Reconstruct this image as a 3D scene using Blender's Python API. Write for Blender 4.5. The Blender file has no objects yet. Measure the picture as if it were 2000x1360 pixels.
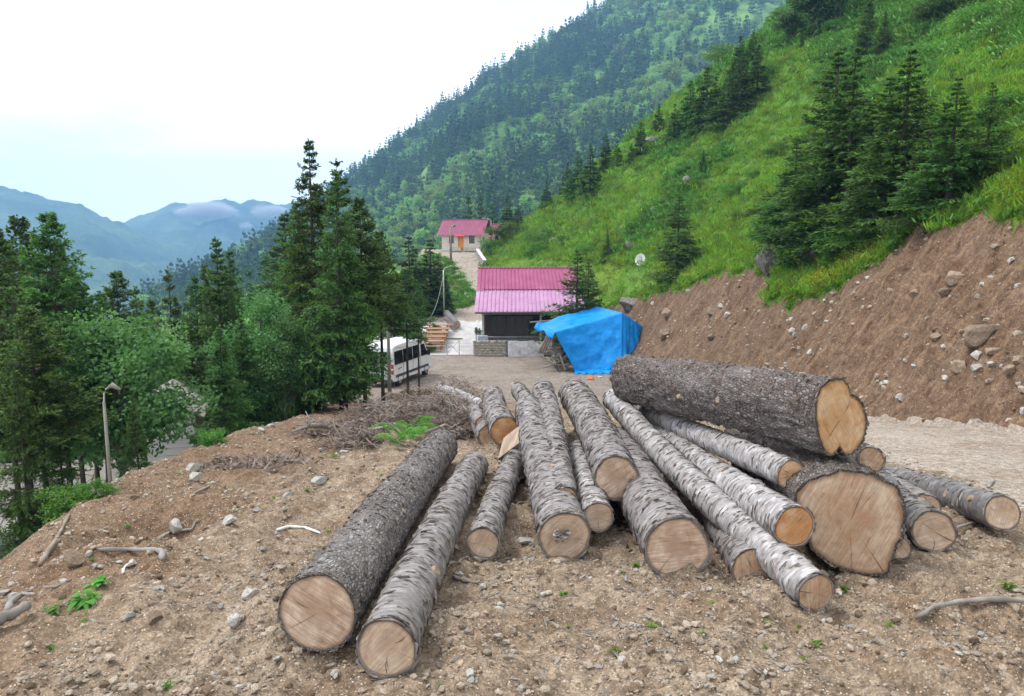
import bpy, math, random
import numpy as np
from mathutils import Vector, Matrix, Euler

random.seed(7)
RNG = np.random.default_rng(7)
SC = bpy.context.scene
COL = SC.collection
R = math.radians

# ------------------------------------------------------------------ camera, sky, sun, exposure
PITCH = R(8.58)
FPX = 1525.0                       # focal length in pixels of the 2000 x 1360 photograph
cam_d = bpy.data.cameras.new('camera')
cam_d.sensor_width = 36.0
cam_d.lens = FPX / 2000.0 * 36.0
cam_d.clip_start = 0.05
cam_d.clip_end = 20000.0
cam = bpy.data.objects.new('camera', cam_d)
COL.objects.link(cam)
cam.location = (0, 0, 0)
cam.rotation_euler = (R(90) - PITCH, 0, 0)
SC.camera = cam

SUN_EL, SUN_AZ = R(60), R(288)     # azimuth clockwise from +Y: high, ahead and to the left
world = bpy.data.worlds.new('World')
SC.world = world
world.use_nodes = True
wn, wl = world.node_tree.nodes, world.node_tree.links
wn.clear()
w_out = wn.new('ShaderNodeOutputWorld')
w_sky = wn.new('ShaderNodeTexSky'); w_sky.sky_type = 'NISHITA'; w_sky.sun_disc = False
w_sky.sun_elevation = SUN_EL; w_sky.sun_rotation = SUN_AZ; w_sky.altitude = 1500
w_bg = wn.new('ShaderNodeBackground'); w_bg.inputs['Strength'].default_value = 0.15
wl.new(w_sky.outputs[0], w_bg.inputs['Color'])
w_cl = wn.new('ShaderNodeBackground'); w_cl.inputs['Color'].default_value = (0.97, 0.985, 1.0, 1)
w_cl.inputs['Strength'].default_value = 1.25
w_tc = wn.new('ShaderNodeTexCoord')
w_mp = wn.new('ShaderNodeMapping'); w_mp.inputs['Scale'].default_value = (1.6, 1.6, 6.0)
wl.new(w_tc.outputs['Generated'], w_mp.inputs['Vector'])
w_no = wn.new('ShaderNodeTexNoise'); w_no.inputs['Scale'].default_value = 1.7; w_no.inputs['Detail'].default_value = 6
w_no.inputs['Roughness'].default_value = 0.55
wl.new(w_mp.outputs[0], w_no.inputs['Vector'])
w_rp = wn.new('ShaderNodeMapRange')
w_rp.inputs['From Min'].default_value = 0.36; w_rp.inputs['From Max'].default_value = 0.52
w_rp.inputs['To Min'].default_value = 0.5; w_rp.inputs['To Max'].default_value = 1.0
wl.new(w_no.outputs['Fac'], w_rp.inputs['Value'])
w_mx = wn.new('ShaderNodeMixShader')
wl.new(w_rp.outputs[0], w_mx.inputs[0]); wl.new(w_bg.outputs[0], w_mx.inputs[1]); wl.new(w_cl.outputs[0], w_mx.inputs[2])
wl.new(w_mx.outputs[0], w_out.inputs['Surface'])

sun_d = bpy.data.lights.new('sun', 'SUN')
sun_d.energy = 1.9; sun_d.angle = R(11); sun_d.color = (1.0, 0.95, 0.88)
sun = bpy.data.objects.new('sun', sun_d); COL.objects.link(sun)
_sd = Vector((math.sin(SUN_AZ) * math.cos(SUN_EL), math.cos(SUN_AZ) * math.cos(SUN_EL), math.sin(SUN_EL)))
sun.rotation_euler = _sd.to_track_quat('Z', 'Y').to_euler()

vs = SC.view_settings
vs.view_transform = 'Standard'; vs.look = 'None'; vs.exposure = 0.8; vs.gamma = 1.0; vs.use_curve_mapping = False
SC.render.engine = 'CYCLES'
cy = SC.cycles
cy.use_denoising = True
cy.use_adaptive_sampling = True; cy.adaptive_threshold = 0.02
cy.max_bounces = 5; cy.diffuse_bounces = 2; cy.glossy_bounces = 2; cy.transmission_bounces = 4; cy.transparent_max_bounces = 6
cy.volume_bounces = 0
cy.caustics_reflective = False; cy.caustics_refractive = False

# ------------------------------------------------------------------ small helpers
def ray(px, py):
    """Direction (per metre of world Y) of the ray through a photo pixel."""
    a = (px - 1000.0) / FPX; b = (680.0 - py) / FPX
    y = math.cos(PITCH) + b * math.sin(PITCH)
    return a / y, (-math.sin(PITCH) + b * math.cos(PITCH)) / y

def at(px, py, Y):
    u, w = ray(px, py)
    return Vector((u * Y, Y, w * Y))

def at_depth(px, py, d):
    a = (px - 1000.0) / FPX; b = (680.0 - py) / FPX
    return Vector((a * d, d * (math.cos(PITCH) + b * math.sin(PITCH)), d * (-math.sin(PITCH) + b * math.cos(PITCH))))

def tag(o, label=None, cat=None, group=None, kind=None):
    if label: o['label'] = label
    if cat: o['category'] = cat
    if group: o['group'] = group
    if kind: o['kind'] = kind
    return o

def empty(name, loc=(0, 0, 0), rz=0.0, mat=None):
    o = bpy.data.objects.new(name, None); COL.objects.link(o)
    o.empty_display_size = 0.2
    if mat is not None: o.matrix_world = mat
    else:
        o.location = loc; o.rotation_euler = (0, 0, rz)
    return o

def obj(name, me, parent=None, loc=None, link=True):
    o = bpy.data.objects.new(name, me)
    if link: COL.objects.link(o)
    if parent is not None: o.parent = parent
    if loc is not None: o.location = loc
    return o

def mesh_np(name, v, faces, mats=(), midx=None, smooth=False, normals=None):
    """Mesh from numpy arrays; faces is an (M,3) or (M,4) array or a list of such arrays."""
    v = np.asarray(v, dtype=np.float32)
    fl = faces if isinstance(faces, list) else [faces]
    fl = [np.asarray(f, dtype=np.int32) for f in fl if len(f)]
    me = bpy.data.meshes.new(name)
    me.vertices.add(len(v)); me.vertices.foreach_set('co', v.ravel())
    nl = sum(f.size for f in fl); npoly = sum(len(f) for f in fl)
    me.loops.add(nl); me.loops.foreach_set('vertex_index', np.concatenate([f.ravel() for f in fl]))
    me.polygons.add(npoly)
    st, s = [], 0
    for f in fl:
        k = f.shape[1]; st.append(s + np.arange(len(f)) * k); s += f.size
    me.polygons.foreach_set('loop_start', np.concatenate(st).astype(np.int32))
    for m in mats: me.materials.append(m)
    if midx is not None: me.polygons.foreach_set('material_index', np.asarray(midx, dtype=np.int32))
    if smooth: me.polygons.foreach_set('use_smooth', np.ones(npoly, dtype=bool))
    me.update(calc_edges=True)
    if normals is not None: me.normals_split_custom_set_from_vertices(normals)
    return me

class MB:
    """Collects simple shapes into one mesh."""
    def __init__(self): self.v, self.f, self.m = [], [], []
    def add(self, vs_, fs, mi=0):
        n = len(self.v); self.v += [tuple(p) for p in vs_]
        for f in fs: self.f.append(tuple(i + n for i in f)); self.m.append(mi)
        return self
    def box(self, c, s, rz=0.0, mi=0, M=None, taper=1.0):
        x, y, z = s[0] / 2, s[1] / 2, s[2] / 2
        p = [Vector((sx * x * (taper if sz > 0 else 1), sy * y * (taper if sz > 0 else 1), sz * z)) for sz in (-1, 1) for sx, sy in ((-1, -1), (1, -1), (1, 1), (-1, 1))]
        if M is None: M = Matrix.Rotation(rz, 4, 'Z')
        p = [M @ q + Vector(c) for q in p]
        return self.add(p, [(0, 3, 2, 1), (4, 5, 6, 7), (0, 1, 5, 4), (1, 2, 6, 5), (2, 3, 7, 6), (3, 0, 4, 7)], mi)
    def bar(self, a, b, w, h=None, mi=0):
        a, b = Vector(a), Vector(b); d = b - a; L = d.length
        if L < 1e-6: return self
        q = d.to_track_quat('X', 'Z').to_matrix().to_4x4()
        return self.box((a + b) / 2, (L, w, h or w), M=q, mi=mi)
    def tube(self, pts, rad, n=8, mi=0, cap=True):
        pts = [Vector(p) for p in pts]
        if not hasattr(rad, '__len__'): rad = [rad] * len(pts)
        vs_, fs = [], []
        for i, p in enumerate(pts):
            t = (pts[min(i + 1, len(pts) - 1)] - pts[max(i - 1, 0)])
            if t.length < 1e-9: t = Vector((0, 0, 1))
            t.normalize()
            up = Vector((0, 0, 1)) if abs(t.z) < 0.95 else Vector((1, 0, 0))
            a = t.cross(up).normalized(); b = a.cross(t)
            for k in range(n):
                an = 2 * math.pi * k / n
                vs_.append(p + (a * math.cos(an) + b * math.sin(an)) * rad[i])
        for i in range(len(pts) - 1):
            for k in range(n):
                fs.append((i * n + k, i * n + (k + 1) % n, (i + 1) * n + (k + 1) % n, (i + 1) * n + k))
        if cap:
            fs.append(tuple(range(n))[::-1]); fs.append(tuple((len(pts) - 1) * n + k for k in range(n)))
        return self.add(vs_, fs, mi)
    def build(self, name, mats, parent=None, smooth=False, loc=None, bevel=0.0):
        me = bpy.data.meshes.new(name)
        me.from_pydata(self.v, [], self.f)
        if not isinstance(mats, (list, tuple)): mats = [mats]
        for m in mats: me.materials.append(m)
        me.polygons.foreach_set('material_index', self.m)
        if smooth: me.polygons.foreach_set('use_smooth', [True] * len(self.f))
        me.update()
        o = obj(name, me, parent, loc)
        if bevel > 0:
            b = o.modifiers.new('bevel', 'BEVEL'); b.width = bevel; b.segments = 2; b.limit_method = 'ANGLE'
        return o

def copy_tree(o, parent=None):
    c = o.copy(); COL.objects.link(c); c.parent = parent
    for ch in list(o.children): copy_tree(ch, c)
    return c

ORD = ['first', 'second', 'third', 'fourth', 'fifth', 'sixth', 'seventh', 'eighth', 'ninth', 'tenth', 'eleventh', 'twelfth', 'thirteenth', 'fourteenth', 'fifteenth', 'sixteenth', 'seventeenth', 'eighteenth', 'nineteenth', 'twentieth']

# ------------------------------------------------------------------ numpy gradient noise
_P = np.random.default_rng(3).permutation(256)
_P = np.concatenate([_P, _P, _P]).astype(np.int32)
_G = np.random.default_rng(4).normal(size=(256, 3)); _G /= np.linalg.norm(_G, axis=1)[:, None]
def noise3(x, y, z):
    x, y, z = np.broadcast_arrays(np.asarray(x, float), np.asarray(y, float), np.asarray(z, float))
    xi, yi, zi = np.floor(x).astype(int), np.floor(y).astype(int), np.floor(z).astype(int)
    xf, yf, zf = x - xi, y - yi, z - zi
    fu = lambda t: t * t * t * (t * (t * 6 - 15) + 10)
    u, v, w = fu(xf), fu(yf), fu(zf)
    def g(i, j, k):
        h = _P[_P[_P[(xi + i) & 255] + ((yi + j) & 255)] + ((zi + k) & 255)]
        gr = _G[h]
        return gr[..., 0] * (xf - i) + gr[..., 1] * (yf - j) + gr[..., 2] * (zf - k)
    l = lambda a, b, t: a + (b - a) * t
    return l(l(l(g(0, 0, 0), g(1, 0, 0), u), l(g(0, 1, 0), g(1, 1, 0), u), v),
             l(l(g(0, 0, 1), g(1, 0, 1), u), l(g(0, 1, 1), g(1, 1, 1), u), v), w) * 1.6
def fbm(x, y, z=0.0, o=4, s=0.5):
    r, a, f = 0.0, 1.0, 1.0
    for i in range(o):
        r = r + a * noise3(np.asarray(x) * f + 17.3 * i, np.asarray(y) * f + 5.1 * i, np.asarray(z) * f); a *= s; f *= 2.03
    return r
def sstep(a, b, x):
    t = np.clip((np.asarray(x, float) - a) / (b - a), 0, 1); return t * t * (3 - 2 * t)
# ------------------------------------------------------------------ materials
def _new(name):
    m = bpy.data.materials.new(name); m.use_nodes = True
    nt = m.node_tree; nt.nodes.clear()
    out = nt.nodes.new('ShaderNodeOutputMaterial')
    b = nt.nodes.new('ShaderNodeBsdfPrincipled')
    nt.links.new(b.outputs[0], out.inputs['Surface'])
    return m, nt, b, out
def c4(c): return (c[0], c[1], c[2], 1.0)
def N(nt, t, **kw):
    n = nt.nodes.new('ShaderNode' + t)
    for k, v in kw.items():
        if hasattr(n, k) and k not in n.inputs: setattr(n, k, v)
        else: n.inputs[k].default_value = v
    return n
def coords(nt, scale=(1, 1, 1), kind='Object', loc=(0, 0, 0)):
    tc = N(nt, 'TexCoord'); mp = N(nt, 'Mapping')
    mp.inputs['Scale'].default_value = scale; mp.inputs['Location'].default_value = loc
    nt.links.new(tc.outputs[kind], mp.inputs['Vector']); return mp.outputs[0]
def noise(nt, vec, scale, detail=5, rough=0.55, dist=0.0):
    n = N(nt, 'TexNoise'); n.inputs['Scale'].default_value = scale; n.inputs['Detail'].default_value = detail
    n.inputs['Roughness'].default_value = rough; n.inputs['Distortion'].default_value = dist
    nt.links.new(vec, n.inputs['Vector']); return n.outputs['Fac']
def ramp(nt, fac, stops, interp='LINEAR'):
    r = N(nt, 'ValToRGB'); cr = r.color_ramp; cr.interpolation = interp
    while len(cr.elements) < len(stops): cr.elements.new(0.5)
    for e, (p, c) in zip(cr.elements, stops):
        e.position = p; e.color = c4(c) if hasattr(c, '__len__') else (c, c, c, 1)
    nt.links.new(fac, r.inputs[0]); return r.outputs[0]
def mix(nt, fac, a, b, mode='MIX'):
    m = N(nt, 'Mix'); m.data_type = 'RGBA'; m.blend_type = mode
    if isinstance(fac, (int, float)): m.inputs[0].default_value = fac
    else: nt.links.new(fac, m.inputs[0])
    for i, s in ((6, a), (7, b)):
        if isinstance(s, (tuple, list)): m.inputs[i].default_value = c4(s)
        else: nt.links.new(s, m.inputs[i])
    return m.outputs[2]
def math_(nt, op, a, b=None):
    m = N(nt, 'Math'); m.operation = op
    for i, s in enumerate((a, b)):
        if s is None: continue
        if isinstance(s, (int, float)): m.inputs[i].default_value = s
        else: nt.links.new(s, m.inputs[i])
    return m.outputs[0]
def bump(nt, b, h, strength=0.5, dist=0.02, prev=None):
    n = N(nt, 'Bump'); n.inputs['Strength'].default_value = strength; n.inputs['Distance'].default_value = dist
    nt.links.new(h, n.inputs['Height'])
    if prev is not None: nt.links.new(prev, n.inputs['Normal'])
    if b is not None: nt.links.new(n.outputs[0], b.inputs['Normal'])
    return n.outputs[0]

def nmat(name, stops, scale=4.0, detail=5, stretch=(1, 1, 1), rough=0.85, bumps=0.0, bdist=0.02, metal=0.0, spec=0.3, kind='Object', dist=0.0, fine=None):
    """General material: a noise-driven colour ramp with bump."""
    m, nt, b, out = _new(name)
    v = coords(nt, stretch, kind)
    f = noise(nt, v, scale, detail, dist=dist)
    col = ramp(nt, f, stops)
    if fine:
        f2 = noise(nt, v, scale * fine, 3)
        col = mix(nt, 0.5, col, ramp(nt, f2, [(0.3, 0.35), (0.7, 0.65)]), 'OVERLAY')
    nt.links.new(col, b.inputs['Base Color'])
    b.inputs['Roughness'].default_value = rough; b.inputs['Metallic'].default_value = metal
    b.inputs['Specular IOR Level'].default_value = spec
    if bumps > 0: bump(nt, b, noise(nt, v, scale * 3, 6, 0.65), bumps, bdist)
    return m

def N_sep(nt, v, i):
    s = N(nt, 'SeparateXYZ'); nt.links.new(v, s.inputs[0]); return s.outputs[i]
M = {}
def dirt_mat(name, dark, mid, light, pebble=0.5, patch=0.5, fs=1.0, streak=None, redside=False):
    m, nt, b, out = _new(name)
    v = coords(nt)
    big = noise(nt, v, 0.75, 6, 0.65, 0.6)
    red = noise(nt, coords(nt, loc=(4, 9, 2)), 0.9, 5, 0.65, 0.5)
    med = noise(nt, v, 5.0 * fs, 6, 0.65)
    fine = noise(nt, v, 55 * fs, 4, 0.7)
    col = ramp(nt, med, [(0.28, dark), (0.5, mid), (0.72, light)])
    col = mix(nt, ramp(nt, big, [(0.35, 0.0), (0.65, patch)]), col, light)
    col = mix(nt, ramp(nt, red, [(0.5, 0.0), (0.68, 0.7)]), col, [x * y for x, y in zip(mid, (0.72, 0.58, 0.48))])
    col = mix(nt, 0.8, col, ramp(nt, fine, [(0.3, 0.2), (0.7, 0.8)]), 'OVERLAY')
    if redside:                # the spoil tipped over the left edge is redder and darker
        sx = N_sep(nt, v, 0); wv = math_(nt, 'ADD', math_(nt, 'MULTIPLY', sx, -0.5), math_(nt, 'MULTIPLY', red, 1.6))
        mk = ramp(nt, math_(nt, 'SUBTRACT', wv, 1.75), [(0.0, 0.0), (0.75, 0.7)])
        col = mix(nt, mk, col, mix(nt, med, (0.075, 0.040, 0.022), (0.19, 0.115, 0.066)))
    if streak:
        col = mix(nt, ramp(nt, noise(nt, coords(nt, (0.5, 2.6, 0.35), loc=(2, 3, 8)), 1.3, 5, 0.6, 0.4), [(0.5, 0.0), (0.66, 0.6)]), col, streak)
    crumb = noise(nt, coords(nt, loc=(1, 6, 3)), 16 * fs, 5, 0.75)
    col = mix(nt, 0.8, col, ramp(nt, crumb, [(0.35, 0.22), (0.62, 0.68)]), 'OVERLAY')
    # grit: small pale and dark stones set in the soil
    vo = N(nt, 'TexVoronoi'); vo.inputs['Scale'].default_value = 70 * fs; nt.links.new(v, vo.inputs['Vector'])
    hsv = N(nt, 'SeparateColor'); nt.links.new(vo.outputs['Color'], hsv.inputs[0])
    pick = math_(nt, 'GREATER_THAN', hsv.outputs[0], 1.0 - 0.35 * pebble)
    disc = math_(nt, 'LESS_THAN', vo.outputs['Distance'], 0.42)
    pk = math_(nt, 'MULTIPLY', pick, disc)
    col = mix(nt, pk, col, ramp(nt, hsv.outputs[1], [(0.0, (0.10, 0.08, 0.065)), (0.35, (0.22, 0.165, 0.115)), (0.8, (0.34, 0.28, 0.215)), (1.0, (0.5, 0.46, 0.4))]))
    nt.links.new(col, b.inputs['Base Color'])
    b.inputs['Roughness'].default_value = 0.95; b.inputs['Specular IOR Level'].default_value = 0.15
    h = math_(nt, 'ADD', math_(nt, 'MULTIPLY', fine, 0.35), math_(nt, 'MULTIPLY', pk, 0.6))
    n1 = bump(nt, None, med, 0.8, 0.06)
    bump(nt, b, h, 0.7, 0.012, n1)
    return m
M['dirt'] = dirt_mat('gravelly_soil', (0.066, 0.044, 0.029), (0.18, 0.132, 0.091), (0.32, 0.253, 0.185), 1.0, 0.45, redside=True)
M['yard'] = dirt_mat('packed_yard_soil', (0.13, 0.105, 0.085), (0.20, 0.17, 0.142), (0.28, 0.245, 0.21), 0.15, 0.5)
M['road'] = dirt_mat('packed_road_soil', (0.19, 0.158, 0.125), (0.27, 0.23, 0.19), (0.355, 0.31, 0.26), 0.2, 0.6)
M['bank'] = dirt_mat('cut_bank_soil', (0.050, 0.028, 0.017), (0.12, 0.075, 0.048), (0.18, 0.122, 0.082), 0.10, 0.35, 0.6, streak=(0.225, 0.15, 0.092))
M['pave'] = nmat('worn_concrete', [(0.3, (0.34, 0.33, 0.33)), (0.6, (0.47, 0.46, 0.45)), (0.8, (0.55, 0.54, 0.52))], 0.9, 6, rough=0.9, bumps=0.2, fine=9)

def grass_mat():
    m, nt, b, out = _new('meadow_turf')
    v = coords(nt)
    big = noise(nt, v, 0.14, 5, 0.6, 0.6); med = noise(nt, v, 1.2, 6, 0.7); fine = noise(nt, v, 9, 4, 0.7)
    c1 = ramp(nt, med, [(0.25, (0.042, 0.095, 0.015)), (0.5, (0.088, 0.185, 0.028)), (0.75, (0.14, 0.25, 0.036))])
    c2 = ramp(nt, med, [(0.25, (0.06, 0.115, 0.013)), (0.5, (0.115, 0.185, 0.02)), (0.75, (0.175, 0.24, 0.028))])
    col = mix(nt, ramp(nt, big, [(0.42, 0.0), (0.6, 1.0)]), c1, c2)
    col = mix(nt, 0.6, col, ramp(nt, fine, [(0.3, 0.25), (0.7, 0.75)]), 'OVERLAY')
    nt.links.new(col, b.inputs['Base Color']); b.inputs['Roughness'].default_value = 0.9; b.inputs['Specular IOR Level'].default_value = 0.15
    n1 = bump(nt, None, med, 0.8, 0.25); bump(nt, b, fine, 0.7, 0.06, n1)
    return m
M['grass'] = grass_mat()
M['forest_floor'] = nmat('forest_floor', [(0.3, (0.03, 0.045, 0.014)), (0.55, (0.055, 0.10, 0.02)), (0.8, (0.10, 0.17, 0.03))], 0.5, 6, rough=0.95, bumps=0.6, bdist=0.2, fine=8)

def leaf_mat(name, dark, mid, light, scale=1.5, trans=0.25, rough=0.6, vary=0.25):
    m, nt, b, out = _new(name)
    v = coords(nt)
    f = noise(nt, v, scale, 3, 0.6)
    col = ramp(nt, f, [(0.3, dark), (0.5, mid), (0.72, light)])
    oi = N(nt, 'ObjectInfo')
    hv = N(nt, 'HueSaturation')
    nt.links.new(math_(nt, 'ADD', math_(nt, 'MULTIPLY', oi.outputs['Random'], 0.05), 0.475), hv.inputs['Hue'])
    nt.links.new(math_(nt, 'ADD', math_(nt, 'MULTIPLY', oi.outputs['Random'], 2 * vary), 1.0 - vary), hv.inputs['Value'])
    nt.links.new(col, hv.inputs['Color']); col = hv.outputs[0]
    nt.links.new(col, b.inputs['Base Color']); b.inputs['Roughness'].default_value = rough; b.inputs['Specular IOR Level'].default_value = 0.25
    t = N(nt, 'BsdfTranslucent'); nt.links.new(mix(nt, 1.0, col, (1.25, 1.35, 0.7), 'MULTIPLY'), t.inputs['Color'])
    mx = N(nt, 'MixShader'); mx.inputs[0].default_value = trans
    nt.links.new(b.outputs[0], mx.inputs[1]); nt.links.new(t.outputs[0], mx.inputs[2]); nt.links.new(mx.outputs[0], out.inputs['Surface'])
    return m
M['needles'] = leaf_mat('spruce_needles', (0.03, 0.062, 0.02), (0.052, 0.105, 0.03), (0.085, 0.155, 0.038), 1.3, 0.3)
M['needle_tips'] = leaf_mat('fresh_spruce_tips', (0.058, 0.12, 0.03), (0.092, 0.178, 0.042), (0.135, 0.235, 0.055), 1.3, 0.35)
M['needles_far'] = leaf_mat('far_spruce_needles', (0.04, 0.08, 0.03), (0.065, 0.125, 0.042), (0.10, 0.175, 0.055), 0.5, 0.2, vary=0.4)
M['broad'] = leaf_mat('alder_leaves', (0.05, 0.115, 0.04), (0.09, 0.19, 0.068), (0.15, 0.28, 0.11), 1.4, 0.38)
M['broad_far'] = leaf_mat('far_broad_leaves', (0.12, 0.20, 0.055), (0.19, 0.31, 0.08), (0.27, 0.41, 0.11), 0.3, 0.3, vary=0.4)  # light broadleaf green; sunlit patches of the far forest are painted into it
M['shrub'] = leaf_mat('shrub_leaves', (0.035, 0.095, 0.016), (0.07, 0.17, 0.025), (0.13, 0.26, 0.045), 2.0, 0.35)
M['fern'] = leaf_mat('fern_leaves', (0.056, 0.135, 0.024), (0.102, 0.225, 0.042), (0.158, 0.30, 0.056), 0.3, 0.35, vary=0.42)
M['grassblade'] = leaf_mat('grass_blades', (0.098, 0.185, 0.022), (0.165, 0.28, 0.032), (0.245, 0.35, 0.04), 0.3, 0.4, vary=0.4)
M['weed'] = leaf_mat('weed_leaves', (0.05, 0.14, 0.02), (0.10, 0.25, 0.035), (0.16, 0.34, 0.05), 6, 0.35)
M['yellow'] = nmat('yellow_petals', [(0.3, (0.55, 0.40, 0.02)), (0.7, (0.75, 0.58, 0.03))], 3)
M['deadneedle'] = nmat('dead_needles', [(0.3, (0.11, 0.078, 0.062)), (0.55, (0.21, 0.155, 0.125)), (0.8, (0.33, 0.265, 0.225))], 2.5, rough=0.95)
M['twig'] = nmat('grey_dead_twig', [(0.3, (0.13, 0.112, 0.10)), (0.55, (0.25, 0.228, 0.21)), (0.8, (0.40, 0.378, 0.36))], 4, rough=0.9, bumps=0.5)
M['trunk'] = nmat('spruce_trunk_bark', [(0.3, (0.03, 0.022, 0.017)), (0.55, (0.065, 0.05, 0.04)), (0.8, (0.125, 0.10, 0.085))], 6, stretch=(1, 1, 0.35), rough=0.95, bumps=0.8, bdist=0.05)
M['trunk_grey'] = nmat('alder_trunk_bark', [(0.3, (0.09, 0.08, 0.07)), (0.6, (0.18, 0.165, 0.15)), (0.8, (0.28, 0.26, 0.24))], 5, stretch=(1, 1, 0.5), rough=0.9, bumps=0.5, bdist=0.03)

def rock_mat(name, a, b_, c, lichen=0.0):
    m, nt, b, out = _new(name)
    v = coords(nt)
    oi = N(nt, 'ObjectInfo')
    va = N(nt, 'VectorMath'); va.operation = 'ADD'; nt.links.new(v, va.inputs[0]); nt.links.new(oi.outputs['Location'], va.inputs[1]); v = va.outputs[0]
    f = noise(nt, v, 5, 7, 0.65, 0.5)
    col = ramp(nt, f, [(0.3, a), (0.5, b_), (0.72, c)])
    if lichen: col = mix(nt, ramp(nt, noise(nt, v, 9, 4, 0.6), [(0.55, 0.0), (0.62, lichen)]), col, (0.55, 0.55, 0.5))
    br = math_(nt, 'ADD', math_(nt, 'MULTIPLY', oi.outputs['Random'], 0.5), 0.75)
    hv = N(nt, 'HueSaturation'); nt.links.new(br, hv.inputs['Value']); nt.links.new(col, hv.inputs['Color'])
    nt.links.new(hv.outputs[0], b.inputs['Base Color']); b.inputs['Roughness'].default_value = 0.9; b.inputs['Specular IOR Level'].default_value = 0.2
    bump(nt, b, noise(nt, v, 22, 6, 0.7), 0.6, 0.02)
    return m
M['rock_pale'] = rock_mat('pale_stone', (0.24, 0.22, 0.195), (0.40, 0.38, 0.35), (0.56, 0.545, 0.52))
M['rock_tan'] = rock_mat('tan_stone', (0.13, 0.092, 0.064), (0.235, 0.175, 0.125), (0.36, 0.29, 0.225))
M['rock_grey'] = rock_mat('grey_stone', (0.06, 0.055, 0.05), (0.13, 0.12, 0.11), (0.23, 0.215, 0.20), 0.25)
M['pebble'] = rock_mat('grit_stone', (0.20, 0.15, 0.11), (0.36, 0.29, 0.22), (0.58, 0.53, 0.46))
M['clod'] = rock_mat('soil_clod', (0.09, 0.06, 0.04), (0.17, 0.12, 0.08), (0.25, 0.18, 0.12))

# bark and cut wood (log local axis = Y)
def bark_peel(name, dark, mid, light, band=1.0, cut=0.40):
    m, nt, b, out = _new(name)
    v0 = coords(nt, (1, 1, 1))
    v = coords(nt, (5.5, 27 * band, 5.5))
    v2 = coords(nt, (17, 80 * band, 17))
    f = noise(nt, v, 1.0, 6, 0.62, 0.7); g = noise(nt, v2, 1.0, 4, 0.65, 0.4); big = noise(nt, v0, 2.2, 4, 0.6)
    cluster = noise(nt, coords(nt, (2.2, 3.0, 2.2), loc=(7, 2, 4)), 1.5, 4, 0.6)
    f = math_(nt, 'ADD', f, math_(nt, 'MULTIPLY', math_(nt, 'SUBTRACT', cluster, 0.42), 0.42))
    col = ramp(nt, f, [(cut - 0.10, dark), (cut - 0.02, [x * 0.45 for x in mid]), (cut + 0.05, [x * 0.85 for x in mid]), (0.56, mid), (0.72, light)])
    col = mix(nt, 0.75, col, ramp(nt, g, [(0.3, 0.2), (0.45, 0.48), (0.7, 0.72)]), 'OVERLAY')
    rust = ramp(nt, noise(nt, coords(nt, (5, 9, 5), loc=(3, 1, 2)), 1.6, 4), [(0.58, 0.0), (0.66, 0.75)])
    col = mix(nt, rust, col, (0.165, 0.115, 0.085))
    moss = ramp(nt, noise(nt, coords(nt, (3, 2, 3), loc=(9, 1, 5)), 1.3, 5, 0.7), [(0.63, 0.0), (0.74, 0.5)])
    col = mix(nt, moss, col, (0.11, 0.115, 0.05))
    col = mix(nt, ramp(nt, big, [(0.4, 0.0), (0.7, 0.4)]), col, [x * 0.72 for x in mid])
    nt.links.new(col, b.inputs['Base Color']); b.inputs['Roughness'].default_value = 0.7; b.inputs['Specular IOR Level'].default_value = 0.3
    n1 = bump(nt, None, f, 0.9, 0.02); bump(nt, b, g, 0.7, 0.008, n1)
    return m
M['bark_grey'] = bark_peel('grey_peeling_bark', (0.045, 0.036, 0.031), (0.215, 0.197, 0.192), (0.335, 0.313, 0.314), 1.0, 0.35)
M['bark_birch'] = bark_peel('pale_peeling_bark', (0.05, 0.041, 0.036), (0.315, 0.298, 0.298), (0.52, 0.505, 0.515), 0.7, 0.36)
M['bark_smooth'] = bark_peel('smooth_grey_bark', (0.055, 0.046, 0.04), (0.135, 0.126, 0.126), (0.22, 0.21, 0.215), 0.3, 0.33)
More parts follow.
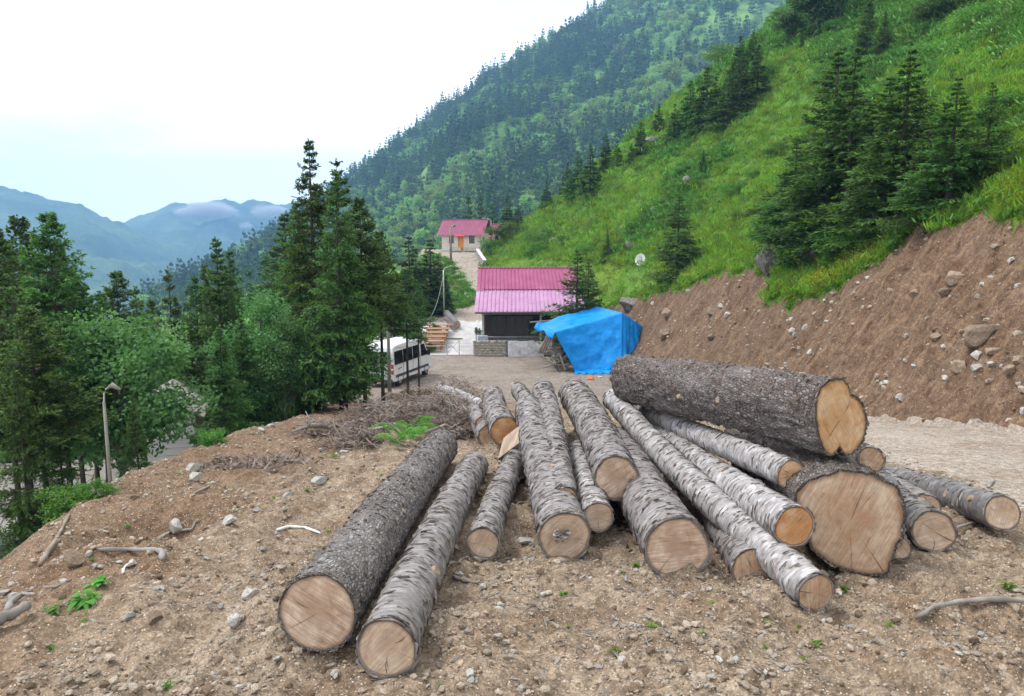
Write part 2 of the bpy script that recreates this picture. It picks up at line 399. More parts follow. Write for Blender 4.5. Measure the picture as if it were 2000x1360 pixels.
def bark_scaly(name, dark, mid, light):
    m, nt, b, out = _new(name)
    v = coords(nt, (1, 0.55, 1))
    w = noise(nt, v, 9, 4, 0.6)
    va = N(nt, 'VectorMath'); va.operation = 'MULTIPLY_ADD'
    cmb = N(nt, 'CombineXYZ'); [nt.links.new(w, cmb.inputs[i]) for i in range(3)]
    nt.links.new(cmb.outputs[0], va.inputs[0]); va.inputs[1].default_value = (0.05, 0.09, 0.05); nt.links.new(v, va.inputs[2])
    vo = N(nt, 'TexVoronoi'); vo.feature = 'DISTANCE_TO_EDGE'; vo.inputs['Scale'].default_value = 40; nt.links.new(va.outputs[0], vo.inputs['Vector'])
    vc = N(nt, 'TexVoronoi'); vc.inputs['Scale'].default_value = 40; nt.links.new(va.outputs[0], vc.inputs['Vector'])
    g = noise(nt, v, 60, 5, 0.7); big = noise(nt, v, 3, 4)
    sep = N(nt, 'SeparateColor'); nt.links.new(vc.outputs['Color'], sep.inputs[0])
    col = ramp(nt, sep.outputs[0], [(0.0, [x * 0.7 for x in mid]), (0.5, mid), (1.0, light)])
    col = mix(nt, 0.8, col, ramp(nt, g, [(0.3, 0.25), (0.7, 0.75)]), 'OVERLAY')
    col = mix(nt, ramp(nt, vo.outputs['Distance'], [(0.0, 1.0), (0.16, 0.0)]), col, dark)
    col = mix(nt, ramp(nt, big, [(0.4, 0.0), (0.75, 0.5)]), col, light)
    fis = noise(nt, coords(nt, (9, 3.5, 9)), 1.6, 5, 0.7, 0.6)
    col = mix(nt, ramp(nt, fis, [(0.30, 0.85), (0.42, 0.0)]), col, dark)
    col = mix(nt, ramp(nt, noise(nt, coords(nt, (1, 1, 1), loc=(5, 5, 1)), 6, 4, 0.6), [(0.52, 0.0), (0.66, 0.55)]), col, (0.15, 0.105, 0.08))
    nt.links.new(col, b.inputs['Base Color']); b.inputs['Roughness'].default_value = 0.85; b.inputs['Specular IOR Level'].default_value = 0.25
    n1 = bump(nt, None, ramp(nt, vo.outputs['Distance'], [(0.0, 0.0), (0.3, 1.0)]), 0.9, 0.014); bump(nt, b, g, 0.7, 0.008, n1)
    return m
M['bark_spruce'] = bark_scaly('scaly_spruce_bark', (0.055, 0.045, 0.04), (0.20, 0.182, 0.172), (0.31, 0.29, 0.285))
M['bark_big'] = bark_scaly('rough_old_bark', (0.035, 0.026, 0.022), (0.155, 0.13, 0.118), (0.28, 0.25, 0.24))
M['flake_dark'] = nmat('dark_bark_flake', [(0.3, (0.05, 0.038, 0.032)), (0.5, (0.12, 0.098, 0.086)), (0.75, (0.22, 0.195, 0.18))], 12, rough=0.9)
M['flake'] = nmat('bark_flake', [(0.3, (0.075, 0.06, 0.052)), (0.5, (0.22, 0.195, 0.18)), (0.75, (0.40, 0.375, 0.36))], 12, rough=0.85)

def cut_mat(name, pale, mid, heart, orange=0.4, saw=0.5, seed=0.0):
    m, nt, b, out = _new(name)
    v = coords(nt, (1, 0.0, 1), loc=(0, seed, 0))
    wob = noise(nt, v, 5, 4, 0.6)
    ln = N(nt, 'VectorMath'); ln.operation = 'LENGTH'
    va = N(nt, 'VectorMath'); va.operation = 'MULTIPLY_ADD'
    cmb = N(nt, 'CombineXYZ'); nt.links.new(wob, cmb.inputs[0]); nt.links.new(noise(nt, v, 4.3, 3), cmb.inputs[2])
    nt.links.new(cmb.outputs[0], va.inputs[0]); va.inputs[1].default_value = (0.05, 0, 0.05); nt.links.new(v, va.inputs[2])
    sub = N(nt, 'VectorMath'); sub.operation = 'SUBTRACT'; nt.links.new(va.outputs[0], sub.inputs[0]); sub.inputs[1].default_value = (0.025, 0, 0.025)
    nt.links.new(sub.outputs[0], ln.inputs[0]); r = ln.outputs['Value']
    rings = math_(nt, 'SINE', math_(nt, 'MULTIPLY', r, 520.0))
    wide = noise(nt, v, 6, 5, 0.65, 0.8)
    # saw marks: fine straight scratches across the face
    tc = N(nt, 'TexCoord'); mp = N(nt, 'Mapping'); mp.inputs['Scale'].default_value = (4.0, 1, 110)
    vr = N(nt, 'VectorRotate'); vr.rotation_type = 'Y_AXIS'; oi = N(nt, 'ObjectInfo')
    nt.links.new(math_(nt, 'MULTIPLY', oi.outputs['Random'], 6.28), vr.inputs['Angle']); nt.links.new(va.outputs[0], vr.inputs['Vector'])
    nt.links.new(vr.outputs[0], mp.inputs['Vector']); sw = noise(nt, mp.outputs[0], 1.0, 3, 0.6)
    col = ramp(nt, wide, [(0.34, heart), (0.47, mid), (0.62, pale)])
    col = mix(nt, ramp(nt, noise(nt, coords(nt, (1, 0, 1), loc=(seed * 3, 5, 1)), 3.3, 3, 0.5, 1.0), [(0.5, 0.0), (0.66, orange)]), col, heart)
    col = mix(nt, 0.10, col, ramp(nt, rings, [(0.0, 0.3), (1.0, 0.62)]), 'OVERLAY')
    col = mix(nt, min(1.0, saw * 1.15), col, ramp(nt, sw, [(0.32, 0.28), (0.68, 0.76)]), 'OVERLAY')
    at_ = N(nt, 'Attribute'); at_.attribute_name = 'edge'; e_ = at_.outputs['Fac']
    ew = math_(nt, 'ADD', e_, math_(nt, 'MULTIPLY', math_(nt, 'SUBTRACT', wob, 0.5), 0.35))
    col = mix(nt, ramp(nt, ew, [(0.25, 0.55), (0.5, 0.0)]), col, heart)
    col = mix(nt, ramp(nt, e_, [(0.90, 0.0), (0.985, 0.75)]), col, [x * 0.45 for x in heart])
    dirt = noise(nt, coords(nt, (1, 0, 1), loc=(seed, 2, 6)), 9, 6, 0.7)
    col = mix(nt, ramp(nt, dirt, [(0.55, 0.0), (0.72, 0.5)]), col, (0.17, 0.125, 0.085))
    # radial drying checks
    an = N(nt, 'TexWave'); 
    gr = math_(nt, 'ARCTAN2', N_sep(nt, v, 0), N_sep(nt, v, 2))
    ck = noise(nt, vec3(nt, math_(nt, 'MULTIPLY', gr, 9.0), math_(nt, 'MULTIPLY', r, 1.5), seed), 1.0, 2, 0.5)
    col = mix(nt, ramp(nt, ck, [(0.70, 0.0), (0.73, 0.75)]), col, (0.12, 0.07, 0.04))
    nt.nodes.remove(an)
    nt.links.new(col, b.inputs['Base Color']); b.inputs['Roughness'].default_value = 0.8; b.inputs['Specular IOR Level'].default_value = 0.2
    n1 = bump(nt, None, sw, 0.35, 0.006); bump(nt, b, rings, 0.12, 0.003, n1)
    return m
def vec3(nt, x, y, z):
    c = N(nt, 'CombineXYZ'); nt.links.new(x, c.inputs[0]); nt.links.new(y, c.inputs[1]); c.inputs[2].default_value = z * 10.0; return c.outputs[0]
CUT = [cut_mat('cut_wood_%d' % i, *a, seed=i * 0.37) for i, a in enumerate([
    ((0.48, 0.37, 0.285), (0.40, 0.285, 0.205), (0.31, 0.20, 0.135), 0.35, 0.6),
    ((0.48, 0.375, 0.29), (0.42, 0.31, 0.225), (0.35, 0.24, 0.165), 0.25, 0.35),
    ((0.46, 0.31, 0.19), (0.42, 0.235, 0.115), (0.36, 0.16, 0.062), 0.6, 0.35),
    ((0.50, 0.35, 0.22), (0.46, 0.285, 0.155), (0.38, 0.195, 0.085), 0.6, 0.35),
    ((0.47, 0.36, 0.265), (0.41, 0.285, 0.195), (0.35, 0.205, 0.12), 0.5, 0.4)])]
M['wound'] = nmat('pale_bare_wood', [(0.3, (0.20, 0.14, 0.095)), (0.7, (0.40, 0.315, 0.235))], 14, stretch=(1, 0.3, 1), rough=0.8)

# man-made
M['roof_pink'] = nmat('magenta_roof_sheet', [(0.3, (0.245, 0.042, 0.115)), (0.6, (0.30, 0.06, 0.15)), (0.8, (0.35, 0.09, 0.18))], 0.8, 5, rough=0.5, spec=0.35, fine=6)
M['roof_house'] = nmat('dark_magenta_roof_sheet', [(0.3, (0.17, 0.03, 0.075)), (0.6, (0.215, 0.04, 0.095)), (0.8, (0.26, 0.06, 0.12))], 0.8, 5, rough=0.5, spec=0.35, fine=6)
M['roof_lilac'] = nmat('lilac_roof_sheet', [(0.3, (0.33, 0.165, 0.29)), (0.6, (0.40, 0.215, 0.36)), (0.8, (0.47, 0.29, 0.43))], 0.8, 5, rough=0.5, spec=0.35, fine=6)
M['roof_pale'] = nmat('pale_metal_roof', [(0.3, (0.20, 0.185, 0.16)), (0.6, (0.28, 0.26, 0.235)), (0.8, (0.36, 0.34, 0.31))], 0.7, 5, rough=0.7, fine=8)
M['white_wood'] = nmat('white_painted_board', [(0.3, (0.55, 0.53, 0.5)), (0.7, (0.72, 0.71, 0.69))], 2, 5, stretch=(0.3, 1, 3), rough=0.7)
M['dark_wood'] = nmat('dark_stained_timber', [(0.3, (0.03, 0.02, 0.015)), (0.7, (0.075, 0.05, 0.036))], 4, stretch=(1, 1, 0.2), rough=0.7)
M['timber'] = nmat('varnished_orange_timber', [(0.3, (0.26, 0.135, 0.065)), (0.55, (0.38, 0.215, 0.115)), (0.8, (0.50, 0.325, 0.20))], 3, stretch=(1, 6, 6), rough=0.6)
M['door'] = nmat('orange_door', [(0.3, (0.48, 0.17, 0.03)), (0.7, (0.62, 0.26, 0.05))], 3, rough=0.5)
M['red'] = nmat('red_awning', [(0.3, (0.48, 0.02, 0.03)), (0.7, (0.6, 0.04, 0.05))], 3, rough=0.6)
M['plaster'] = nmat('cream_plaster', [(0.3, (0.48, 0.43, 0.37)), (0.7, (0.60, 0.55, 0.48))], 1.5, rough=0.9, bumps=0.2)
M['concrete'] = nmat('grey_concrete', [(0.3, (0.16, 0.155, 0.16)), (0.6, (0.25, 0.245, 0.25)), (0.8, (0.33, 0.33, 0.33))], 2, rough=0.9, bumps=0.3, fine=7)
M['limewash'] = nmat('weathered_whitewash', [(0.25, (0.16, 0.155, 0.16)), (0.45, (0.48, 0.47, 0.48)), (0.7, (0.72, 0.72, 0.73))], 2.2, 7, rough=0.9, bumps=0.4)
M['mortar'] = nmat('wall_mortar', [(0.3, (0.22, 0.20, 0.17)), (0.7, (0.36, 0.33, 0.28))], 8, rough=0.95)
M['wallstone'] = rock_mat('wall_stone', (0.24, 0.22, 0.185), (0.36, 0.335, 0.285), (0.48, 0.45, 0.39))
M['grey_paint'] = nmat('grey_painted_metal', [(0.3, (0.30, 0.31, 0.33)), (0.7, (0.40, 0.41, 0.43))], 3, rough=0.5)
M['galv'] = nmat('galvanised_steel', [(0.3, (0.30, 0.31, 0.32)), (0.7, (0.46, 0.47, 0.48))], 6, rough=0.45, metal=0.6)
M['pole'] = nmat('weathered_wood_pole', [(0.3, (0.14, 0.11, 0.085)), (0.7, (0.30, 0.25, 0.20))], 5, stretch=(1, 1, 0.1), rough=0.9)
M['concpole'] = nmat('grey_lamp_pole', [(0.3, (0.15, 0.138, 0.12)), (0.7, (0.24, 0.225, 0.2))], 3, rough=0.85)
M['black'] = nmat('black_rubber', [(0.3, (0.012, 0.012, 0.013)), (0.7, (0.03, 0.03, 0.032))], 6, rough=0.75)
M['trim'] = nmat('dark_grey_trim', [(0.3, (0.05, 0.052, 0.056)), (0.7, (0.08, 0.083, 0.09))], 4, rough=0.6)
M['van'] = nmat('white_van_paint', [(0.3, (0.62, 0.635, 0.66)), (0.7, (0.74, 0.75, 0.77))], 1.0, rough=0.25, spec=0.5)
M['wheel'] = nmat('dusty_wheel_steel', [(0.3, (0.22, 0.21, 0.2)), (0.7, (0.38, 0.37, 0.36))], 5, rough=0.5, metal=0.5)
M['redlight'] = nmat('red_lamp_lens', [(0.3, (0.45, 0.012, 0.02)), (0.7, (0.6, 0.03, 0.04))], 5, rough=0.15, spec=0.6)
M['plate'] = nmat('number_plate', [(0.3, (0.45, 0.46, 0.47)), (0.7, (0.62, 0.63, 0.64))], 20, rough=0.4)
M['dish'] = nmat('white_dish_enamel', [(0.3, (0.66, 0.67, 0.68)), (0.7, (0.78, 0.79, 0.8))], 3, rough=0.35)
M['orangeplastic'] = nmat('orange_plastic', [(0.3, (0.6, 0.10, 0.04)), (0.7, (0.75, 0.17, 0.07))], 8, rough=0.5)
M['cable'] = nmat('black_cable', [(0.3, (0.02, 0.02, 0.02)), (0.7, (0.05, 0.05, 0.05))], 5, rough=0.6)
M['whitecable'] = nmat('pale_cable', [(0.3, (0.4, 0.42, 0.42)), (0.7, (0.55, 0.56, 0.56))], 5, rough=0.6)
M['bin'] = nmat('blue_grey_box', [(0.3, (0.24, 0.29, 0.35)), (0.7, (0.34, 0.39, 0.45))], 4, rough=0.5)
def glass_mat():
    m, nt, b, out = _new('dark_window_glass')
    b.inputs['Base Color'].default_value = (0.012, 0.014, 0.016, 1); b.inputs['Roughness'].default_value = 0.06; b.inputs['Specular IOR Level'].default_value = 0.6
    v = coords(nt); bump(nt, b, noise(nt, v, 1.2, 2), 0.05, 0.05)
    return m
M['glass'] = glass_mat()
def tarp_mat():
    m, nt, b, out = _new('blue_tarpaulin')
    v = coords(nt)
    col = ramp(nt, noise(nt, v, 1.4, 6, 0.6, 0.6), [(0.3, (0.002, 0.23, 0.68)), (0.55, (0.003, 0.30, 0.82)), (0.8, (0.008, 0.37, 0.87))])
    nt.links.new(col, b.inputs['Base Color']); b.inputs['Roughness'].default_value = 0.42; b.inputs['Specular IOR Level'].default_value = 0.3
    n1 = bump(nt, None, noise(nt, v, 2.0, 5, 0.65, 1.0), 0.6, 0.12); bump(nt, b, noise(nt, v, 30, 3), 0.2, 0.01, n1)
    t = N(nt, 'BsdfTranslucent'); t.inputs['Color'].default_value = (0.02, 0.30, 0.85, 1)
    mx = N(nt, 'MixShader'); mx.inputs[0].default_value = 0.2
    nt.links.new(b.outputs[0], mx.inputs[1]); nt.links.new(t.outputs[0], mx.inputs[2]); nt.links.new(mx.outputs[0], out.inputs['Surface'])
    return m
M['tarp'] = tarp_mat()
M['crack'] = nmat('drying_crack', [(0.3, (0.02, 0.012, 0.008)), (0.7, (0.06, 0.035, 0.02))], 20, rough=0.95)
# ------------------------------------------------------------------ terrain
def _curve(pts, smooth=1.0):
    xs = np.array([p[0] for p in pts], float); ys = np.array([p[1] for p in pts], float)
    g = np.arange(xs[0] - 5, xs[-1] + 5, 0.1); v = np.interp(g, xs, ys)
    k = max(1, int(smooth / 0.1)); ker = np.hanning(2 * k + 3); ker /= ker.sum()
    v = np.convolve(np.pad(v, (k + 1, k + 1), mode='edge'), ker, mode='valid')
    return lambda y: np.interp(y, g, v)
zc_f = _curve([(-15, -1.9), (3, -2.45), (4.35, -2.5), (7, -2.72), (10, -3.02), (14, -3.7), (20, -4.9), (25, -5.9), (32, -7.4), (40, -8.75), (45, -9.1), (58, -9.3), (66, -8.8), (79, -7.8), (89, -6.4), (108, -3.5), (116, -3.4), (135, -3.2), (160, -14), (230, -60)], 1.5)
xe_f = _curve([(-15, -2.2), (2, -2.6), (4, -2.9), (6, -3.8), (8, -4.4), (10, -4.6), (12, -4.5), (16, -4.9), (20, -5.4), (26, -6.4), (35, -8.2), (45, -10.0), (58, -11.5), (68, -11.0), (75.5, -8.6), (79, -5.0), (82, -3.9), (89, -5.1), (96, -6.3), (104, -8.3), (115, -13), (135, -15), (160, -10)], 1.0)
xf_f = _curve([(-15, 10.2), (0, 9.6), (14, 9.2), (26, 8.5), (48, 7.4), (60, 7.0), (66, 6.5), (72, 2.5), (84, -3.0), (108, -4.3), (120, -2.0), (160, 5)], 1.5)
# the lip of the cut bank, followed through the photograph: where each sight line leaves the bank's face the meadow begins
def _lip(px, py):
    u, w = ray(px, py); Y = np.arange(8, 80, 0.05); X = u * Y
    f = zc_f(Y) + 1.42 * (X - xf_f(Y)) - w * Y
    k = np.nonzero(f >= 0)[0]; y = Y[k[0]] if len(k) else 70.0
    return y, u * y - (w * y) / 0.8
_lips = sorted(_lip(*p) for p in [(2080, 428), (2000, 440), (1900, 450), (1800, 458), (1765, 466), (1735, 492), (1690, 528), (1640, 560), (1570, 583), (1530, 566), (1490, 550), (1440, 530), (1380, 542), (1330, 556), (1250, 578), (1205, 596)])
_lips = [p for k, p in enumerate(_lips) if k == 0 or p[0] > _lips[k - 1][0] + 0.3]
x0_f = _curve([(-15, _lips[0][1]), (8, _lips[0][1])] + _lips + [(_lips[-1][0] + 4, _lips[-1][1]), (95, 6.0), (110, 1.0), (118, 1.5), (135, 16), (200, 70)], 0.5)

def height(X, Y, detail=True, parts=False):
    X = np.asarray(X, float); Y = np.asarray(Y, float)
    zc, xe, xf, x0 = zc_f(Y), xe_f(Y), xf_f(Y), x0_f(Y)
    xe = xe + 0.25 * fbm(Y * 0.6, 3.0, 0, 3); 
    nb = fbm(X * 0.25, Y * 0.25, 2.0, 3)
    # ground under the log pile rises a little; ruts; the pit on the left
    base = zc + 0.42 * np.exp(-((X - 0.9) / 1.3) ** 2 - ((Y - 10.0) / 2.0) ** 2)
    base = base - 0.04 * np.clip(-X - 1.0, 0, 4) * sstep(14, 5, Y)
    dl = np.clip(xe - X, 0, None)
    near = sstep(40, 15, Y)
    drop = np.where(dl < 12, 0.62 * dl, 0.62 * 12 + 0.42 * (dl - 12)) * sstep(0, 1.2, dl) + 0.0
    z = base - np.minimum(drop, 55 + 0.02 * dl)
    lipd = sstep(0, 9, 0.8 * (X - x0) - zc - 4.0)
    hill = 0.8 * (X - x0) + (0.12 + 0.9 * lipd) * fbm(X * 0.12, Y * 0.12, 0, 4) + (0.08 + 0.16 * lipd) * fbm(X * 0.6, Y * 0.6, 5, 3)
    hill = np.where(X > 70, hill - 0.25 * (X - 70), hill)
    gul = 0.34 * fbm(X * 0.35, Y * 0.9, 1.0, 5) - 0.16 * np.abs(fbm(X * 0.9, Y * 2.6, 6.0, 3))
    bank = zc + (1.42 + 0.12 * nb) * (X - xf) + gul * sstep(0, 1.5, X - xf)
    right = np.minimum(bank, hill)
    isbank = (bank < hill) & (X > xf + 0.05)
    turf = np.clip(bank - hill, 0, 0.6)
    right = np.where(bank >= hill, hill + 0.12 * np.exp(-turf / 0.18), right)
    z = np.where(X > xf, np.maximum(z, right), z)
    ishill = (~isbank) & (X > xf + 0.05) & ((hill > zc + 0.25) | (Y > 66))
    if detail:
        dm = np.where(ishill, 0.0, 1.0) * np.where(X < xe - 8, 0.4, 1.0)
        flat = sstep(34, 44, Y) * (1 - sstep(66, 75, Y)) * (X > xe) * (X < xf)
        rd = sstep(4.6, 5.6, X) * sstep(6.5, 8.0, Y) * (X < xf + 0.2)
        dm = dm * (1 - 0.85 * np.maximum(flat, rd * 0.8))
        ns = 0.085 * fbm(X * 0.9, Y * 0.9, 0.3, 3) + 0.055 * fbm(X * 3.1, Y * 3.1, 1.3, 3)
        cl = fbm(X * 9, Y * 9, 2.2, 3); ns = ns + 0.022 * cl * sstep(30, 14, Y) + 0.024 * np.clip(cl, 0, None) ** 2
        z = z + dm * ns * np.where(isbank, 2.6, 1.15)
        # tyre ruts bottom right
        q = (X - 2.1) + 0.38 * (Y - 5.0) + 0.05 * fbm(X * 2, Y * 2, 9, 2)
        rm = sstep(0.9, 1.6, X) * sstep(6.3, 5.2, Y) * sstep(-0.5, -0.2, q) * sstep(1.9, 1.2, q)
        z = z - 0.12 * rm * (0.5 + 0.5 * np.sin(q * 2 * np.pi / 0.46)) 
        z = z - 0.42 * np.exp(-((X + 3.6) / 0.42) ** 2 - ((Y - 7.3) / 0.36) ** 2) + 0.10 * np.exp(-((X + 3.4) / 0.9) ** 2 - ((Y - 8.0) / 0.35) ** 2)
        # erosion furrows running down the left bank
        z = z - 0.12 * sstep(0.1, 1.0, dl) * sstep(4.0, 1.5, dl) * near * np.clip(fbm(Y * 1.3 + X * 0.25, X * 0.15, 4, 3) + 0.1, 0, 1)
    if parts: return z, isbank, ishill
    return z

def _axis():
    xs = list(np.arange(-6.2, 14.0, 0.062))
    s, x = 0.07, xs[-1]
    while x < 130: s *= 1.055; x += s; xs.append(x)
    s, x, l = 0.07, -6.2, []
    while x > -190: s *= 1.05; x -= s; l.append(x)
    xs = l[::-1] + xs
    ys = list(np.arange(-6, 2.4, 0.3)); y = 2.4
    while y < 190: ys.append(y); y += max(0.032, 0.0088 * y)
    return np.array(xs), np.array(ys)
_ax, _ay = _axis()
GX, GY = np.meshgrid(_ax, _ay)
GZ, GB, GH = height(GX, GY, True, True)
_nx, _ny = len(_ax), len(_ay)
_lx, _ly = GX[0], GY[:, 0]
def hgrid(X, Y):
    """Ground height by bilinear lookup in the terrain sheet."""
    X = np.clip(X, _lx[0], _lx[-1]); Y = np.clip(Y, _ly[0], _ly[-1])
    i = np.clip(np.searchsorted(_lx, X) - 1, 0, _nx - 2); j = np.clip(np.searchsorted(_ly, Y) - 1, 0, _ny - 2)
    u = (X - _lx[i]) / (_lx[i + 1] - _lx[i]); v = (Y - _ly[j]) / (_ly[j + 1] - _ly[j])
    return GZ[j, i] * (1 - u) * (1 - v) + GZ[j, i + 1] * u * (1 - v) + GZ[j + 1, i] * (1 - u) * v + GZ[j + 1, i + 1] * u * v
def hz(x, y): return float(hgrid(np.array([x]), np.array([y]))[0])

_YS = np.concatenate([np.arange(2.2, 20, 0.03), np.arange(20, 80, 0.1), np.arange(80, 189, 0.4)])
def hit(px, py, push=0.0):
    """World point where the ray through a photo pixel meets the terrain."""
    u, w = ray(px, py)
    zt = hgrid(_YS * u, _YS)
    ok = np.nonzero(zt >= w * _YS)[0]
    if len(ok): Y = _YS[ok[0]]
    else:                                       # above the sky line: take the crest nearest to the ray
        m_ = _YS < 128; Y = _YS[m_][np.argmax((zt / _YS - w)[m_])]
    Y += push
    return Vector((u * Y, Y, hz(u * Y, Y)))

_dzx = np.gradient(GZ, _ax, axis=1); _dzy = np.gradient(GZ, _ay, axis=0)
_nn = np.stack([-_dzx, -_dzy, np.ones_like(GZ)], -1); _nn /= np.linalg.norm(_nn, axis=-1)[..., None]
_idx = np.arange(_nx * _ny).reshape(_ny, _nx)
_quads = np.stack([_idx[:-1, :-1], _idx[:-1, 1:], _idx[1:, 1:], _idx[1:, :-1]], -1).reshape(-1, 4)
_fx = 0.25 * (GX[:-1, :-1] + GX[:-1, 1:] + GX[1:, 1:] + GX[1:, :-1]).ravel()
_fy = 0.25 * (GY[:-1, :-1] + GY[:-1, 1:] + GY[1:, 1:] + GY[1:, :-1]).ravel()
_fb = (GB[:-1, :-1] & GB[1:, 1:]).ravel(); _fh = (GH[:-1, :-1] | GH[1:, 1:]).ravel() & ~_fb
_xe, _xf = xe_f(_fy), xf_f(_fy)
_wob = 0.5 * fbm(_fx * 0.8, _fy * 0.8, 7, 3)
reg = np.zeros(len(_quads), int)                                           # 0 ground
reg[(_fy > 37 + 2 * _wob) & (_fy < 58.2)] = 1                              # yard
reg[(_fx > 5.2 + _wob) & (_fy > 7.4 + 0.6 * _wob) & (_fy <= 37)] = 2        # dirt road beside the bank
reg[(_fy >= 58.2) & (_fy < 72 + 0.8 * _wob)] = 3                            # pavement behind the gate
reg[(_fy >= 72 + 0.8 * _wob) & (_fy < 140)] = 2
reg[(_fx < _xe - 0.4 + _wob) & (_fy > 68)] = 6                              # weedy embankment
reg[(_fx < _xe - 4.6 + _wob)] = 6                                          # valley slope
reg[(_fx < _xe + 0.8 * _wob) & (_fy > 58) & (_fy < 70)] = 6
_dl = _xe - _fx
reg[(_fy > 74) & (_fy < 106) & (_dl > 0.3) & (_dl < 5.0) & (_wob > -0.05)] = 0
reg[_fb] = 4
reg[_fh] = 5
reg[(_fy > 140) & (reg != 5)] = 6
def region(i, name, mat, label):
    q = _quads[reg == i]
    used, inv = np.unique(q.ravel(), return_inverse=True)
    V_ = np.stack([GX.ravel(), GY.ravel(), GZ.ravel()], -1)[used]
    me = mesh_np(name, V_, inv.reshape(-1, 4), [mat], smooth=True, normals=_nn.reshape(-1, 3)[used])
    return tag(obj(name, me), label, None, None, 'structure')
region(0, 'ground', M['dirt'], 'bare brown gravelly soil around the logs')
region(1, 'yard_ground', M['yard'], 'packed dirt yard between the van and the blue tarpaulin')
region(2, 'dirt_road', M['road'], 'pale dirt road at the foot of the bank and up to the cream house')
region(3, 'pavement', M['pave'], 'pale concrete paving behind the metal gate')
region(4, 'earth_bank', M['bank'], 'tall cut bank of raw brown earth beside the road')
region(5, 'hillside', M['grass'], 'steep green meadow hillside above the earth bank')
region(6, 'valley_slope', M['forest_floor'], 'wooded slope falling into the valley on the left')

# the wooded mountainside behind, and the far mountains
def lerp(a, b, t): return a + (b - a) * t
RIDGE = [(300, 640), (380, 600), (450, 548), (520, 478), (600, 418), (680, 356), (760, 294), (850, 226), (950, 154), (1080, 76), (1215, 4), (1290, -36), (1400, -70), (1600, -95), (1800, -105), (2100, -110)]
_rx = np.array([p[0] for p in RIDGE], float); _ry = np.array([p[1] for p in RIDGE], float)
RIDGE_Y, BASE_Y = 1000.0, 270.0
def mountain_pt(s, t):
    """s: 0..1 along the ridge, t: 0 (foot) .. 1 (ridge) .. 1.3 (behind the ridge)."""
    px = 300 + 1800 * s
    py = np.interp(px, _rx, _ry)
    a = (px - 1000) / FPX; b = (680 - py) / FPX
    yy = math.cos(PITCH) + b * math.sin(PITCH)
    rx, rz = a / yy * RIDGE_Y, (-math.sin(PITCH) + b * math.cos(PITCH)) / yy * RIDGE_Y
    bx = (px - 1000) / FPX * BASE_Y * 1.15; bz = -42.0 + 20 * s
    tt = np.minimum(t, 1.0)
    X = lerp(bx, rx, tt); Y = lerp(BASE_Y, RIDGE_Y, tt); Z = lerp(bz, rz, tt ** 1.12)
    n = fbm(X * 0.008, Y * 0.008, 3, 4) * 22 * np.sin(np.pi * np.clip(tt, 0, 1)) + fbm(X * 0.03, Y * 0.03, 8, 3) * 5
    back = np.clip(t - 1, 0, None)
    return X, Y + back * 700, Z + n - back * 420
_s, _t = np.meshgrid(np.linspace(0, 1, 170), np.concatenate([np.linspace(0, 1, 110), [1.08, 1.3]]))
mx_, my_, mz_ = mountain_pt(_s, _t)
_i = np.arange(_s.size).reshape(_s.shape)
_q = np.stack([_i[:-1, :-1], _i[:-1, 1:], _i[1:, 1:], _i[1:, :-1]], -1).reshape(-1, 4)
M['mtn_ground'] = nmat('mountain_undergrowth', [(0.3, (0.05, 0.10, 0.022)), (0.5, (0.09, 0.19, 0.035)), (0.72, (0.16, 0.28, 0.05))], 0.02, 7, rough=0.95, fine=7)
tag(obj('mountain', mesh_np('mountain', np.stack([mx_, my_, mz_], -1).reshape(-1, 3), _q, [M['mtn_ground']], smooth=True)), 'steep forested mountainside behind the houses', None, None, 'structure')

def far_range(name, pts, Y0, depth, zbase, label, seed, mat):
    xs = np.array([p[0] for p in pts], float); ys = np.array([p[1] for p in pts], float)
    s, t = np.meshgrid(np.linspace(xs[0], xs[-1], 220), np.linspace(0, 1.25, 80))
    py = np.interp(s, xs, ys)
    a = (s - 1000) / FPX; b = (680 - py) / FPX; yy = math.cos(PITCH) + b * math.sin(PITCH)
    rx, rz = a / yy * Y0, (-math.sin(PITCH) + b * math.cos(PITCH)) / yy * Y0
    tt = np.minimum(t, 1.0); Yn = Y0 - depth
    X = lerp(rx * Yn / Y0, rx, tt); Y = lerp(Yn, Y0, tt); Z = lerp(zbase, rz, tt)
    rid = 1 - np.abs(fbm(X * 0.0022, Y * 0.0012, seed, 4))
    Z = Z + (rid - 0.7) * 130 * np.sin(np.pi * tt) + fbm(X * 0.03, Y * 0.03, seed + 3, 3) * 7 + fbm(X * 0.0045, 3.3, seed, 3) * 10 * tt
    bk = np.clip(t - 1, 0, None); Y = Y + bk * 1200; Z = Z - bk * 1200
    i = np.arange(s.size).reshape(s.shape)
    q = np.stack([i[:-1, :-1], i[:-1, 1:], i[1:, 1:], i[1:, :-1]], -1).reshape(-1, 4)
    tag(obj(name, mesh_np(name, np.stack([X, Y, Z], -1).reshape(-1, 3), q, [mat], smooth=True)), label, None, None, 'structure')
M['far_wood'] = nmat('far_wooded_slopes', [(0.32, (0.03, 0.055, 0.025)), (0.5, (0.055, 0.095, 0.035)), (0.7, (0.11, 0.17, 0.06))], 0.0045, 9, rough=0.95, fine=12, bumps=1.0, bdist=25)
far_range('far_mountain', [(-700, 250), (-300, 310), (0, 362), (60, 376), (110, 392), (160, 400), (200, 425), (240, 440), (300, 470), (360, 500), (460, 545), (600, 600)], 2500, 1500, -260, 'blue hazy mountain ridge at the far left edge', 1.0, M['far_wood'])
far_range('far_mountain', [(100, 480), (180, 470), (240, 436), (300, 412), (343, 395), (390, 402), (440, 388), (470, 399), (492, 391), (540, 402), (570, 398), (640, 385), (760, 360), (1000, 300)], 3300, 1600, -280, 'blue hazy peaks with small clouds beyond the valley', 6.0, M['far_wood'])
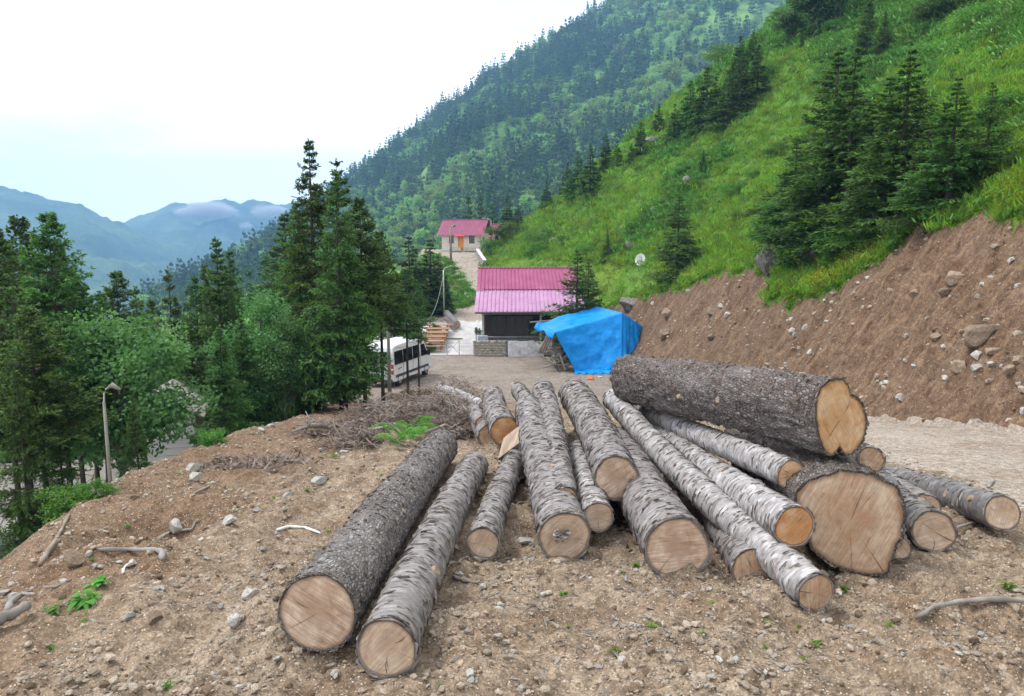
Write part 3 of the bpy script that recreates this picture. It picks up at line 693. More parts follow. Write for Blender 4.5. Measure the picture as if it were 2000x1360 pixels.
# valley bottom that runs out under everything to the horizon
vb = MB(); vb.add([(-3050, -70, -330), (1250, -70, -330), (1250, 3950, -330), (-3050, 3950, -330)], [(0, 1, 2, 3)])
tag(vb.build('valley_floor', M['forest_floor']), 'distant valley bottom', None, None, 'structure')
tv = MB()
# ------------------------------------------------------------------ logs
def log(near, far, d0, d1, bark, cut, label, shape=None, seed=0, flakes=120, bend=0.035, rough=0.012, name='log', stubs=0, group='felled logs in the pile'):
    """near, far: axis end points (world). d0, d1: diameters. shape(theta) -> radius factor for the near end."""
    near, far = Vector(near), Vector(far)
    ax = (far - near); L = ax.length; ax.normalize()
    x = ax.cross(Vector((0, 0, 1))).normalized(); z = x.cross(ax).normalized()
    # local frame: X = x, Y = ax, Z = z
    Mw = Matrix(((x.x, ax.x, z.x, near.x), (x.y, ax.y, z.y, near.y), (x.z, ax.z, z.z, near.z), (0, 0, 0, 1)))
    root = empty(name, mat=Mw)
    tag(root, label, 'log', group)
    n = 84; nr = int(np.clip(L / 0.028, 40, 190))
    th = np.arange(n) * 2 * np.pi / n; s = np.linspace(0, 1, nr)
    TH, S = np.meshgrid(th, s)
    rad = (d0 + (d1 - d0) * S) / 2
    cx, cz = np.cos(TH), np.sin(TH)
    if shape is not None:
        fac = shape(TH); rad = rad * (1 + (fac - 1) * np.clip(1.0 - S * 0.45, 0, 1))
    so = seed * 13.7
    ya = S * L
    rad = rad * (1 + 0.05 * fbm(cx * 0.8 + so, ya * 0.9, cz * 0.8, 3))
    if 'big' in bark.name or 'old' in bark.name or 'scaly' in bark.name:
        rad = rad + rough * (np.abs(fbm(cx * 7 * d0 + so, ya * 6.0, cz * 7 * d0, 4)) - 0.3) * 1.4 * (0.45 + 0.55 * sstep(0, 0.04, S))
    else:
        rad = rad + rough * 0.8 * (fbm(cx * 2.2 * d0 + so, ya * 11, cz * 2.2 * d0, 3)) + 0.004 * fbm(cx * 5 * d0 + so, ya * 38, cz * 5 * d0, 2)
    bx = bend * np.sin(S * np.pi) * np.cos(so); bz = bend * np.sin(S * np.pi) * np.sin(so)
    V_ = np.stack([bx + rad * cx, ya, bz + rad * cz], -1)
    # torn, uneven bark edge at both ends
    V_[0, :, 1] -= 0.0; V_[0, :, 1] += 0.012 * np.abs(fbm(np.cos(th) * 4 + so, np.sin(th) * 4, 1.0, 3)) 
    # bark rim thickness: extra ring folded in towards the wood
    rim0 = V_[0].copy(); rim0[:, 0] *= 0.955; rim0[:, 2] *= 0.955; rim0[:, 1] = 0.012
    rim1 = V_[-1].copy(); rim1[:, 0] = (rim1[:, 0]) * 0.95; rim1[:, 2] = rim1[:, 2] * 0.95; rim1[:, 1] = L - 0.012
    allv = np.concatenate([rim0[None], V_, rim1[None]], 0)
    i = np.arange((nr + 2) * n).reshape(nr + 2, n)
    q = np.stack([i[:-1], np.roll(i, -1, 1)[:-1], np.roll(i, -1, 1)[1:], i[1:]], -1).reshape(-1, 4)
    bo = obj('bark', mesh_np('bark', allv.reshape(-1, 3), q[:, ::-1], [bark], smooth=True), root)
    # cut faces
    def disc(rim, y, sgn, nm):
        rings = [1.0, 0.96, 0.88, 0.75, 0.6, 0.45, 0.3, 0.15]
        c = rim.mean(0); vv = []
        for f in rings:
            p = c + (rim - c) * f; p[:, 1] = y + 0.004 * fbm(p[:, 0] * 14 + so, p[:, 2] * 14, 2.0, 3) * (f < 0.99); vv.append(p)
        vv = np.concatenate(vv + [np.array([[c[0], y, c[2]]])])
        j = np.arange(len(rings) * n).reshape(len(rings), n)
        qq = np.stack([j[:-1], np.roll(j, -1, 1)[:-1], np.roll(j, -1, 1)[1:], j[1:]], -1).reshape(-1, 4)
        tt = np.stack([j[-1], np.roll(j[-1], -1), np.full(n, len(vv) - 1)], -1)
        if sgn > 0: qq, tt = qq[:, ::-1], tt[:, ::-1]
        me_ = mesh_np(nm, vv, [qq, tt], [cut], smooth=True)
        ea = me_.attributes.new('edge', 'FLOAT', 'POINT'); ea.data.foreach_set('value', np.concatenate([np.repeat(np.array(rings), n), [0.0]]).astype(np.float32))
        obj(nm, me_, root)
    r0 = rim0.copy(); r0[:, 0] *= 1.0; disc(rim0, 0.006, -1, 'cut_face'); disc(rim1, L - 0.006, 1, 'cut_face')
    # loose curls of bark standing off the surface
    rg = np.random.default_rng(seed + 50)
    if flakes:
        k = int(4.2 * flakes * L * (d0 + d1))
        fs_ = np.where(rg.random(k) < 0.06, rg.uniform(0, 0.012, k), rg.uniform(0.0, 1.0, k)); ft = rg.uniform(0, 2 * np.pi, k)
        ri = (fs_ * (nr - 1)).astype(int); ti = (ft / (2 * np.pi) * n).astype(int) % n
        P = V_[ri, ti]; cen = np.stack([bx[ri, ti], P[:, 1], bz[ri, ti]], -1)
        nrm = P - cen; nrm /= np.linalg.norm(nrm, axis=1)[:, None]
        tang = np.stack([-nrm[:, 2], np.zeros(k), nrm[:, 0]], -1)
        wl_ = rg.uniform(0.012, 0.05, k) * (1.0 if 'scaly' not in bark.name and 'old' not in bark.name else 0.55); ln = rg.uniform(0.003, 0.014, k)
        lift = rg.uniform(0.001, 0.009, k) * np.where(rg.random(k) < 0.12, 2.2, 1.0)
        axv = np.array([0, 1.0, 0]) * np.where(rg.random(k) < 0.5, 1, -1)[:, None]
        a = P + nrm * 0.001 - tang * wl_[:, None]; b = P + nrm * 0.001 + tang * wl_[:, None]
        c = b * 1.0 + axv * ln[:, None] - tang * (wl_ * rg.uniform(0.0, 0.6, k))[:, None] + nrm * lift[:, None]
        d = a * 1.0 + axv * ln[:, None] + tang * (wl_ * rg.uniform(0.0, 0.6, k))[:, None] + nrm * (lift * rg.uniform(0.2, 1.2, k))[:, None]
        vv = np.stack([a, b, c, d], 1).reshape(-1, 3)
        fo = obj('bark_flakes', mesh_np('bark_flakes', vv, np.arange(4 * k).reshape(k, 4), [M['flake_dark'], M['flake'] if 'scaly' not in bark.name and 'old' not in bark.name else M['flake_dark']], (rg.random(k) < 0.62).astype(int)), root)
        fo['kind'] = 'stuff'
    # drying cracks running out from the heart of the near face
    for j in range(int(rg.integers(1, 4))):
        a_ = rg.uniform(0, 2 * PI); i0 = int(a_ / (2 * PI) * n) % n; e_ = Vector(rim0[i0]); c_ = Vector(rim0.mean(0)); f0 = rg.uniform(0.0, 0.45); f1 = rg.uniform(0.7, 1.0)
        p0, p1 = c_.lerp(e_, f0), c_.lerp(e_, f1); t_ = (e_ - c_).cross(Vector((0, 1, 0))).normalized(); w_ = rg.uniform(0.0008, 0.0024); md = p0.lerp(p1, 0.5) + t_ * rg.uniform(-0.012, 0.012)
        mb = MB(); mb.tube([(p0.x, 0.003, p0.z), (md.x, 0.003, md.z), (p1.x, 0.003, p1.z)], [w_ * 0.3, w_, w_ * (1.5 if f1 > 0.9 else 0.3)], 5)
        mb.build('crack', M['crack'], root)
    # knots: cut branch stubs
    for j in range(stubs):
        ss = rg.uniform(0.1, 0.9); tt = rg.uniform(-0.3, math.pi + 0.3)
        ri = int(ss * (nr - 1)); ti = int((tt / (2 * math.pi)) * n) % n
        p = Vector(V_[ri, ti]); c = Vector((bx[ri, ti], p.y, bz[ri, ti])); nd = (p - c).normalized()
        sr = rg.uniform(0.015, 0.035)
        mb = MB(); mb.tube([p - nd * 0.02, p + nd * rg.uniform(0.004, 0.02)], [sr * 1.5, sr], 12)
        mb.build('branch_stub', M['wound'], root, smooth=False)
    return root

def L_(n0, dep0, n1, dep1): return at_depth(n0[0], n0[1], dep0), at_depth(n1[0], n1[1], dep1)
def butt(a1, f1, w1, a2=0, f2=0, w2=1):      # bulges of a root-flared butt
    return lambda th: 1 + f1 * np.exp(-(((th - a1 + np.pi) % (2 * np.pi) - np.pi) / w1) ** 2) + f2 * np.exp(-(((th - a2 + np.pi) % (2 * np.pi) - np.pi) / w2) ** 2)
PI = math.pi
LOGS = [
 # near px, depth, far px, depth, d0, d1, bark, cut, label, options
 ((619, 1199), 4.66, (862, 872), 9.9, 0.475, 0.42, 'bark_spruce', 0, 'thick scaly grey log at the far left of the pile with a wide saw-scratched end', dict(flakes=160, stubs=3)),
 ((755, 1266), 4.41, (928, 908), 9.1, 0.335, 0.30, 'bark_grey', 1, 'grey log with a cracked end, frontmost, beside the thick scaly log', dict(flakes=150, stubs=2)),
 ((943, 1061), 6.25, (1010, 895), 8.9, 0.255, 0.24, 'bark_grey', 1, 'short thin grey log lying alone to the left of the main stack', dict(flakes=220)),
 ((1103, 1050), 6.25, (1035, 800), 9.9, 0.42, 0.37, 'bark_grey', 1, 'long grey log half sunk in soil with a torn knot on its end', dict(flakes=170, stubs=2)),
 ((1104, 972), 6.75, (1060, 762), 10.6, 0.195, 0.29, 'bark_grey', 4, 'thin grey log squeezed on top between two thick grey logs', dict(flakes=180)),
 ((1204, 934), 7.0, (1120, 768), 10.6, 0.40, 0.40, 'bark_grey', 0, 'thick grey log on top in the middle of the stack, moss on its side', dict(flakes=190, stubs=2)),
 ((1168, 1011), 6.6, (1128, 880), 9.0, 0.25, 0.24, 'bark_birch', 1, 'small pale-barked log end tucked below the top middle log', dict(flakes=140)),
 ((1325, 1073), 5.9, (1205, 870), 9.2, 0.49, 0.46, 'bark_grey', 0, 'thick log with a broad round saw-marked end in front of the pale birch logs', dict(flakes=150)),
 ((1594, 1160), 5.3, (1195, 778), 9.8, 0.27, 0.25, 'bark_birch', 4, 'long pale birch-like log reaching out lowest to the front right', dict(flakes=110, stubs=2, bend=0.05)),
 ((1552, 1029), 5.75, (1262, 830), 9.6, 0.30, 0.28, 'bark_birch', 2, 'pale log with a bright orange end resting against the huge butt face', dict(flakes=110, stubs=1)),
 ((1547, 928), 6.35, (1245, 800), 9.8, 0.25, 0.21, 'bark_birch', 3, 'white-barked log with a small orange end under the giant dark log', dict(flakes=100, stubs=1)),
 ((1660, 1018), 6.05, (1470, 872), 9.0, 0.78, 0.66, 'bark_big', 4, 'huge log butt with a wide pale cut face and flat foot', dict(flakes=140, shape='huge', rough=0.03)),
 ((1645, 819), 6.3, (1232, 742), 9.5, 0.60, 0.57, 'bark_big', 3, 'giant dark rough-barked log lying across the top right of the pile', dict(flakes=190, shape='big', rough=0.028, stubs=3)),
 ((1703, 897), 6.75, (1610, 850), 9.0, 0.215, 0.20, 'bark_grey', 4, 'small round log end just below the giant dark log', dict(flakes=100)),
 ((1824, 1038), 6.5, (1700, 930), 9.0, 0.345, 0.32, 'bark_smooth', 1, 'smooth grey log with a pale round end right of the huge butt', dict(flakes=60, stubs=2)),
 ((1808, 992), 7.2, (1725, 935), 9.2, 0.26, 0.25, 'bark_grey', 1, 'slanted log end peeking out behind the smooth grey log', dict(flakes=80)),
 ((1959, 1003), 6.75, (1738, 938), 9.4, 0.30, 0.34, 'bark_smooth', 1, 'smooth dark grey log at the far right beside the road', dict(flakes=60, stubs=5)),
 ((1757, 1070), 6.25, (1690, 1000), 8.0, 0.17, 0.16, 'bark_smooth', 0, 'small round log end on the ground right of the huge butt', dict(flakes=40)),
 ((1472, 1114), 5.85, (1380, 960), 8.2, 0.32, 0.30, 'bark_grey', 4, 'dark log under the long pale log, its end in shade', dict(flakes=140)),
 ((986, 842), 9.6, (962, 772), 13.2, 0.36, 0.34, 'bark_grey', 2, 'log with an orange end at the back left, near the dead branches', dict(flakes=120)),
 ((1046, 800), 10.9, (1012, 762), 13.0, 0.25, 0.24, 'bark_grey', 1, 'grey log behind the long grey log, at the back of the stack', dict(flakes=120)),
 ((1060, 812), 11.2, (1003, 752), 14.0, 0.13, 0.11, 'bark_birch', 1, 'thin pale log with a knobbly tip across the back of the stack', dict(flakes=80, stubs=3)),
 ((946, 794), 14.5, (858, 757), 20.0, 0.20, 0.19, 'bark_birch', 4, 'white log lying behind the brown dead branches', dict(flakes=60)),
 ((944, 829), 12.0, (925, 800), 14.5, 0.25, 0.24, 'bark_grey', 3, 'small orange log end beside the dead branches', dict(flakes=60)),
 ((957, 852), 11.4, (938, 815), 13.8, 0.34, 0.33, 'bark_grey', 4, 'brown round log end below the small orange one by the branches', dict(flakes=60)),
]
def outline(cx, cy, R_, pts):
    """Radius factor by angle from an outline followed on the cut face."""
    a = np.array([math.atan2(cy - y, x - cx) for x, y in pts]); r = np.array([math.hypot(x - cx, y - cy) / R_ for x, y in pts])
    o = np.argsort(a); a, r = a[o], r[o]; a3 = np.concatenate([a - 2 * PI, a, a + 2 * PI]); r3 = np.concatenate([r, r, r])
    return lambda th: np.interp((np.asarray(th) + PI) % (2 * PI) - PI, a3, r3)
HUGESH = outline(1660, 1018, 98, [(1553, 962), (1583, 936), (1612, 926), (1640, 916), (1680, 920), (1712, 930), (1745, 946), (1762, 985), (1764, 1020), (1752, 1065), (1740, 1105), (1736, 1124), (1700, 1125), (1655, 1119), (1610, 1092), (1578, 1060), (1556, 1010)])
BIG = outline(1645, 819, 72.6, [(1578, 790), (1584, 768), (1600, 748), (1620, 739), (1645, 740), (1660, 752), (1668, 772), (1690, 788), (1704, 812), (1709, 835), (1700, 866), (1676, 889), (1655, 894), (1646, 884), (1640, 872), (1632, 882), (1622, 891), (1604, 882), (1592, 858), (1582, 825)])
for k, (n0, dp0, n1, dp1, d0, d1, bk, ct, lab, op) in enumerate(LOGS):
    op = dict(op); sh = op.pop('shape', None)
    a, b = L_(n0, dp0, n1, dp1)
    log(a, b, d0, d1, M[bk], CUT[ct], lab, shape={'huge': HUGESH, 'big': BIG, None: None}[sh], seed=k + 1, **op)
# the wedge: a half-round offcut standing on edge at the back left
def wedge():
    p = at_depth(1000, 862, 9.0)
    root = empty('split_log', p, R(-35)); tag(root, 'split half log with a pale flat face leaning at the back left', 'log', 'felled logs in the pile')
    n = 20; L = 0.34; r = 0.2; v = []
    for s in (0, 1):
        for k in range(n + 1):
            a = math.pi * k / n
            v.append((math.cos(a) * r, s * L - L / 2, -math.sin(a) * r * 0.75 * (1 - 0.25 * s)))
    f = [(k, k + 1, n + 2 + k, n + 1 + k) for k in range(n)]
    mb = MB(); mb.add(v, f); mb.add(v[:n + 1], [tuple(range(n + 1))]); mb.add(v[n + 1:], [tuple(range(n, -1, -1))])
    bo = mb.build('bark', M['bark_spruce'], root)
    m2 = MB(); m2.add([(-r, -L / 2, .002), (r, -L / 2, .002), (r, L / 2, .03), (-r, L / 2, .03)], [(0, 1, 2, 3)]); m2.add([(-r, -L / 2, .0), (r, -L / 2, .0), (r, L / 2, .028), (-r, L / 2, .028)], [(3, 2, 1, 0)])
    m2.build('split_face', M['wound'], root)
    root.rotation_euler = (R(35), R(-38), R(-40))
wedge()
# torn knot of splinters on the half-sunk log's end
def torn_knot():
    p = at_depth(1094, 1046, 6.22); mb = MB(); rg = random.Random(4)
    for k in range(26):
        o = Vector((rg.uniform(-.045, .05), rg.uniform(-.03, 0.0), rg.uniform(-.045, .045)))
        d = Vector((rg.uniform(-.02, .06), rg.uniform(-.07, -.02), rg.uniform(-.02, .05)))
        mb.bar(p + o, p + o + d * .6, rg.uniform(.02, .045), rg.uniform(.006, .014))
    tag(mb.build('torn_bark', M['flake']), 'torn lump of splintered bark stuck on a sawn log end', 'bark')
torn_knot()
# ------------------------------------------------------------------ vegetation generators
def norm(a): return a / np.maximum(np.linalg.norm(a, axis=-1, keepdims=True), 1e-9)

def blades(P, D, ln, wd, rg, tilt=0.6):
    """Rhombic needle sprays: root points P, directions D -> verts, quads."""
    k = len(P)
    up = np.tile([0, 0, 1.0], (k, 1)) + rg.normal(0, tilt, (k, 3))
    side = norm(np.cross(D, up))
    a = P; b = P + D * (ln * 0.55)[:, None] + side * wd[:, None]; c = P + D * ln[:, None]; d = P + D * (ln * 0.5)[:, None] - side * wd[:, None]
    return np.stack([a, b, c, d], 1).reshape(-1, 3), np.arange(4 * k).reshape(k, 4)

def conifer_mesh(h, rmax, seed, tr=0.0135, nb=90, nt=9, nk=4, bl=0.2, bw=0.035, bare=0.06, shape=1.07, droop=0.35, gap=0.12, lean=0.0, side=0.55):
    """Spruce of height h: (crown verts, quads), (wood verts, quads)."""
    rg = np.random.default_rng(seed)
    nw = max(6, nb // 7); lev = (rg.integers(0, nw, nb) + 0.5 + rg.normal(0, 0.13, nb)) / nw; t = np.sort(bare + (1 - bare) * np.clip(lev, 0, 1) ** 0.92); t = np.minimum(t, 0.985)
    az = rg.uniform(0, 2 * np.pi, nb)
    irr = 1 + 0.22 * np.sin(az * 2 + rg.uniform(0, 6)) * (1 - t)
    u_ = (t - bare) / (1 - bare)
    prof = np.where(u_ < 0.10, 0.62 + 3.8 * u_, 1.0) * (1 - u_) ** shape
    L = rmax * prof * rg.uniform(0.68, 1.15, nb) * irr + 0.009 * h
    hole = rg.random(nb) < gap; L = np.where(hole, L * 0.45, L)
    dirh = np.stack([np.cos(az), np.sin(az), np.zeros(nb)], -1)
    lift = lerp(-0.12, 0.55, t ** 1.5) + rg.normal(0, 0.08, nb); dr = droop * (1 - t * 0.75) + rg.normal(0, 0.06, nb)
    base = np.stack([lean * h * t ** 2, np.zeros(nb), t * h], -1)
    def bp(i, s): return base[i] + dirh[i] * (L[i] * s)[:, None] + np.array([0, 0, 1.0]) * (L[i] * (lift[i] * s - dr[i] * s * s + 0.22 * s ** 4))[:, None]
    # twigs
    ntb = np.maximum(2, (nt * (0.06 + 1.0 * L / rmax)).astype(int))
    bi = np.repeat(np.arange(nb), ntb * 2); k = len(bi)
    s = rg.uniform(0.12, 1.0, k); sd = np.where(rg.random(k) < 0.5, -1.0, 1.0)
    p = bp(bi, s); ang = sd * rg.uniform(0.55, 1.15, k); ca, sa = np.cos(ang), np.sin(ang); dh = dirh[bi]
    td = np.stack([dh[:, 0] * ca - dh[:, 1] * sa, dh[:, 0] * sa + dh[:, 1] * ca, rg.normal(-0.18, 0.18, k) + 0.25 * t[bi]], -1); td = norm(td)
    tl = (side * L[bi] * (1.05 - 0.75 * s) * rg.uniform(0.5, 1.1, k)) + bl * 0.7 * (1.05 - 0.85 * t[bi])
    tl = np.minimum(tl, 5.5 * bl) * (1 - 0.6 * t[bi] ** 3)
    ti = np.repeat(np.arange(k), nk); m = len(ti)
    q = rg.random(m) ** 0.8
    P = p[ti] + td[ti] * (tl[ti] * q)[:, None] + np.array([0, 0, -1.0]) * (tl[ti] * 0.25 * q * q)[:, None]
    D = norm(td[ti] + rg.normal(0, 0.42, (m, 3)) + np.array([0, 0, -0.12]))
    ln = bl * rg.uniform(0.6, 1.3, m) * (1.05 - 0.62 * t[bi][ti]); wd = bw * rg.uniform(0.6, 1.3, m) * (1.05 - 0.4 * t[bi][ti])
    tip = ((s[ti] > 0.66) & (rg.random(m) < 0.62) | (rg.random(m) < 0.10)).astype(int)
    cv, cq = blades(P, D, ln, wd, rg)
    # leader tip
    m2 = 24; z = h * rg.uniform(0.93, 1.0, m2); P2 = np.stack([lean * h * (z / h) ** 2, np.zeros(m2), z], -1)
    D2 = norm(np.stack([rg.normal(0, 1, m2), rg.normal(0, 1, m2), rg.uniform(0.2, 1.2, m2)], -1))
    v2, q2 = blades(P2, D2, bl * rg.uniform(0.3, 0.6, m2), bw * 0.6 * np.ones(m2), rg)
    tip = np.concatenate([tip, np.zeros(m2, int)])
    cv = np.concatenate([cv, v2]); cq = np.concatenate([cq, q2 + len(cv) - len(v2)])
    # wood: trunk and boughs
    zz = np.linspace(-0.25, h, 12); rr = tr * h * (1 - zz / h) ** 0.8 + 0.004; rr[0] *= 1.25; rr[1] *= 1.1
    mb = MB(); mb.tube([(lean * h * (max(z_, 0) / h) ** 2, 0, z_) for z_ in zz], list(rr), 9)
    for j in range(nb):
        if L[j] < 0.25 * rmax: continue
        ss = np.array([0.0, 0.4, 0.75]); pts = bp(np.full(3, j), ss); mb.tube(pts, [0.012 * L[j] + 0.006, 0.008 * L[j] + 0.004, 0.004], 4, cap=False)
    return cv, cq, mb, tip

def dead_sticks(mb, h, bare, rg, n):
    for j in range(n):
        z = h * rg.uniform(0.05, bare); a = rg.uniform(0, 6.28); l = rg.uniform(0.25, 0.9)
        mb.tube([(0, 0, z), (math.cos(a) * l * .6, math.sin(a) * l * .6, z - .05), (math.cos(a) * l, math.sin(a) * l, z - rg.uniform(.05, .3))], [.014, .009, .004], 4, cap=False)

def make_conifer(name, h, seed, crown_mat='needles', **kw):
    sticks = kw.pop('sticks', 0); rm = kw.pop('rmax', 0.19 * h)
    cv, cq, mb, tip = conifer_mesh(h, rm, seed, **kw)
    if sticks: dead_sticks(mb, h, kw.get('bare', .06) + 0.05, random.Random(seed), sticks)
    root = empty(name)
    mb.build('trunk', M['trunk'], root, smooth=True)
    obj('crown', mesh_np('crown', cv, cq, [M[crown_mat], M['needle_tips']], tip), root)
    return root, h

def make_broadleaf(name, h, seed, rx=0.36, nleaf=9000, leaf=0.09, base=0.22, mat='broad', trunk='trunk_grey', lobes=26):
    rg = np.random.default_rng(seed); root = empty(name)
    cen = []
    while len(cen) < lobes:
        p = rg.uniform(-1, 1, 3)
        if np.linalg.norm(p) < 1 and np.linalg.norm(p) > 0.25: cen.append(p)
    cen = np.array(cen); cz = base + (1 - base) * (cen[:, 2] * 0.5 + 0.5)
    wid = np.sin(np.clip((cz - base) / (1 - base), 0.06, 0.97) * np.pi) ** 0.55
    C = np.stack([cen[:, 0] * rx * h * wid, cen[:, 1] * rx * h * wid, cz * h * 0.95], -1)
    ci = rg.integers(0, lobes, nleaf); r = rx * h * rg.uniform(0.26, 0.46, lobes)
    d = norm(rg.normal(0, 1, (nleaf, 3))) * (rg.random(nleaf) ** 0.42)[:, None]
    P = C[ci] + d * r[ci][:, None] * np.array([1.15, 1.15, 0.7])
    D = norm(rg.normal(0, 1, (nleaf, 3)) + np.array([0, 0, -0.35]) + d * 0.6)
    v, q = blades(P, D, leaf * rg.uniform(0.7, 1.4, nleaf), leaf * 0.42 * rg.uniform(0.7, 1.3, nleaf), rg, 0.9)
    mb = MB(); tr = 0.014 * h + 0.02
    mb.tube([(0, 0, -.3), (0.01 * h, 0, h * .25), (-0.01 * h, 0.01 * h, h * .55), (0, 0, h * .8)], [tr * 1.2, tr, tr * .6, tr * .2], 9)
    for c in C:
        z0 = max(0.12 * h, c[2] - 0.25 * h * rg.uniform(.6, 1.2)); mid = (c + np.array([0, 0, z0])) / 2 + np.array([0, 0, -0.03 * h])
        mb.tube([(0, 0, z0), mid, c], [tr * .4, tr * .25, tr * .1], 5, cap=False)
    mb.build('trunk', M[trunk], root, smooth=True)
    obj('crown', mesh_np('crown', v, q, [M[mat]]), root)
    return root, h

USED = set()
def place(proto, loc, h, rz, label, cat, group, wide=1.0, tilt=0.0):
    root, ph = proto
    o = root if root.name not in USED else copy_tree(root)
    USED.add(root.name)
    s = h / ph; o.location = loc; o.scale = (s * wide, s * wide, s); o.rotation_euler = (tilt, tilt * 0.4, rz)
    tag(o, label, cat, group)
    return o

def tree_at(proto, px, top, Y, rz, label, group, wide=1.0, cat='tree', tilt=0.0):
    """Tree whose tip is at photo pixel (px, top), standing on the ground at distance Y."""
    p = at(px, top, Y); z = hz(p.x, Y)
    return place(proto, (p.x, Y, z - 0.05), p.z - z + 0.05, rz, label, cat, group, wide, tilt)
def tree_on(proto, px, base, top, rz, label, group, wide=1.0, cat='tree', push=0.0):
    g = hit(px, base, push); t = at(px, top, g.y)
    return place(proto, (g.x, g.y, g.z - 0.05), t.z - g.z + 0.05, rz, label, cat, group, wide)

# prototypes (each is used as the first of its kind)
HERO = [make_conifer('spruce_tree', 9.5, 11, nb=270, nt=20, nk=6, bl=0.23, bw=0.034, bare=0.13, rmax=2.2, shape=1.02, sticks=16),
        make_conifer('spruce_tree', 9.5, 12, nb=255, nt=20, nk=6, bl=0.23, bw=0.034, bare=0.10, rmax=1.9, shape=0.94, sticks=14, gap=0.2),
        make_conifer('spruce_tree', 9.5, 13, nb=240, nt=20, nk=6, bl=0.24, bw=0.034, bare=0.20, rmax=2.1, shape=1.12, sticks=20, gap=0.25)]
HIGH = [make_conifer('spruce_tree', 9.5, 15, nb=185, nt=20, nk=6, bl=0.23, bw=0.034, bare=0.50, tr=0.0095, rmax=1.7, shape=0.9, sticks=14),
        make_conifer('spruce_tree', 9.0, 16, nb=120, nt=15, nk=6, bl=0.2, bw=0.032, bare=0.55, tr=0.0085, rmax=1.3, shape=0.8, sticks=12, gap=0.2)]
THIN = make_conifer('spruce_tree', 9.0, 14, nb=120, nt=15, nk=6, bl=0.2, bw=0.032, bare=0.30, rmax=1.3, shape=0.82, sticks=14, gap=0.3)
BUSHY = [make_conifer('spruce_tree', 6.0, 21, nb=190, nt=18, nk=6, bl=0.17, bw=0.028, bare=0.02, rmax=1.75, shape=1.07, droop=0.25),
         make_conifer('spruce_tree', 6.0, 22, nb=180, nt=18, nk=6, bl=0.17, bw=0.028, bare=0.02, rmax=1.45, shape=1.12, droop=0.3, gap=0.2)]
MID = [make_conifer('spruce_tree', 10.0, 31, nb=120, nt=11, nk=4, bl=0.4, bw=0.095, bare=0.03, rmax=1.9, shape=1.12),
       make_conifer('spruce_tree', 10.0, 32, nb=120, nt=11, nk=4, bl=0.4, bw=0.095, bare=0.05, rmax=1.6, shape=1.07, gap=0.2),
       make_conifer('spruce_tree', 10.0, 33, nb=120, nt=11, nk=4, bl=0.42, bw=0.1, bare=0.03, rmax=2.3, shape=1.17)]
ALDER = [make_broadleaf('alder_tree', 7.0, 41, rx=0.36, nleaf=13000, leaf=0.13, lobes=34, base=0.36), make_broadleaf('alder_tree', 7.0, 42, rx=0.30, nleaf=11000, leaf=0.13, lobes=30)]

# --- the clump in the middle left
G1 = 'spruces in the clump beside the van'
tree_at(HERO[0], 655, 335, 25.0, 0.3, 'tall dense spruce with the thickest bare trunk, front of the middle clump', G1, 0.88)
tree_at(HERO[1], 603, 272, 27.5, 1.3, 'tallest spruce of the middle clump with a spindly forked top', G1, 0.95)
tree_at(HIGH[0], 702, 385, 26.5, 2.2, 'spruce in the right half of the middle clump, over the white van', G1, 1.0)
tree_at(THIN, 656, 312, 28.5, 0.9, 'slender spruce with a thin bare tip inside the middle clump', G1, 1.2)
tree_at(HERO[0], 580, 395, 30.0, 4.0, 'spruce at the left side of the middle clump', G1, 1.15)
tree_at(HIGH[0], 740, 450, 31.0, 5.0, 'lower spruce whose boughs hang over the van roof', G1, 1.1)
tree_at(HIGH[1], 792, 525, 33.0, 3.2, 'young spruce with a thin bare trunk in front of the van door', G1, 1.25)
tree_at(HIGH[1], 815, 560, 36.0, 1.2, 'smallest young spruce with a thin trunk by the van front', G1, 1.2)
tree_at(HERO[1], 555, 415, 36.0, 2.9, 'dark narrow spruce just behind the left side of the middle clump', G1, 1.2)
# --- spruces by the terrace left of the road
G2 = 'spruces beside the wooden terrace'
for k, (px, tp, Y, pr, w) in enumerate([(768, 520, 62, 0, 1.2), (798, 462, 73, 1, 1.2), (812, 485, 75, 0, 1.2), (840, 468, 76, 1, 1.3), (856, 500, 77, 2, 1.1), (872, 548, 76, 1, 1.0)]):
    tree_at(MID[pr], px, tp, Y, k * 1.3, '%s spruce from the left in the group beside the wooden terrace' % ORD[k], G2, w * 1.4)
# --- left forest
G3 = 'spruces of the left wood'
left = [(-15, 445, 22, 'G0', 1.2), (44, 420, 26, 'G0', 1.1), (90, 413, 21, 'G0', 1.2), (128, 492, 23, 'G0', 1.25), (22, 560, 18, 'G1', 1.5), (160, 560, 22, 'G1', 1.5), (185, 640, 19, 'G1', 1.6), (105, 610, 18, 'G1', 1.5), (270, 690, 21, 'G1', 1.6), (30, 720, 15.5, 'H1', 1.1), (105, 790, 16.5, 'H0', 1.0), (262, 770, 17, 'H1', 1.0), (60, 600, 16.5, 'G0', 1.5),
        (226, 528, 30, 'G0', 1.2), (190, 575, 40, 'M0', 1.0), (270, 562, 46, 'M1', 1.2), (292, 585, 52, 'M0', 1.1), (326, 530, 46, 'M2', 1.0), (150, 540, 50, 'M1', 1.0),
        (380, 540, 33, 'H0', 1.1), (421, 464, 31, 'H1', 1.15), (452, 490, 33, 'H0', 1.1), (398, 515, 36, 'H2', 1.0), (372, 640, 27, 'H1', 1.3), (430, 640, 22, 'H2', 1.4), (530, 560, 34, 'H1', 1.2), (510, 640, 27, 'H0', 1.3), (470, 620, 24, 'H1', 1.3), (110, 470, 40, 'M0', 1.1), (8, 480, 45, 'M1', 1.1)]
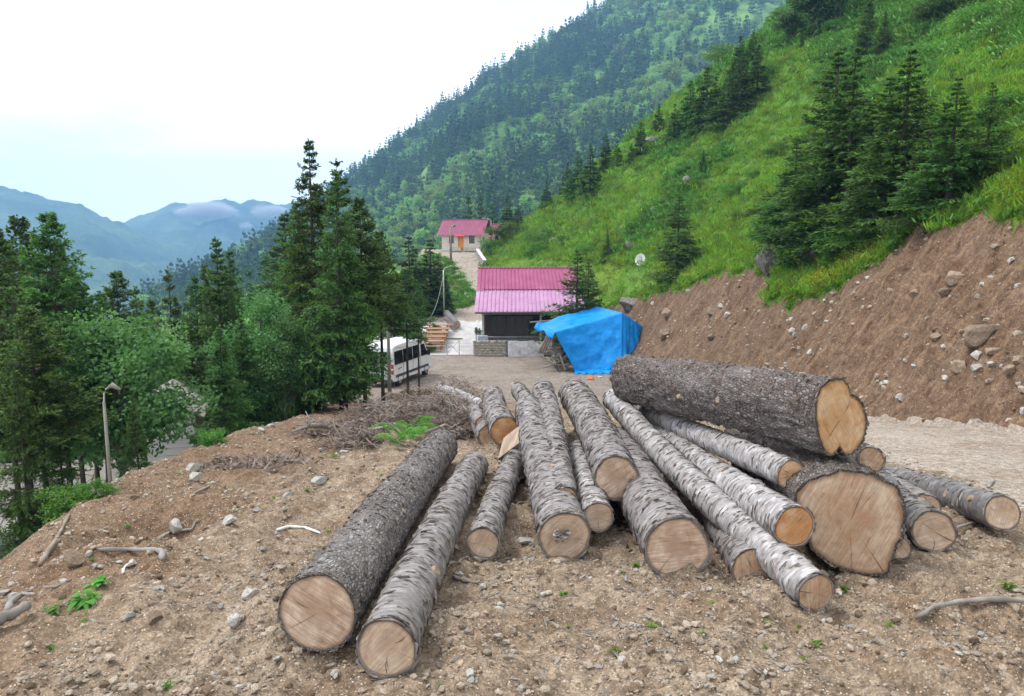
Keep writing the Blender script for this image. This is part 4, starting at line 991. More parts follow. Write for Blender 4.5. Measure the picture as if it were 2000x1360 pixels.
PR = {'G0': HIGH[0], 'G1': HIGH[1], 'H0': HERO[0], 'H1': HERO[1], 'H2': HERO[2], 'M0': MID[0], 'M1': MID[1], 'M2': MID[2], 'T': THIN}
for k, (px, tp, Y, pr, w) in enumerate(sorted(left)):
    lab = '%s spruce from the left edge in the dark wood left of the clump' % (ORD[k] if k < 20 else 'twenty-' + ORD[k - 20])
    tree_at(PR[pr], px, tp, Y, k * 2.1, lab, G3, w * 0.82, tilt=0.02 * math.sin(k * 3))
tree_at(ALDER[0], 215, 600, 19.0, 0.5, 'rounded blue-green alder behind the street lamp', 'alders', 1.0)
tree_at(ALDER[1], 500, 560, 25.0, 1.5, 'pale green alder left of the middle spruce clump', 'alders', 0.95)
tree_at(ALDER[1], 20, 505, 34.0, 2.5, 'bright green broadleaf tree at the left edge among spruces', 'alders', 1.1)
tree_at(ALDER[0], 300, 660, 36.0, 3.5, 'low green broadleaf tree behind the big alder', 'alders', 1.1)
tree_at(ALDER[1], 548, 600, 24.5, 0.2, 'small leafy alder with a bare grey trunk beside the dirt track', 'alders', 0.8)

# --- right hillside
G4 = 'young spruces above the earth bank'
rt = [(1545, 500, 270, 'B0', 1.0), (1600, 505, 215, 'B1', 1.05), (1648, 480, 92, 'B1', 0.95), (1578, 470, 330, 'B0', 1.0), (1700, 490, 250, 'B0', 1.0), (1752, 470, 95, 'B1', 1.05), (1800, 440, 240, 'B0', 0.9), (1850, 420, 150, 'B1', 1.0), (1922, 370, 160, 'B0', 0.75), (1675, 420, 200, 'B1', 1.0), (1880, 390, 260, 'B0', 0.9), (1620, 420, 100, 'B1', 1.1), (1720, 440, 150, 'B1', 1.2), (1780, 430, 170, 'B0', 1.1), (1830, 400, 200, 'B1', 1.2), (1530, 470, 330, 'B1', 1.1)]
PB = {'B0': BUSHY[0], 'B1': BUSHY[1], **PR}
for k, (px, bs, tp, pr, w) in enumerate(sorted(rt)):
    tree_on(PB[pr], px, bs, tp, k * 1.7, '%s spruce from the left in the big dense group above the bank' % ORD[k], G4, w * 1.6)
G5 = 'spruces standing singly on the meadow'
for px, bs, tp, pr, lab, w in [(1322, 545, 378, 'B0', 'single bushy spruce at the lip of the bank right of the dish', 1.45), (1185, 510, 448, 'B1', 'small spruce on the meadow left of the satellite dish', 1.15),
                               (1372, 340, 290, 'B1', 'little spruce with shrubs in the middle of the meadow', 1.1), (1692, 105, -30, 'B1', 'dark spruce at the top edge of the photo on the slope', 0.9), (1725, 100, 20, 'B0', 'short spruce right of the dark one near the top edge', 0.9),
                               (1830, 30, -160, 'B0', 'spruce cut by the top edge at upper right', 1.1), (1905, 20, -180, 'B0', 'wide spruce cut by the top edge, rightmost', 1.2), (1622, 45, -10, 'B0', 'tiny spruce on the upper slope below the sky line', 1.0), (1565, 95, 60, 'B1', 'tiny dark spruce next to the round crest tree', 1.0), (1560, 470, 370, 'B1', 'small spruce behind the grey boulders', 1.1)]:
    tree_on(PB[pr], px, bs, tp, px * 0.37, lab, G5, w)
tree_at(BUSHY[0], 1128, 488, 55.5, 1.0, 'bushy spruce leaning over the right end of the magenta roof', G5, 1.35)
tree_at(BUSHY[0], 1150, 505, 57.0, 1.9, 'narrower spruce right of the one over the magenta roof', G5, 1.25)
G6 = 'spruces along the crest of the hill'
cr = [(1250, 300, 240, 0), (990, 448, 382, 1), (1012, 440, 400, 0), (1068, 405, 352, 1), (1108, 378, 318, 0), (1128, 382, 296, 2), (1152, 385, 284, 1), (1182, 338, 262, 1), (1205, 330, 275, 0), (1232, 320, 280, 2), (1285, 255, 204, 1), (1316, 275, 203, 0), (1346, 255, 158, 1), (1378, 250, 132, 1), (1395, 250, 150, 0), (1420, 245, 140, 2), (1446, 225, 110, 1), (1442, 170, 70, 0), (1468, 140, 62, 2), (1478, 190, 88, 1)]
for k, (px, bs, tp, pr) in enumerate(sorted(cr)):
    g = at(px, bs, 112.0)
    # stand on the crest: walk out until the slope's sky line is met
    best = hit(px, bs + 6)
    t_ = at(px, tp, best.y)
    place(MID[pr], (best.x, best.y, best.z - 0.1), t_.z - best.z + 0.1, k * 1.1, '%s spruce from the left along the crest of the green hill' % ORD[k], 'tree', G6, 1.65)
cb = make_broadleaf('round_tree', 7.0, 47, rx=0.33, nleaf=5000, leaf=0.26, base=0.08, mat='needles_far', trunk='trunk', lobes=26)
tree_on(cb, 1540, 95, 6, 0.4, 'rounded dark tree high on the crest of the hill', 'round dark trees on the crest')
tree_on(cb, 1590, 75, -60, 1.4, 'dark crown cut by the top edge behind the rounded crest tree', 'round dark trees on the crest', 1.2)
tree_on(cb, 1640, 40, -60, 2.4, 'dark tree mass at the top edge right of the crest', 'round dark trees on the crest', 1.2)
GH_ = 'spruces behind the cream house'
for k, (px, tp, Y) in enumerate([(915, 384, 150), (940, 386, 152), (962, 400, 158)]):
    tree_at(MID[k], px, tp, Y, k * 2.0, '%s spruce from the left behind the cream house' % ORD[k], GH_, 1.2)

# --- shrubs
SHR = [make_broadleaf('shrub', 1.6, 51, rx=0.55, nleaf=3500, leaf=0.075, base=0.02, mat='shrub', lobes=16), make_broadleaf('shrub', 1.6, 52, rx=0.75, nleaf=3500, leaf=0.085, base=0.0, mat='shrub', lobes=16),
       make_broadleaf('shrub', 1.6, 53, rx=0.9, nleaf=3000, leaf=0.10, base=0.0, mat='fern', lobes=18)]
for px, bs, tp, pr, lab, w in [(1590, 490, 412, 0, 'tall light green shrub between the two grey boulders', 1.0), (1640, 525, 450, 1, 'bright green shrub right of the lichen boulder', 1.0), (1700, 505, 445, 1, 'leafy shrub under the biggest spruces', 1.1), (1555, 535, 455, 0, 'dark shrub hugging the tall brown boulder', 1.0),
                           (955, 500, 462, 1, 'round shrub at the corner of the cream house', 1.1), (1000, 470, 432, 2, 'low shrub above the cream house corner', 1.3), (1060, 480, 440, 2, 'wide shrub on the lower meadow', 1.2), (1062, 492, 470, 2, 'shrub growing over a pale rock on the meadow', 1.3), (1232, 455, 428, 1, 'low dark shrub left of the meadow rocks', 1.6), (1345, 345, 318, 1, 'shrub beside the small meadow spruce', 1.4), (1150, 500, 470, 2, 'shrub left of the small meadow spruce', 1.2),
                           (1445, 385, 350, 1, 'dark shrub with a grey rock in the middle of the meadow', 1.5), (1480, 350, 330, 1, 'flat shrub high in the meadow', 1.6), (1960, 240, 170, 1, 'shrub at the right edge above the spruces', 1.5), (1935, 320, 270, 0, 'leafy shrub at the right edge beside the spruces', 1.3), (850, 655, 630, 0, 'green weeds beside the low wall left of the gate', 1.0), (842, 690, 668, 0, 'leafy weeds at the gate post by the van', 1.0), (935, 655, 640, 0, 'small plant at the corner of the magenta-roofed shed', 1.0),
                           (1900, 60, 10, 2, 'bushy green shrub near the top right corner', 1.6), (1840, 120, 70, 2, 'wide shrub on the upper right slope', 1.6), (1420, 120, 85, 2, 'shrub on the crest below the dark trees', 1.5), (1500, 150, 115, 2, 'light shrub on the upper crest', 1.6), (190, 980, 930, 0, 'green bush behind the dirt edge at left', 1.2), (130, 1005, 950, 1, 'low green bush under the left spruces', 1.3), (60, 1025, 975, 1, 'green undergrowth bush at the left edge', 1.3), (420, 872, 835, 1, 'low bush beside the dirt track', 1.3), (590, 800, 770, 1, 'grassy bush at the edge of the track', 1.3)]:
    tree_on(SHR[pr], px, bs, tp, px * 0.7, lab, 'shrubs', w, 'shrub', push=0.3)

# ------------------------------------------------------------------ masses (uncountable): forest, ferns, grass, flowers
def proto_coll(name, meshes):
    c = bpy.data.collections.new(name)
    for i, me in enumerate(meshes):
        o = bpy.data.objects.new('%02d_%s' % (i, name), me); c.objects.link(o)
    return c
def scatter(name, P, sc, rot, idx, coll, label, cat):
    me = bpy.data.meshes.new(name); me.vertices.add(len(P)); me.vertices.foreach_set('co', np.asarray(P, np.float32).ravel())
    a = me.attributes.new('sc', 'FLOAT_VECTOR', 'POINT'); a.data.foreach_set('vector', np.asarray(sc, np.float32).ravel())
    a = me.attributes.new('rt', 'FLOAT_VECTOR', 'POINT'); a.data.foreach_set('vector', np.asarray(rot, np.float32).ravel())
    a = me.attributes.new('ix', 'INT', 'POINT'); a.data.foreach_set('value', np.asarray(idx, np.int32))
    me.update()
    ng = bpy.data.node_groups.new(name + '_spread', 'GeometryNodeTree')
    ng.interface.new_socket('Geometry', in_out='INPUT', socket_type='NodeSocketGeometry')
    ng.interface.new_socket('Geometry', in_out='OUTPUT', socket_type='NodeSocketGeometry')
    n, l = ng.nodes, ng.links
    gi, go = n.new('NodeGroupInput'), n.new('NodeGroupOutput')
    ci = n.new('GeometryNodeCollectionInfo'); ci.inputs['Collection'].default_value = coll; ci.inputs['Separate Children'].default_value = True; ci.inputs['Reset Children'].default_value = True
    io = n.new('GeometryNodeInstanceOnPoints'); io.inputs['Pick Instance'].default_value = True
    def na(nm, ty):
        x = n.new('GeometryNodeInputNamedAttribute'); x.data_type = ty; x.inputs['Name'].default_value = nm; return x.outputs['Attribute']
    er = n.new('FunctionNodeEulerToRotation'); l.new(na('rt', 'FLOAT_VECTOR'), er.inputs[0])
    l.new(gi.outputs[0], io.inputs['Points']); l.new(ci.outputs[0], io.inputs['Instance']); l.new(na('ix', 'INT'), io.inputs['Instance Index'])
    l.new(er.outputs[0], io.inputs['Rotation']); l.new(na('sc', 'FLOAT_VECTOR'), io.inputs['Scale']); l.new(io.outputs[0], go.inputs[0])
    o = obj(name, me); md = o.modifiers.new('spread', 'NODES'); md.node_group = ng
    return tag(o, label, cat, None, 'stuff')

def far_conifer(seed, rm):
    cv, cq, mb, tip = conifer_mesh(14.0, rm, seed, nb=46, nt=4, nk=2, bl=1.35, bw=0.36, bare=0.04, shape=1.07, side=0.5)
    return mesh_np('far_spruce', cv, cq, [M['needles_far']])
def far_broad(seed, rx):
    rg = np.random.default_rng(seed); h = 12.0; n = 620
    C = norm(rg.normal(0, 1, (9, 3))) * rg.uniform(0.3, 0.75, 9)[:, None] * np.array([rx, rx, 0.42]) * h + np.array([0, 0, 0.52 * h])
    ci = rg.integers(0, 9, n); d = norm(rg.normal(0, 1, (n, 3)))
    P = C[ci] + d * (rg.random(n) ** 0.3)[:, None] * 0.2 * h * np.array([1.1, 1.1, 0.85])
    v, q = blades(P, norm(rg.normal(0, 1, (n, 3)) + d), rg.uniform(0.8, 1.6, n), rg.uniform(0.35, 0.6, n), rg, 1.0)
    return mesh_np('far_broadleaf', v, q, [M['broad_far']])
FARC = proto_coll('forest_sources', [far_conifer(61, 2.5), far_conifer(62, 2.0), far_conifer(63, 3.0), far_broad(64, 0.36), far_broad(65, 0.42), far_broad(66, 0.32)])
n = 15000
rg = np.random.default_rng(5)
s_, t_ = rg.random(n), rg.random(n) ** 0.9
s_ = np.where(rg.random(n) < 0.25, rg.uniform(0.02, 0.55, n), s_ * 0.85)
X_, Y_, Z_ = mountain_pt(s_, t_)
dens = fbm(X_ * 0.012, Y_ * 0.006, 4, 3)
clear = np.clip((0.55 - t_) * 1.1, 0, 1) * (dens > 0.12)
keep = rg.random(n) > 0.85 * clear
keep &= ~((s_ > 0.57) & (dens + 0.35 * fbm(X_ * 0.03, Y_ * 0.02, 1, 2) > 0.22) & (t_ > 0.2) & (rg.random(n) < 0.75))
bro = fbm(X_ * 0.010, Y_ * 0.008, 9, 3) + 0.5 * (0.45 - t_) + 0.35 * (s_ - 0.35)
isb = rg.random(n) < np.clip(0.42 + 1.2 * bro, 0.04, 0.9)  # lighter broadleaf trees gather low and to the right, standing in for sunlit patches
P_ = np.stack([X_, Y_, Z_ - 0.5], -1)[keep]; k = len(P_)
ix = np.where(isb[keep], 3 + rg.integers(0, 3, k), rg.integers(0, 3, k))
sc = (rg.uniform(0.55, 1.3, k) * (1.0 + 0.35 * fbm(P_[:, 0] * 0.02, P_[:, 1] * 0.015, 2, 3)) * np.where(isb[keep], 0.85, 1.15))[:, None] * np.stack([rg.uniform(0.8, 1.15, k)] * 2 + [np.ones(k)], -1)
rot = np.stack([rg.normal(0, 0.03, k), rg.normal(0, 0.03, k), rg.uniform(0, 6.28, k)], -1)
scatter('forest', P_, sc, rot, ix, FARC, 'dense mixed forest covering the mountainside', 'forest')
# valley wood on the left, behind and below the countable trees
n = 1500
Xv = rg.uniform(-150, -14, n); Yv = rg.uniform(38, 190, n)
kv = (Xv < xe_f(Yv) - 9) & (Xv / Yv > -0.95)
Xv, Yv = Xv[kv], Yv[kv]; Zv = height(Xv, Yv, False); k = len(Xv)
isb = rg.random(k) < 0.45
hgt = np.where(isb, rg.uniform(0.5, 0.85, k), rg.uniform(0.5, 0.95, k))
# keep the wood below the line of sight to the valley
lim = np.clip((-0.02 * Yv - 0.5 - Zv) / np.where(isb, 12.0, 14.0), 0.25, 9); hgt = np.minimum(hgt, lim)
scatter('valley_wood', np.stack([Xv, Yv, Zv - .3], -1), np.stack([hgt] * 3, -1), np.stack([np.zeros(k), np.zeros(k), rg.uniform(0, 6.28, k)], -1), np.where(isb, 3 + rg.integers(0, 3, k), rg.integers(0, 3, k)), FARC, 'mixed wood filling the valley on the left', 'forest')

# ferns, weeds and grass on the hillside
def tuft(seed, nbl, ln, wd, spread, mat, upr=1.0):
    rg = np.random.default_rng(seed)
    P = np.stack([rg.normal(0, spread, nbl), rg.normal(0, spread, nbl), np.zeros(nbl) - 0.02], -1)
    D = norm(np.stack([rg.normal(0, 0.75, nbl), rg.normal(0, 0.75, nbl), rg.uniform(0.4, 1.2, nbl) * upr], -1))
    v, q = blades(P, D, ln * rg.uniform(0.5, 1.2, nbl), wd * rg.uniform(0.6, 1.3, nbl), rg, 0.7)
    return mesh_np('tuft', v, q, [M[mat]])
FERN = proto_coll('fern_sources', [tuft(71, 80, 0.36, 0.03, 0.24, 'fern'), tuft(72, 90, 0.32, 0.034, 0.27, 'fern'), tuft(73, 80, 0.38, 0.036, 0.25, 'shrub')])
GRAS = proto_coll('grass_sources', [tuft(74, 26, 0.22, 0.012, 0.12, 'grassblade', 1.6), tuft(75, 22, 0.26, 0.014, 0.15, 'grassblade', 1.4), tuft(76, 26, 0.2, 0.016, 0.12, 'fern', 1.3)])
def flower(seed):
    rg = np.random.default_rng(seed); n = 7
    P = np.stack([rg.normal(0, 0.16, n), rg.normal(0, 0.16, n), rg.uniform(0.16, 0.34, n)], -1); v = []
    for p in P:
        r = 0.022
        v += [p + [r, 0, 0], p + [0, r, 0.006], p + [-r, 0, 0], p + [0, -r, 0.006]]
    return mesh_np('flower', np.array(v), np.arange(4 * n).reshape(n, 4), [M['yellow']])
FLOW = proto_coll('flower_sources', [flower(77), flower(78)])
def hill_points(n, seed, ymax=125):
    """Random points on the hillside, denser near the camera so that tufts stay about evenly seen."""
    rg = np.random.default_rng(seed)
    Y = np.exp(rg.uniform(math.log(9), math.log(ymax), n)); X = rg.uniform(-6, 75, n) 
    X = np.where(rg.random(n) < 0.6, x0_f(Y) - 4 + rg.random(n) ** 1.3 * (0.66 * Y - x0_f(Y) + 8), X)
    Z, b, h = height(X, Y, True, True)
    ok = h & (X / Y < 0.75)
    return X[ok], Y[ok], Z[ok], rg
X, Y, Z, rg = hill_points(70000, 81)
up = (Z + 3) - 0.10 * Y
fm = fbm(X * 0.09, Y * 0.07, 6, 4) + 0.055 * up - 0.35
kf = fm > 0.02
k = kf.sum(); s0 = (0.55 + 0.010 * Y[kf]) * rg.uniform(0.6, 1.3, k)
scatter('fern_cover', np.stack([X, Y, Z], -1)[kf], np.stack([s0] * 3, -1), np.stack([rg.normal(0, .15, k), rg.normal(-0.35, .15, k), rg.uniform(0, 6.28, k)], -1), rg.integers(0, 3, k), FERN, 'ferns and tall herbs covering the upper hillside', 'ferns')
kg = ~kf
k = kg.sum(); s0 = (0.9 + 0.022 * Y[kg]) * rg.uniform(0.6, 1.3, k)
scatter('meadow_grass', np.stack([X, Y, Z], -1)[kg], np.stack([s0] * 3, -1), np.stack([rg.normal(0, .12, k), rg.normal(0, .12, k), rg.uniform(0, 6.28, k)], -1), rg.integers(0, 3, k), GRAS, 'grass of the meadow above the bank', 'grass')
fl = kg & (fbm(X * 0.16, Y * 0.12, 12, 3) > 0.02) & (rg.random(len(X)) < 0.6)
k = fl.sum(); s0 = (1.0 + 0.022 * Y[fl])
scatter('yellow_flowers', np.stack([X, Y, Z], -1)[fl], np.stack([s0, s0, np.minimum(s0, 1.3)], -1), np.stack([np.zeros(k), np.zeros(k), rg.uniform(0, 6.28, k)], -1), rg.integers(0, 2, k), FLOW, 'yellow wild flowers scattered over the meadow', 'flowers')
SCRUB = proto_coll('scrub_sources', [next(c for c in r_[0].children if c.name.startswith('crown')).data for r_ in SHR])
rg = np.random.default_rng(84)
ks = (rg.random(len(X)) < np.where(fm > 0.25, 0.035, np.where(fm > 0.0, 0.012, 0.002))) & (Y > 24)
k = ks.sum(); s0 = rg.uniform(0.3, 0.75, k) * (0.6 + 0.006 * Y[ks])
scatter('hill_scrub', np.stack([X, Y, Z], -1)[ks], np.stack([s0 * 1.2, s0 * 1.2, s0 * 0.8], -1), np.stack([rg.normal(0, .1, k), rg.normal(-.2, .1, k), rg.uniform(0, 6.28, k)], -1), rg.integers(0, 3, k), SCRUB, 'low leafy scrub growing thickly over the upper hillside', 'scrub')
# turf overhanging the lip of the bank
rg = np.random.default_rng(82)
ok = GB[:, :-3] & GH[:, 3:]
ii = np.argwhere(ok); ii = ii[(GY[ii[:, 0], ii[:, 1]] > 10) & (GY[ii[:, 0], ii[:, 1]] < 70)]
sel = ii[rg.integers(0, len(ii), 2600)]
P_ = np.stack([GX[sel[:, 0], sel[:, 1] + 3] + rg.normal(0.05, 0.07, 2600), GY[sel[:, 0], sel[:, 1]] + rg.normal(0, 0.08, 2600), GZ[sel[:, 0], sel[:, 1] + 3]], -1)
P_[:, 2] = height(P_[:, 0], P_[:, 1])
k = len(P_); s0 = rg.uniform(0.5, 1.1, k) * (0.6 + 0.012 * P_[:, 1])
scatter('turf_edge', P_, np.stack([s0] * 3, -1), np.stack([rg.normal(0, .2, k), rg.normal(-0.6, .25, k), rg.normal(0, 0.3, k)], -1), rg.integers(0, 3, k), GRAS, 'ragged turf hanging over the lip of the earth bank', 'grass')
# weeds on the embankment beside the climbing road and on the left slope
rg = np.random.default_rng(83); n = 9000
Y = rg.uniform(5, 112, n); X = xe_f(Y) - rg.uniform(-0.2, 9, n) ** 1.0
Z = height(X, Y); ok = ((Y > 66) & (rg.random(n) < .4)) | ((X < xe_f(Y) - 4.2) & (Y > 12))
X, Y, Z = X[ok], Y[ok], Z[ok]; k = len(X); s0 = rg.uniform(0.5, 1.3, k)
scatter('slope_weeds', np.stack([X, Y, Z], -1), np.stack([s0] * 3, -1), np.stack([rg.normal(0, .2, k), rg.normal(0, .2, k), rg.uniform(0, 6.28, k)], -1), rg.integers(0, 3, k), FERN, 'weeds and ferns growing on the left slope', 'weeds')
# ------------------------------------------------------------------ buildings and yard things
def rib_sheet(a, b, c, d, pitch=0.3, rise=0.07, thick=0.004):
    """Ribbed metal sheet over the quad a (low left) b (low right) c (high right) d (high left)."""
    a, b, c, d = map(Vector, (a, b, c, d)); W = (b - a).length; n = max(2, int(W / pitch))
    nrm = (b - a).cross(d - a).normalized(); mb = MB()
    prof = [(0.0, 0), (0.70, 0), (0.78, rise), (0.92, rise), (1.0, 0)]
    us, hs = [], []
    for k in range(n):
        for (p, h) in prof[:-1]: us.append((k + p) / n); hs.append(h)
    us.append(1.0); hs.append(0.0)
    lo = [a.lerp(b, u) + nrm * h for u, h in zip(us, hs)]; hi = [d.lerp(c, u) + nrm * h for u, h in zip(us, hs)]
    lo2 = [p - nrm * thick for p in lo]; hi2 = [p - nrm * thick for p in hi]
    m = len(us); vs_ = lo + hi + lo2 + hi2; fs = []
    for k in range(m - 1):
        fs += [(k, k + 1, m + k + 1, m + k), (3 * m + k, 3 * m + k + 1, 2 * m + k + 1, 2 * m + k), (k + 1, k, 2 * m + k, 2 * m + k + 1), (m + k, m + k + 1, 3 * m + k + 1, 3 * m + k)]
    mb.add(vs_, fs); return mb

def window(parent, c, w, h, mi='dark_wood', bars=1, rz=0.0):
    """Window facing -Y at local point c: frame with its pane."""
    f = MB(); t = 0.07
    f.box((c[0] - w / 2, c[1], c[2]), (t, .07, h)); f.box((c[0] + w / 2, c[1], c[2]), (t, .07, h))
    f.box((c[0], c[1], c[2] + h / 2 - t / 2), (w - t, .068, t)); f.box((c[0], c[1], c[2] - h / 2 + t / 2), (w - t, .068, t))
    for k in range(bars): f.box((c[0] - w / 2 + (k + 1) * w / (bars + 1), c[1], c[2]), (t * .7, .066, h - 2 * t))
    fo = f.build('window', M[mi], parent)
    p = MB(); p.box((c[0], c[1] + .02, c[2]), (w - t, .012, h - t)); p.build('pane', M['glass'], fo)
    return fo

# --- shed with the magenta and lilac roof
def shed():
    o = at(944, 690, 58.6); g = -9.3
    root = empty('roofed_shed', (o.x, 58.6, g), R(2.0)); tag(root, 'open-fronted shed with a magenta and lilac ribbed metal roof', 'shed')
    W = 7.2
    # local: x right, y back, z up
    lo = rib_sheet((-.65, -.9, 3.3), (W + .5, -.9, 3.3), (W + .5, 2.0, 4.72), (-.5, 2.0, 4.72), 0.3); lo.build('lower_roof', M['roof_lilac'], root)
    hi = rib_sheet((-.48, 1.9, 4.76), (W + .5, 1.9, 4.76), (W + .4, 4.9, 6.25), (-.38, 4.9, 6.25), 0.3)
    ro = hi.build('upper_roof', M['roof_pink'], root)
    m = MB(); m.tube([(-.42, 4.9, 6.29), (W + .45, 4.9, 6.29)], .06, 8); m.build('ridge_cap', M['roof_pink'], ro)
    bk = rib_sheet((W + .4, 8.0, 4.5), (-.38, 8.0, 4.5), (-.38, 4.92, 6.24), (W + .4, 4.92, 6.24), 0.3); bk.build('back_roof', M['roof_pink'], root)
    m = MB(); m.box((W / 2, 7.4, 2.3), (W, .2, 4.6)); m.box((.1, 4.6, 2.0), (.18, 5.4, 4.0)); m.box((W - .1, 4.6, 2.0), (.18, 5.4, 4.0)); m.build('wall', M['concrete'], root)
    for sx in (.1, W - .1):
        m = MB(); m.add([(sx - .09, .5, 4.4), (sx - .09, 7.4, 4.4), (sx - .09, 4.9, 6.1), (sx + .09, .5, 4.4), (sx + .09, 7.4, 4.4), (sx + .09, 4.9, 6.1)], [(0, 1, 2), (5, 4, 3), (0, 2, 5, 3), (2, 1, 4, 5)]); m.v = [(x, max(y, 1.9), min(z, 4.1 + max(0, (y - .2)) * .42)) if y < 4 else (x, y, z - .12) for x, y, z in m.v]; m.build('gable', M['dark_wood'], root)
    m = MB(); m.box((W / 2, .35, .62), (W, .22, 1.24)); m.build('low_wall', M['concrete'], root)
    m = MB(); m.box((W / 2 - .2, .2, 1.28), (W, .35, .08)); m.build('sill', M['concrete'], root)
    for x in (.0, 4.35, W):
        m = MB(); m.box((x, -.05, 1.6), (.16, .16, 3.2)); m.build('post', M['grey_paint'], root)
    m = MB(); m.box((W / 2, -.08, 3.13), (W + .3, .14, .2)); m.build('beam', M['grey_paint'], root)
    m = MB(); m.tube([(-.6, -.95, 3.24), (W + .5, -.95, 3.26)], .07, 8); m.build('gutter', M['trim'], root)
    for k in range(4): window(root, (1.05 + k * 1.36, .55, 2.1), 1.3, 1.55)
    m = MB(); m.box((.3, .5, 2.1), (.55, .1, 1.7)); m.box((6.5, .5, 2.1), (2.0, .1, 1.7)); m.build('panel', M['dark_wood'], root)
    return root
shed()

# --- low stone wall, white-washed wall, lantern and box in front of the shed
def stone_wall():
    a = at(924, 690, 57.4); b = at(988, 690, 57.4); z = -9.3; L = b.x - a.x; H = 1.12
    root = empty('stone_wall', (a.x, 57.4, z)); tag(root, 'low wall of tan rubble stones in front of the shed', 'wall')
    m = MB(); m.box((L / 2, .2, H / 2), (L - .06, .32, H - .05)); m.build('mortar', M['mortar'], root)
    rg = random.Random(3); zz = 0.0; protos = [rock_mesh(700 + i, 1) for i in range(4)]
    while zz < H - .1:
        hh = rg.uniform(.16, .26); x = -.02
        while x < L - .08:
            w = rg.uniform(.2, .48); w = min(w, L - x)
            o = obj('stone', protos[rg.randrange(4)], root); o.location = (x + w / 2, .06 + rg.uniform(-.02, .02), zz + hh / 2); o.scale = (w * .53, .14, hh * .53); o.rotation_euler = (0, rg.uniform(-.08, .08), 0)
            o.data.materials[0] = M['wallstone']; x += w
        zz += hh
    # capping stones
    x = 0
    while x < L:
        w = rg.uniform(.3, .6); o = obj('stone', protos[rg.randrange(4)], root); o.location = (x + w / 2, .2, H); o.scale = (w * .55, .26, .09); x += w
    return root
ICO = None
def rock_mesh(seed, sub=2, mat=None, flat=0.7, rough=0.35):
    import bmesh
    bm = bmesh.new(); bmesh.ops.create_icosphere(bm, subdivisions=sub + 1, radius=1.0)
    co = np.array([v.co[:] for v in bm.verts]); rg = np.random.default_rng(seed)
    # chop with random planes for facets, then roughen
    for _ in range(13):
        nv = norm(rg.normal(0, 1, 3)); d = rg.uniform(0.45, 0.85); s = co @ nv; co = co - np.clip(s - d, 0, None)[:, None] * nv
    co = co * (1 + rough * 0.35 * fbm(co[:, 0] * 1.4 + seed, co[:, 1] * 1.4, co[:, 2] * 1.4, 3))[:, None]
    for v, c in zip(bm.verts, co): v.co = c
    me = bpy.data.meshes.new('rock'); bm.to_mesh(me); bm.free(); me.materials.append(mat or M['rock_pale']); return me
stone_wall()
a, b = at(992, 690, 57.3), at(1062, 690, 57.3)
m = MB(); nn_ = 24
tp_ = [(a.x + (b.x - a.x) * k / nn_, 1.22 + 0.03 * math.sin(k * .5) + 0.015 * math.sin(k * 1.3)) for k in range(nn_ + 1)]
for k in range(nn_):
    (x0, h0), (x1, h1) = tp_[k], tp_[k + 1]; y0, y1, z = 57.25, 57.7, -9.4
    f0 = f1 = y0
    m.add([(x0, f0, z), (x1, f1, z), (x1, f1 + .02, z + h1), (x0, f0 + .02, z + h0), (x0, y1, z), (x1, y1, z), (x1, y1, z + h1), (x0, y1, z + h0)], [(0, 1, 2, 3), (3, 2, 6, 7), (5, 4, 7, 6)] + ([(4, 0, 3, 7)] if k == 0 else []) + ([(1, 5, 6, 2)] if k == nn_ - 1 else []))
tag(m.build('painted_wall', M['limewash'], smooth=False), 'short weathered white-washed wall beside the stone wall', 'wall')
p = at(930, 662, 57.6); r_ = empty('garden_lantern', (p.x, 57.6, -8.3)); tag(r_, 'small dark garden lantern on a post by the shed corner', 'lantern')
m = MB(); m.tube([(0, 0, -1.0), (0, 0, .75)], .03, 8); m.build('post', M['trim'], r_)
m = MB(); m.tube([(0, 0, .75), (0, 0, .8), (0, 0, 1.05), (0, 0, 1.08), (0, 0, 1.2)], [.05, .09, .12, .15, .01], 6); m.build('lamp_head', M['trim'], r_)
p = at(943, 668, 57.9); r_ = empty('utility_box', (p.x, 57.9, -9.3), R(10)); tag(r_, 'blue-grey metal box at the corner of the shed', 'box')
m = MB(); m.box((0, 0, .75), (.75, .35, 1.5)); m.build('cabinet', M['bin'], r_, bevel=.02); m = MB(); m.box((0, -.18, .8), (.64, .02, 1.2)); m.build('door', M['bin'], r_)

# --- metal gate
def gate():
    p = at(873, 690, 57.8); root = empty('metal_gate', (p.x, 57.8, hz(p.x, 57.8)), 0); tag(root, 'open grey tube gate with a crossed brace on the paving', 'gate')
    q = at(897, 690, 57.8).x - p.x; H = 1.18
    for x in (0, q): m = MB(); m.tube([(x, 0, -.05), (x, 0, H)], .028, 8); m.build('post', M['galv'], root)
    for z in (.02, H): m = MB(); m.tube([(0, 0, z), (q, 0, z)], .02, 8); m.build('rail', M['galv'], root)
    m = MB(); m.tube([(0, 0, H - .05), (q, 0, .12)], .018, 6); m.build('brace', M['galv'], root)
    m = MB(); m.tube([(0, .03, .12), (q, .03, H - .05)], .014, 6); m.build('brace', M['galv'], root)
    # wire mesh leaf to the right
    m = MB(); w2 = at(925, 690, 57.8).x - p.x
    for k in range(13): x = q + (w2 - q) * k / 12; m.tube([(x, 0, .05), (x + .25, 0, .95)], .005, 3, cap=False); m.tube([(x + .25, 0, .05), (x, 0, .95)], .005, 3, cap=False)
    m.build('wire_netting', M['galv'], root)
gate()
m = MB(); p = at(888, 652, 64); m.box((p.x, 64, hz(p.x, 64) + .05), (1.3, .25, .08), R(6)); tag(m.build('plank', M['pole']), 'short plank lying on the pale paving behind the gate', 'plank')

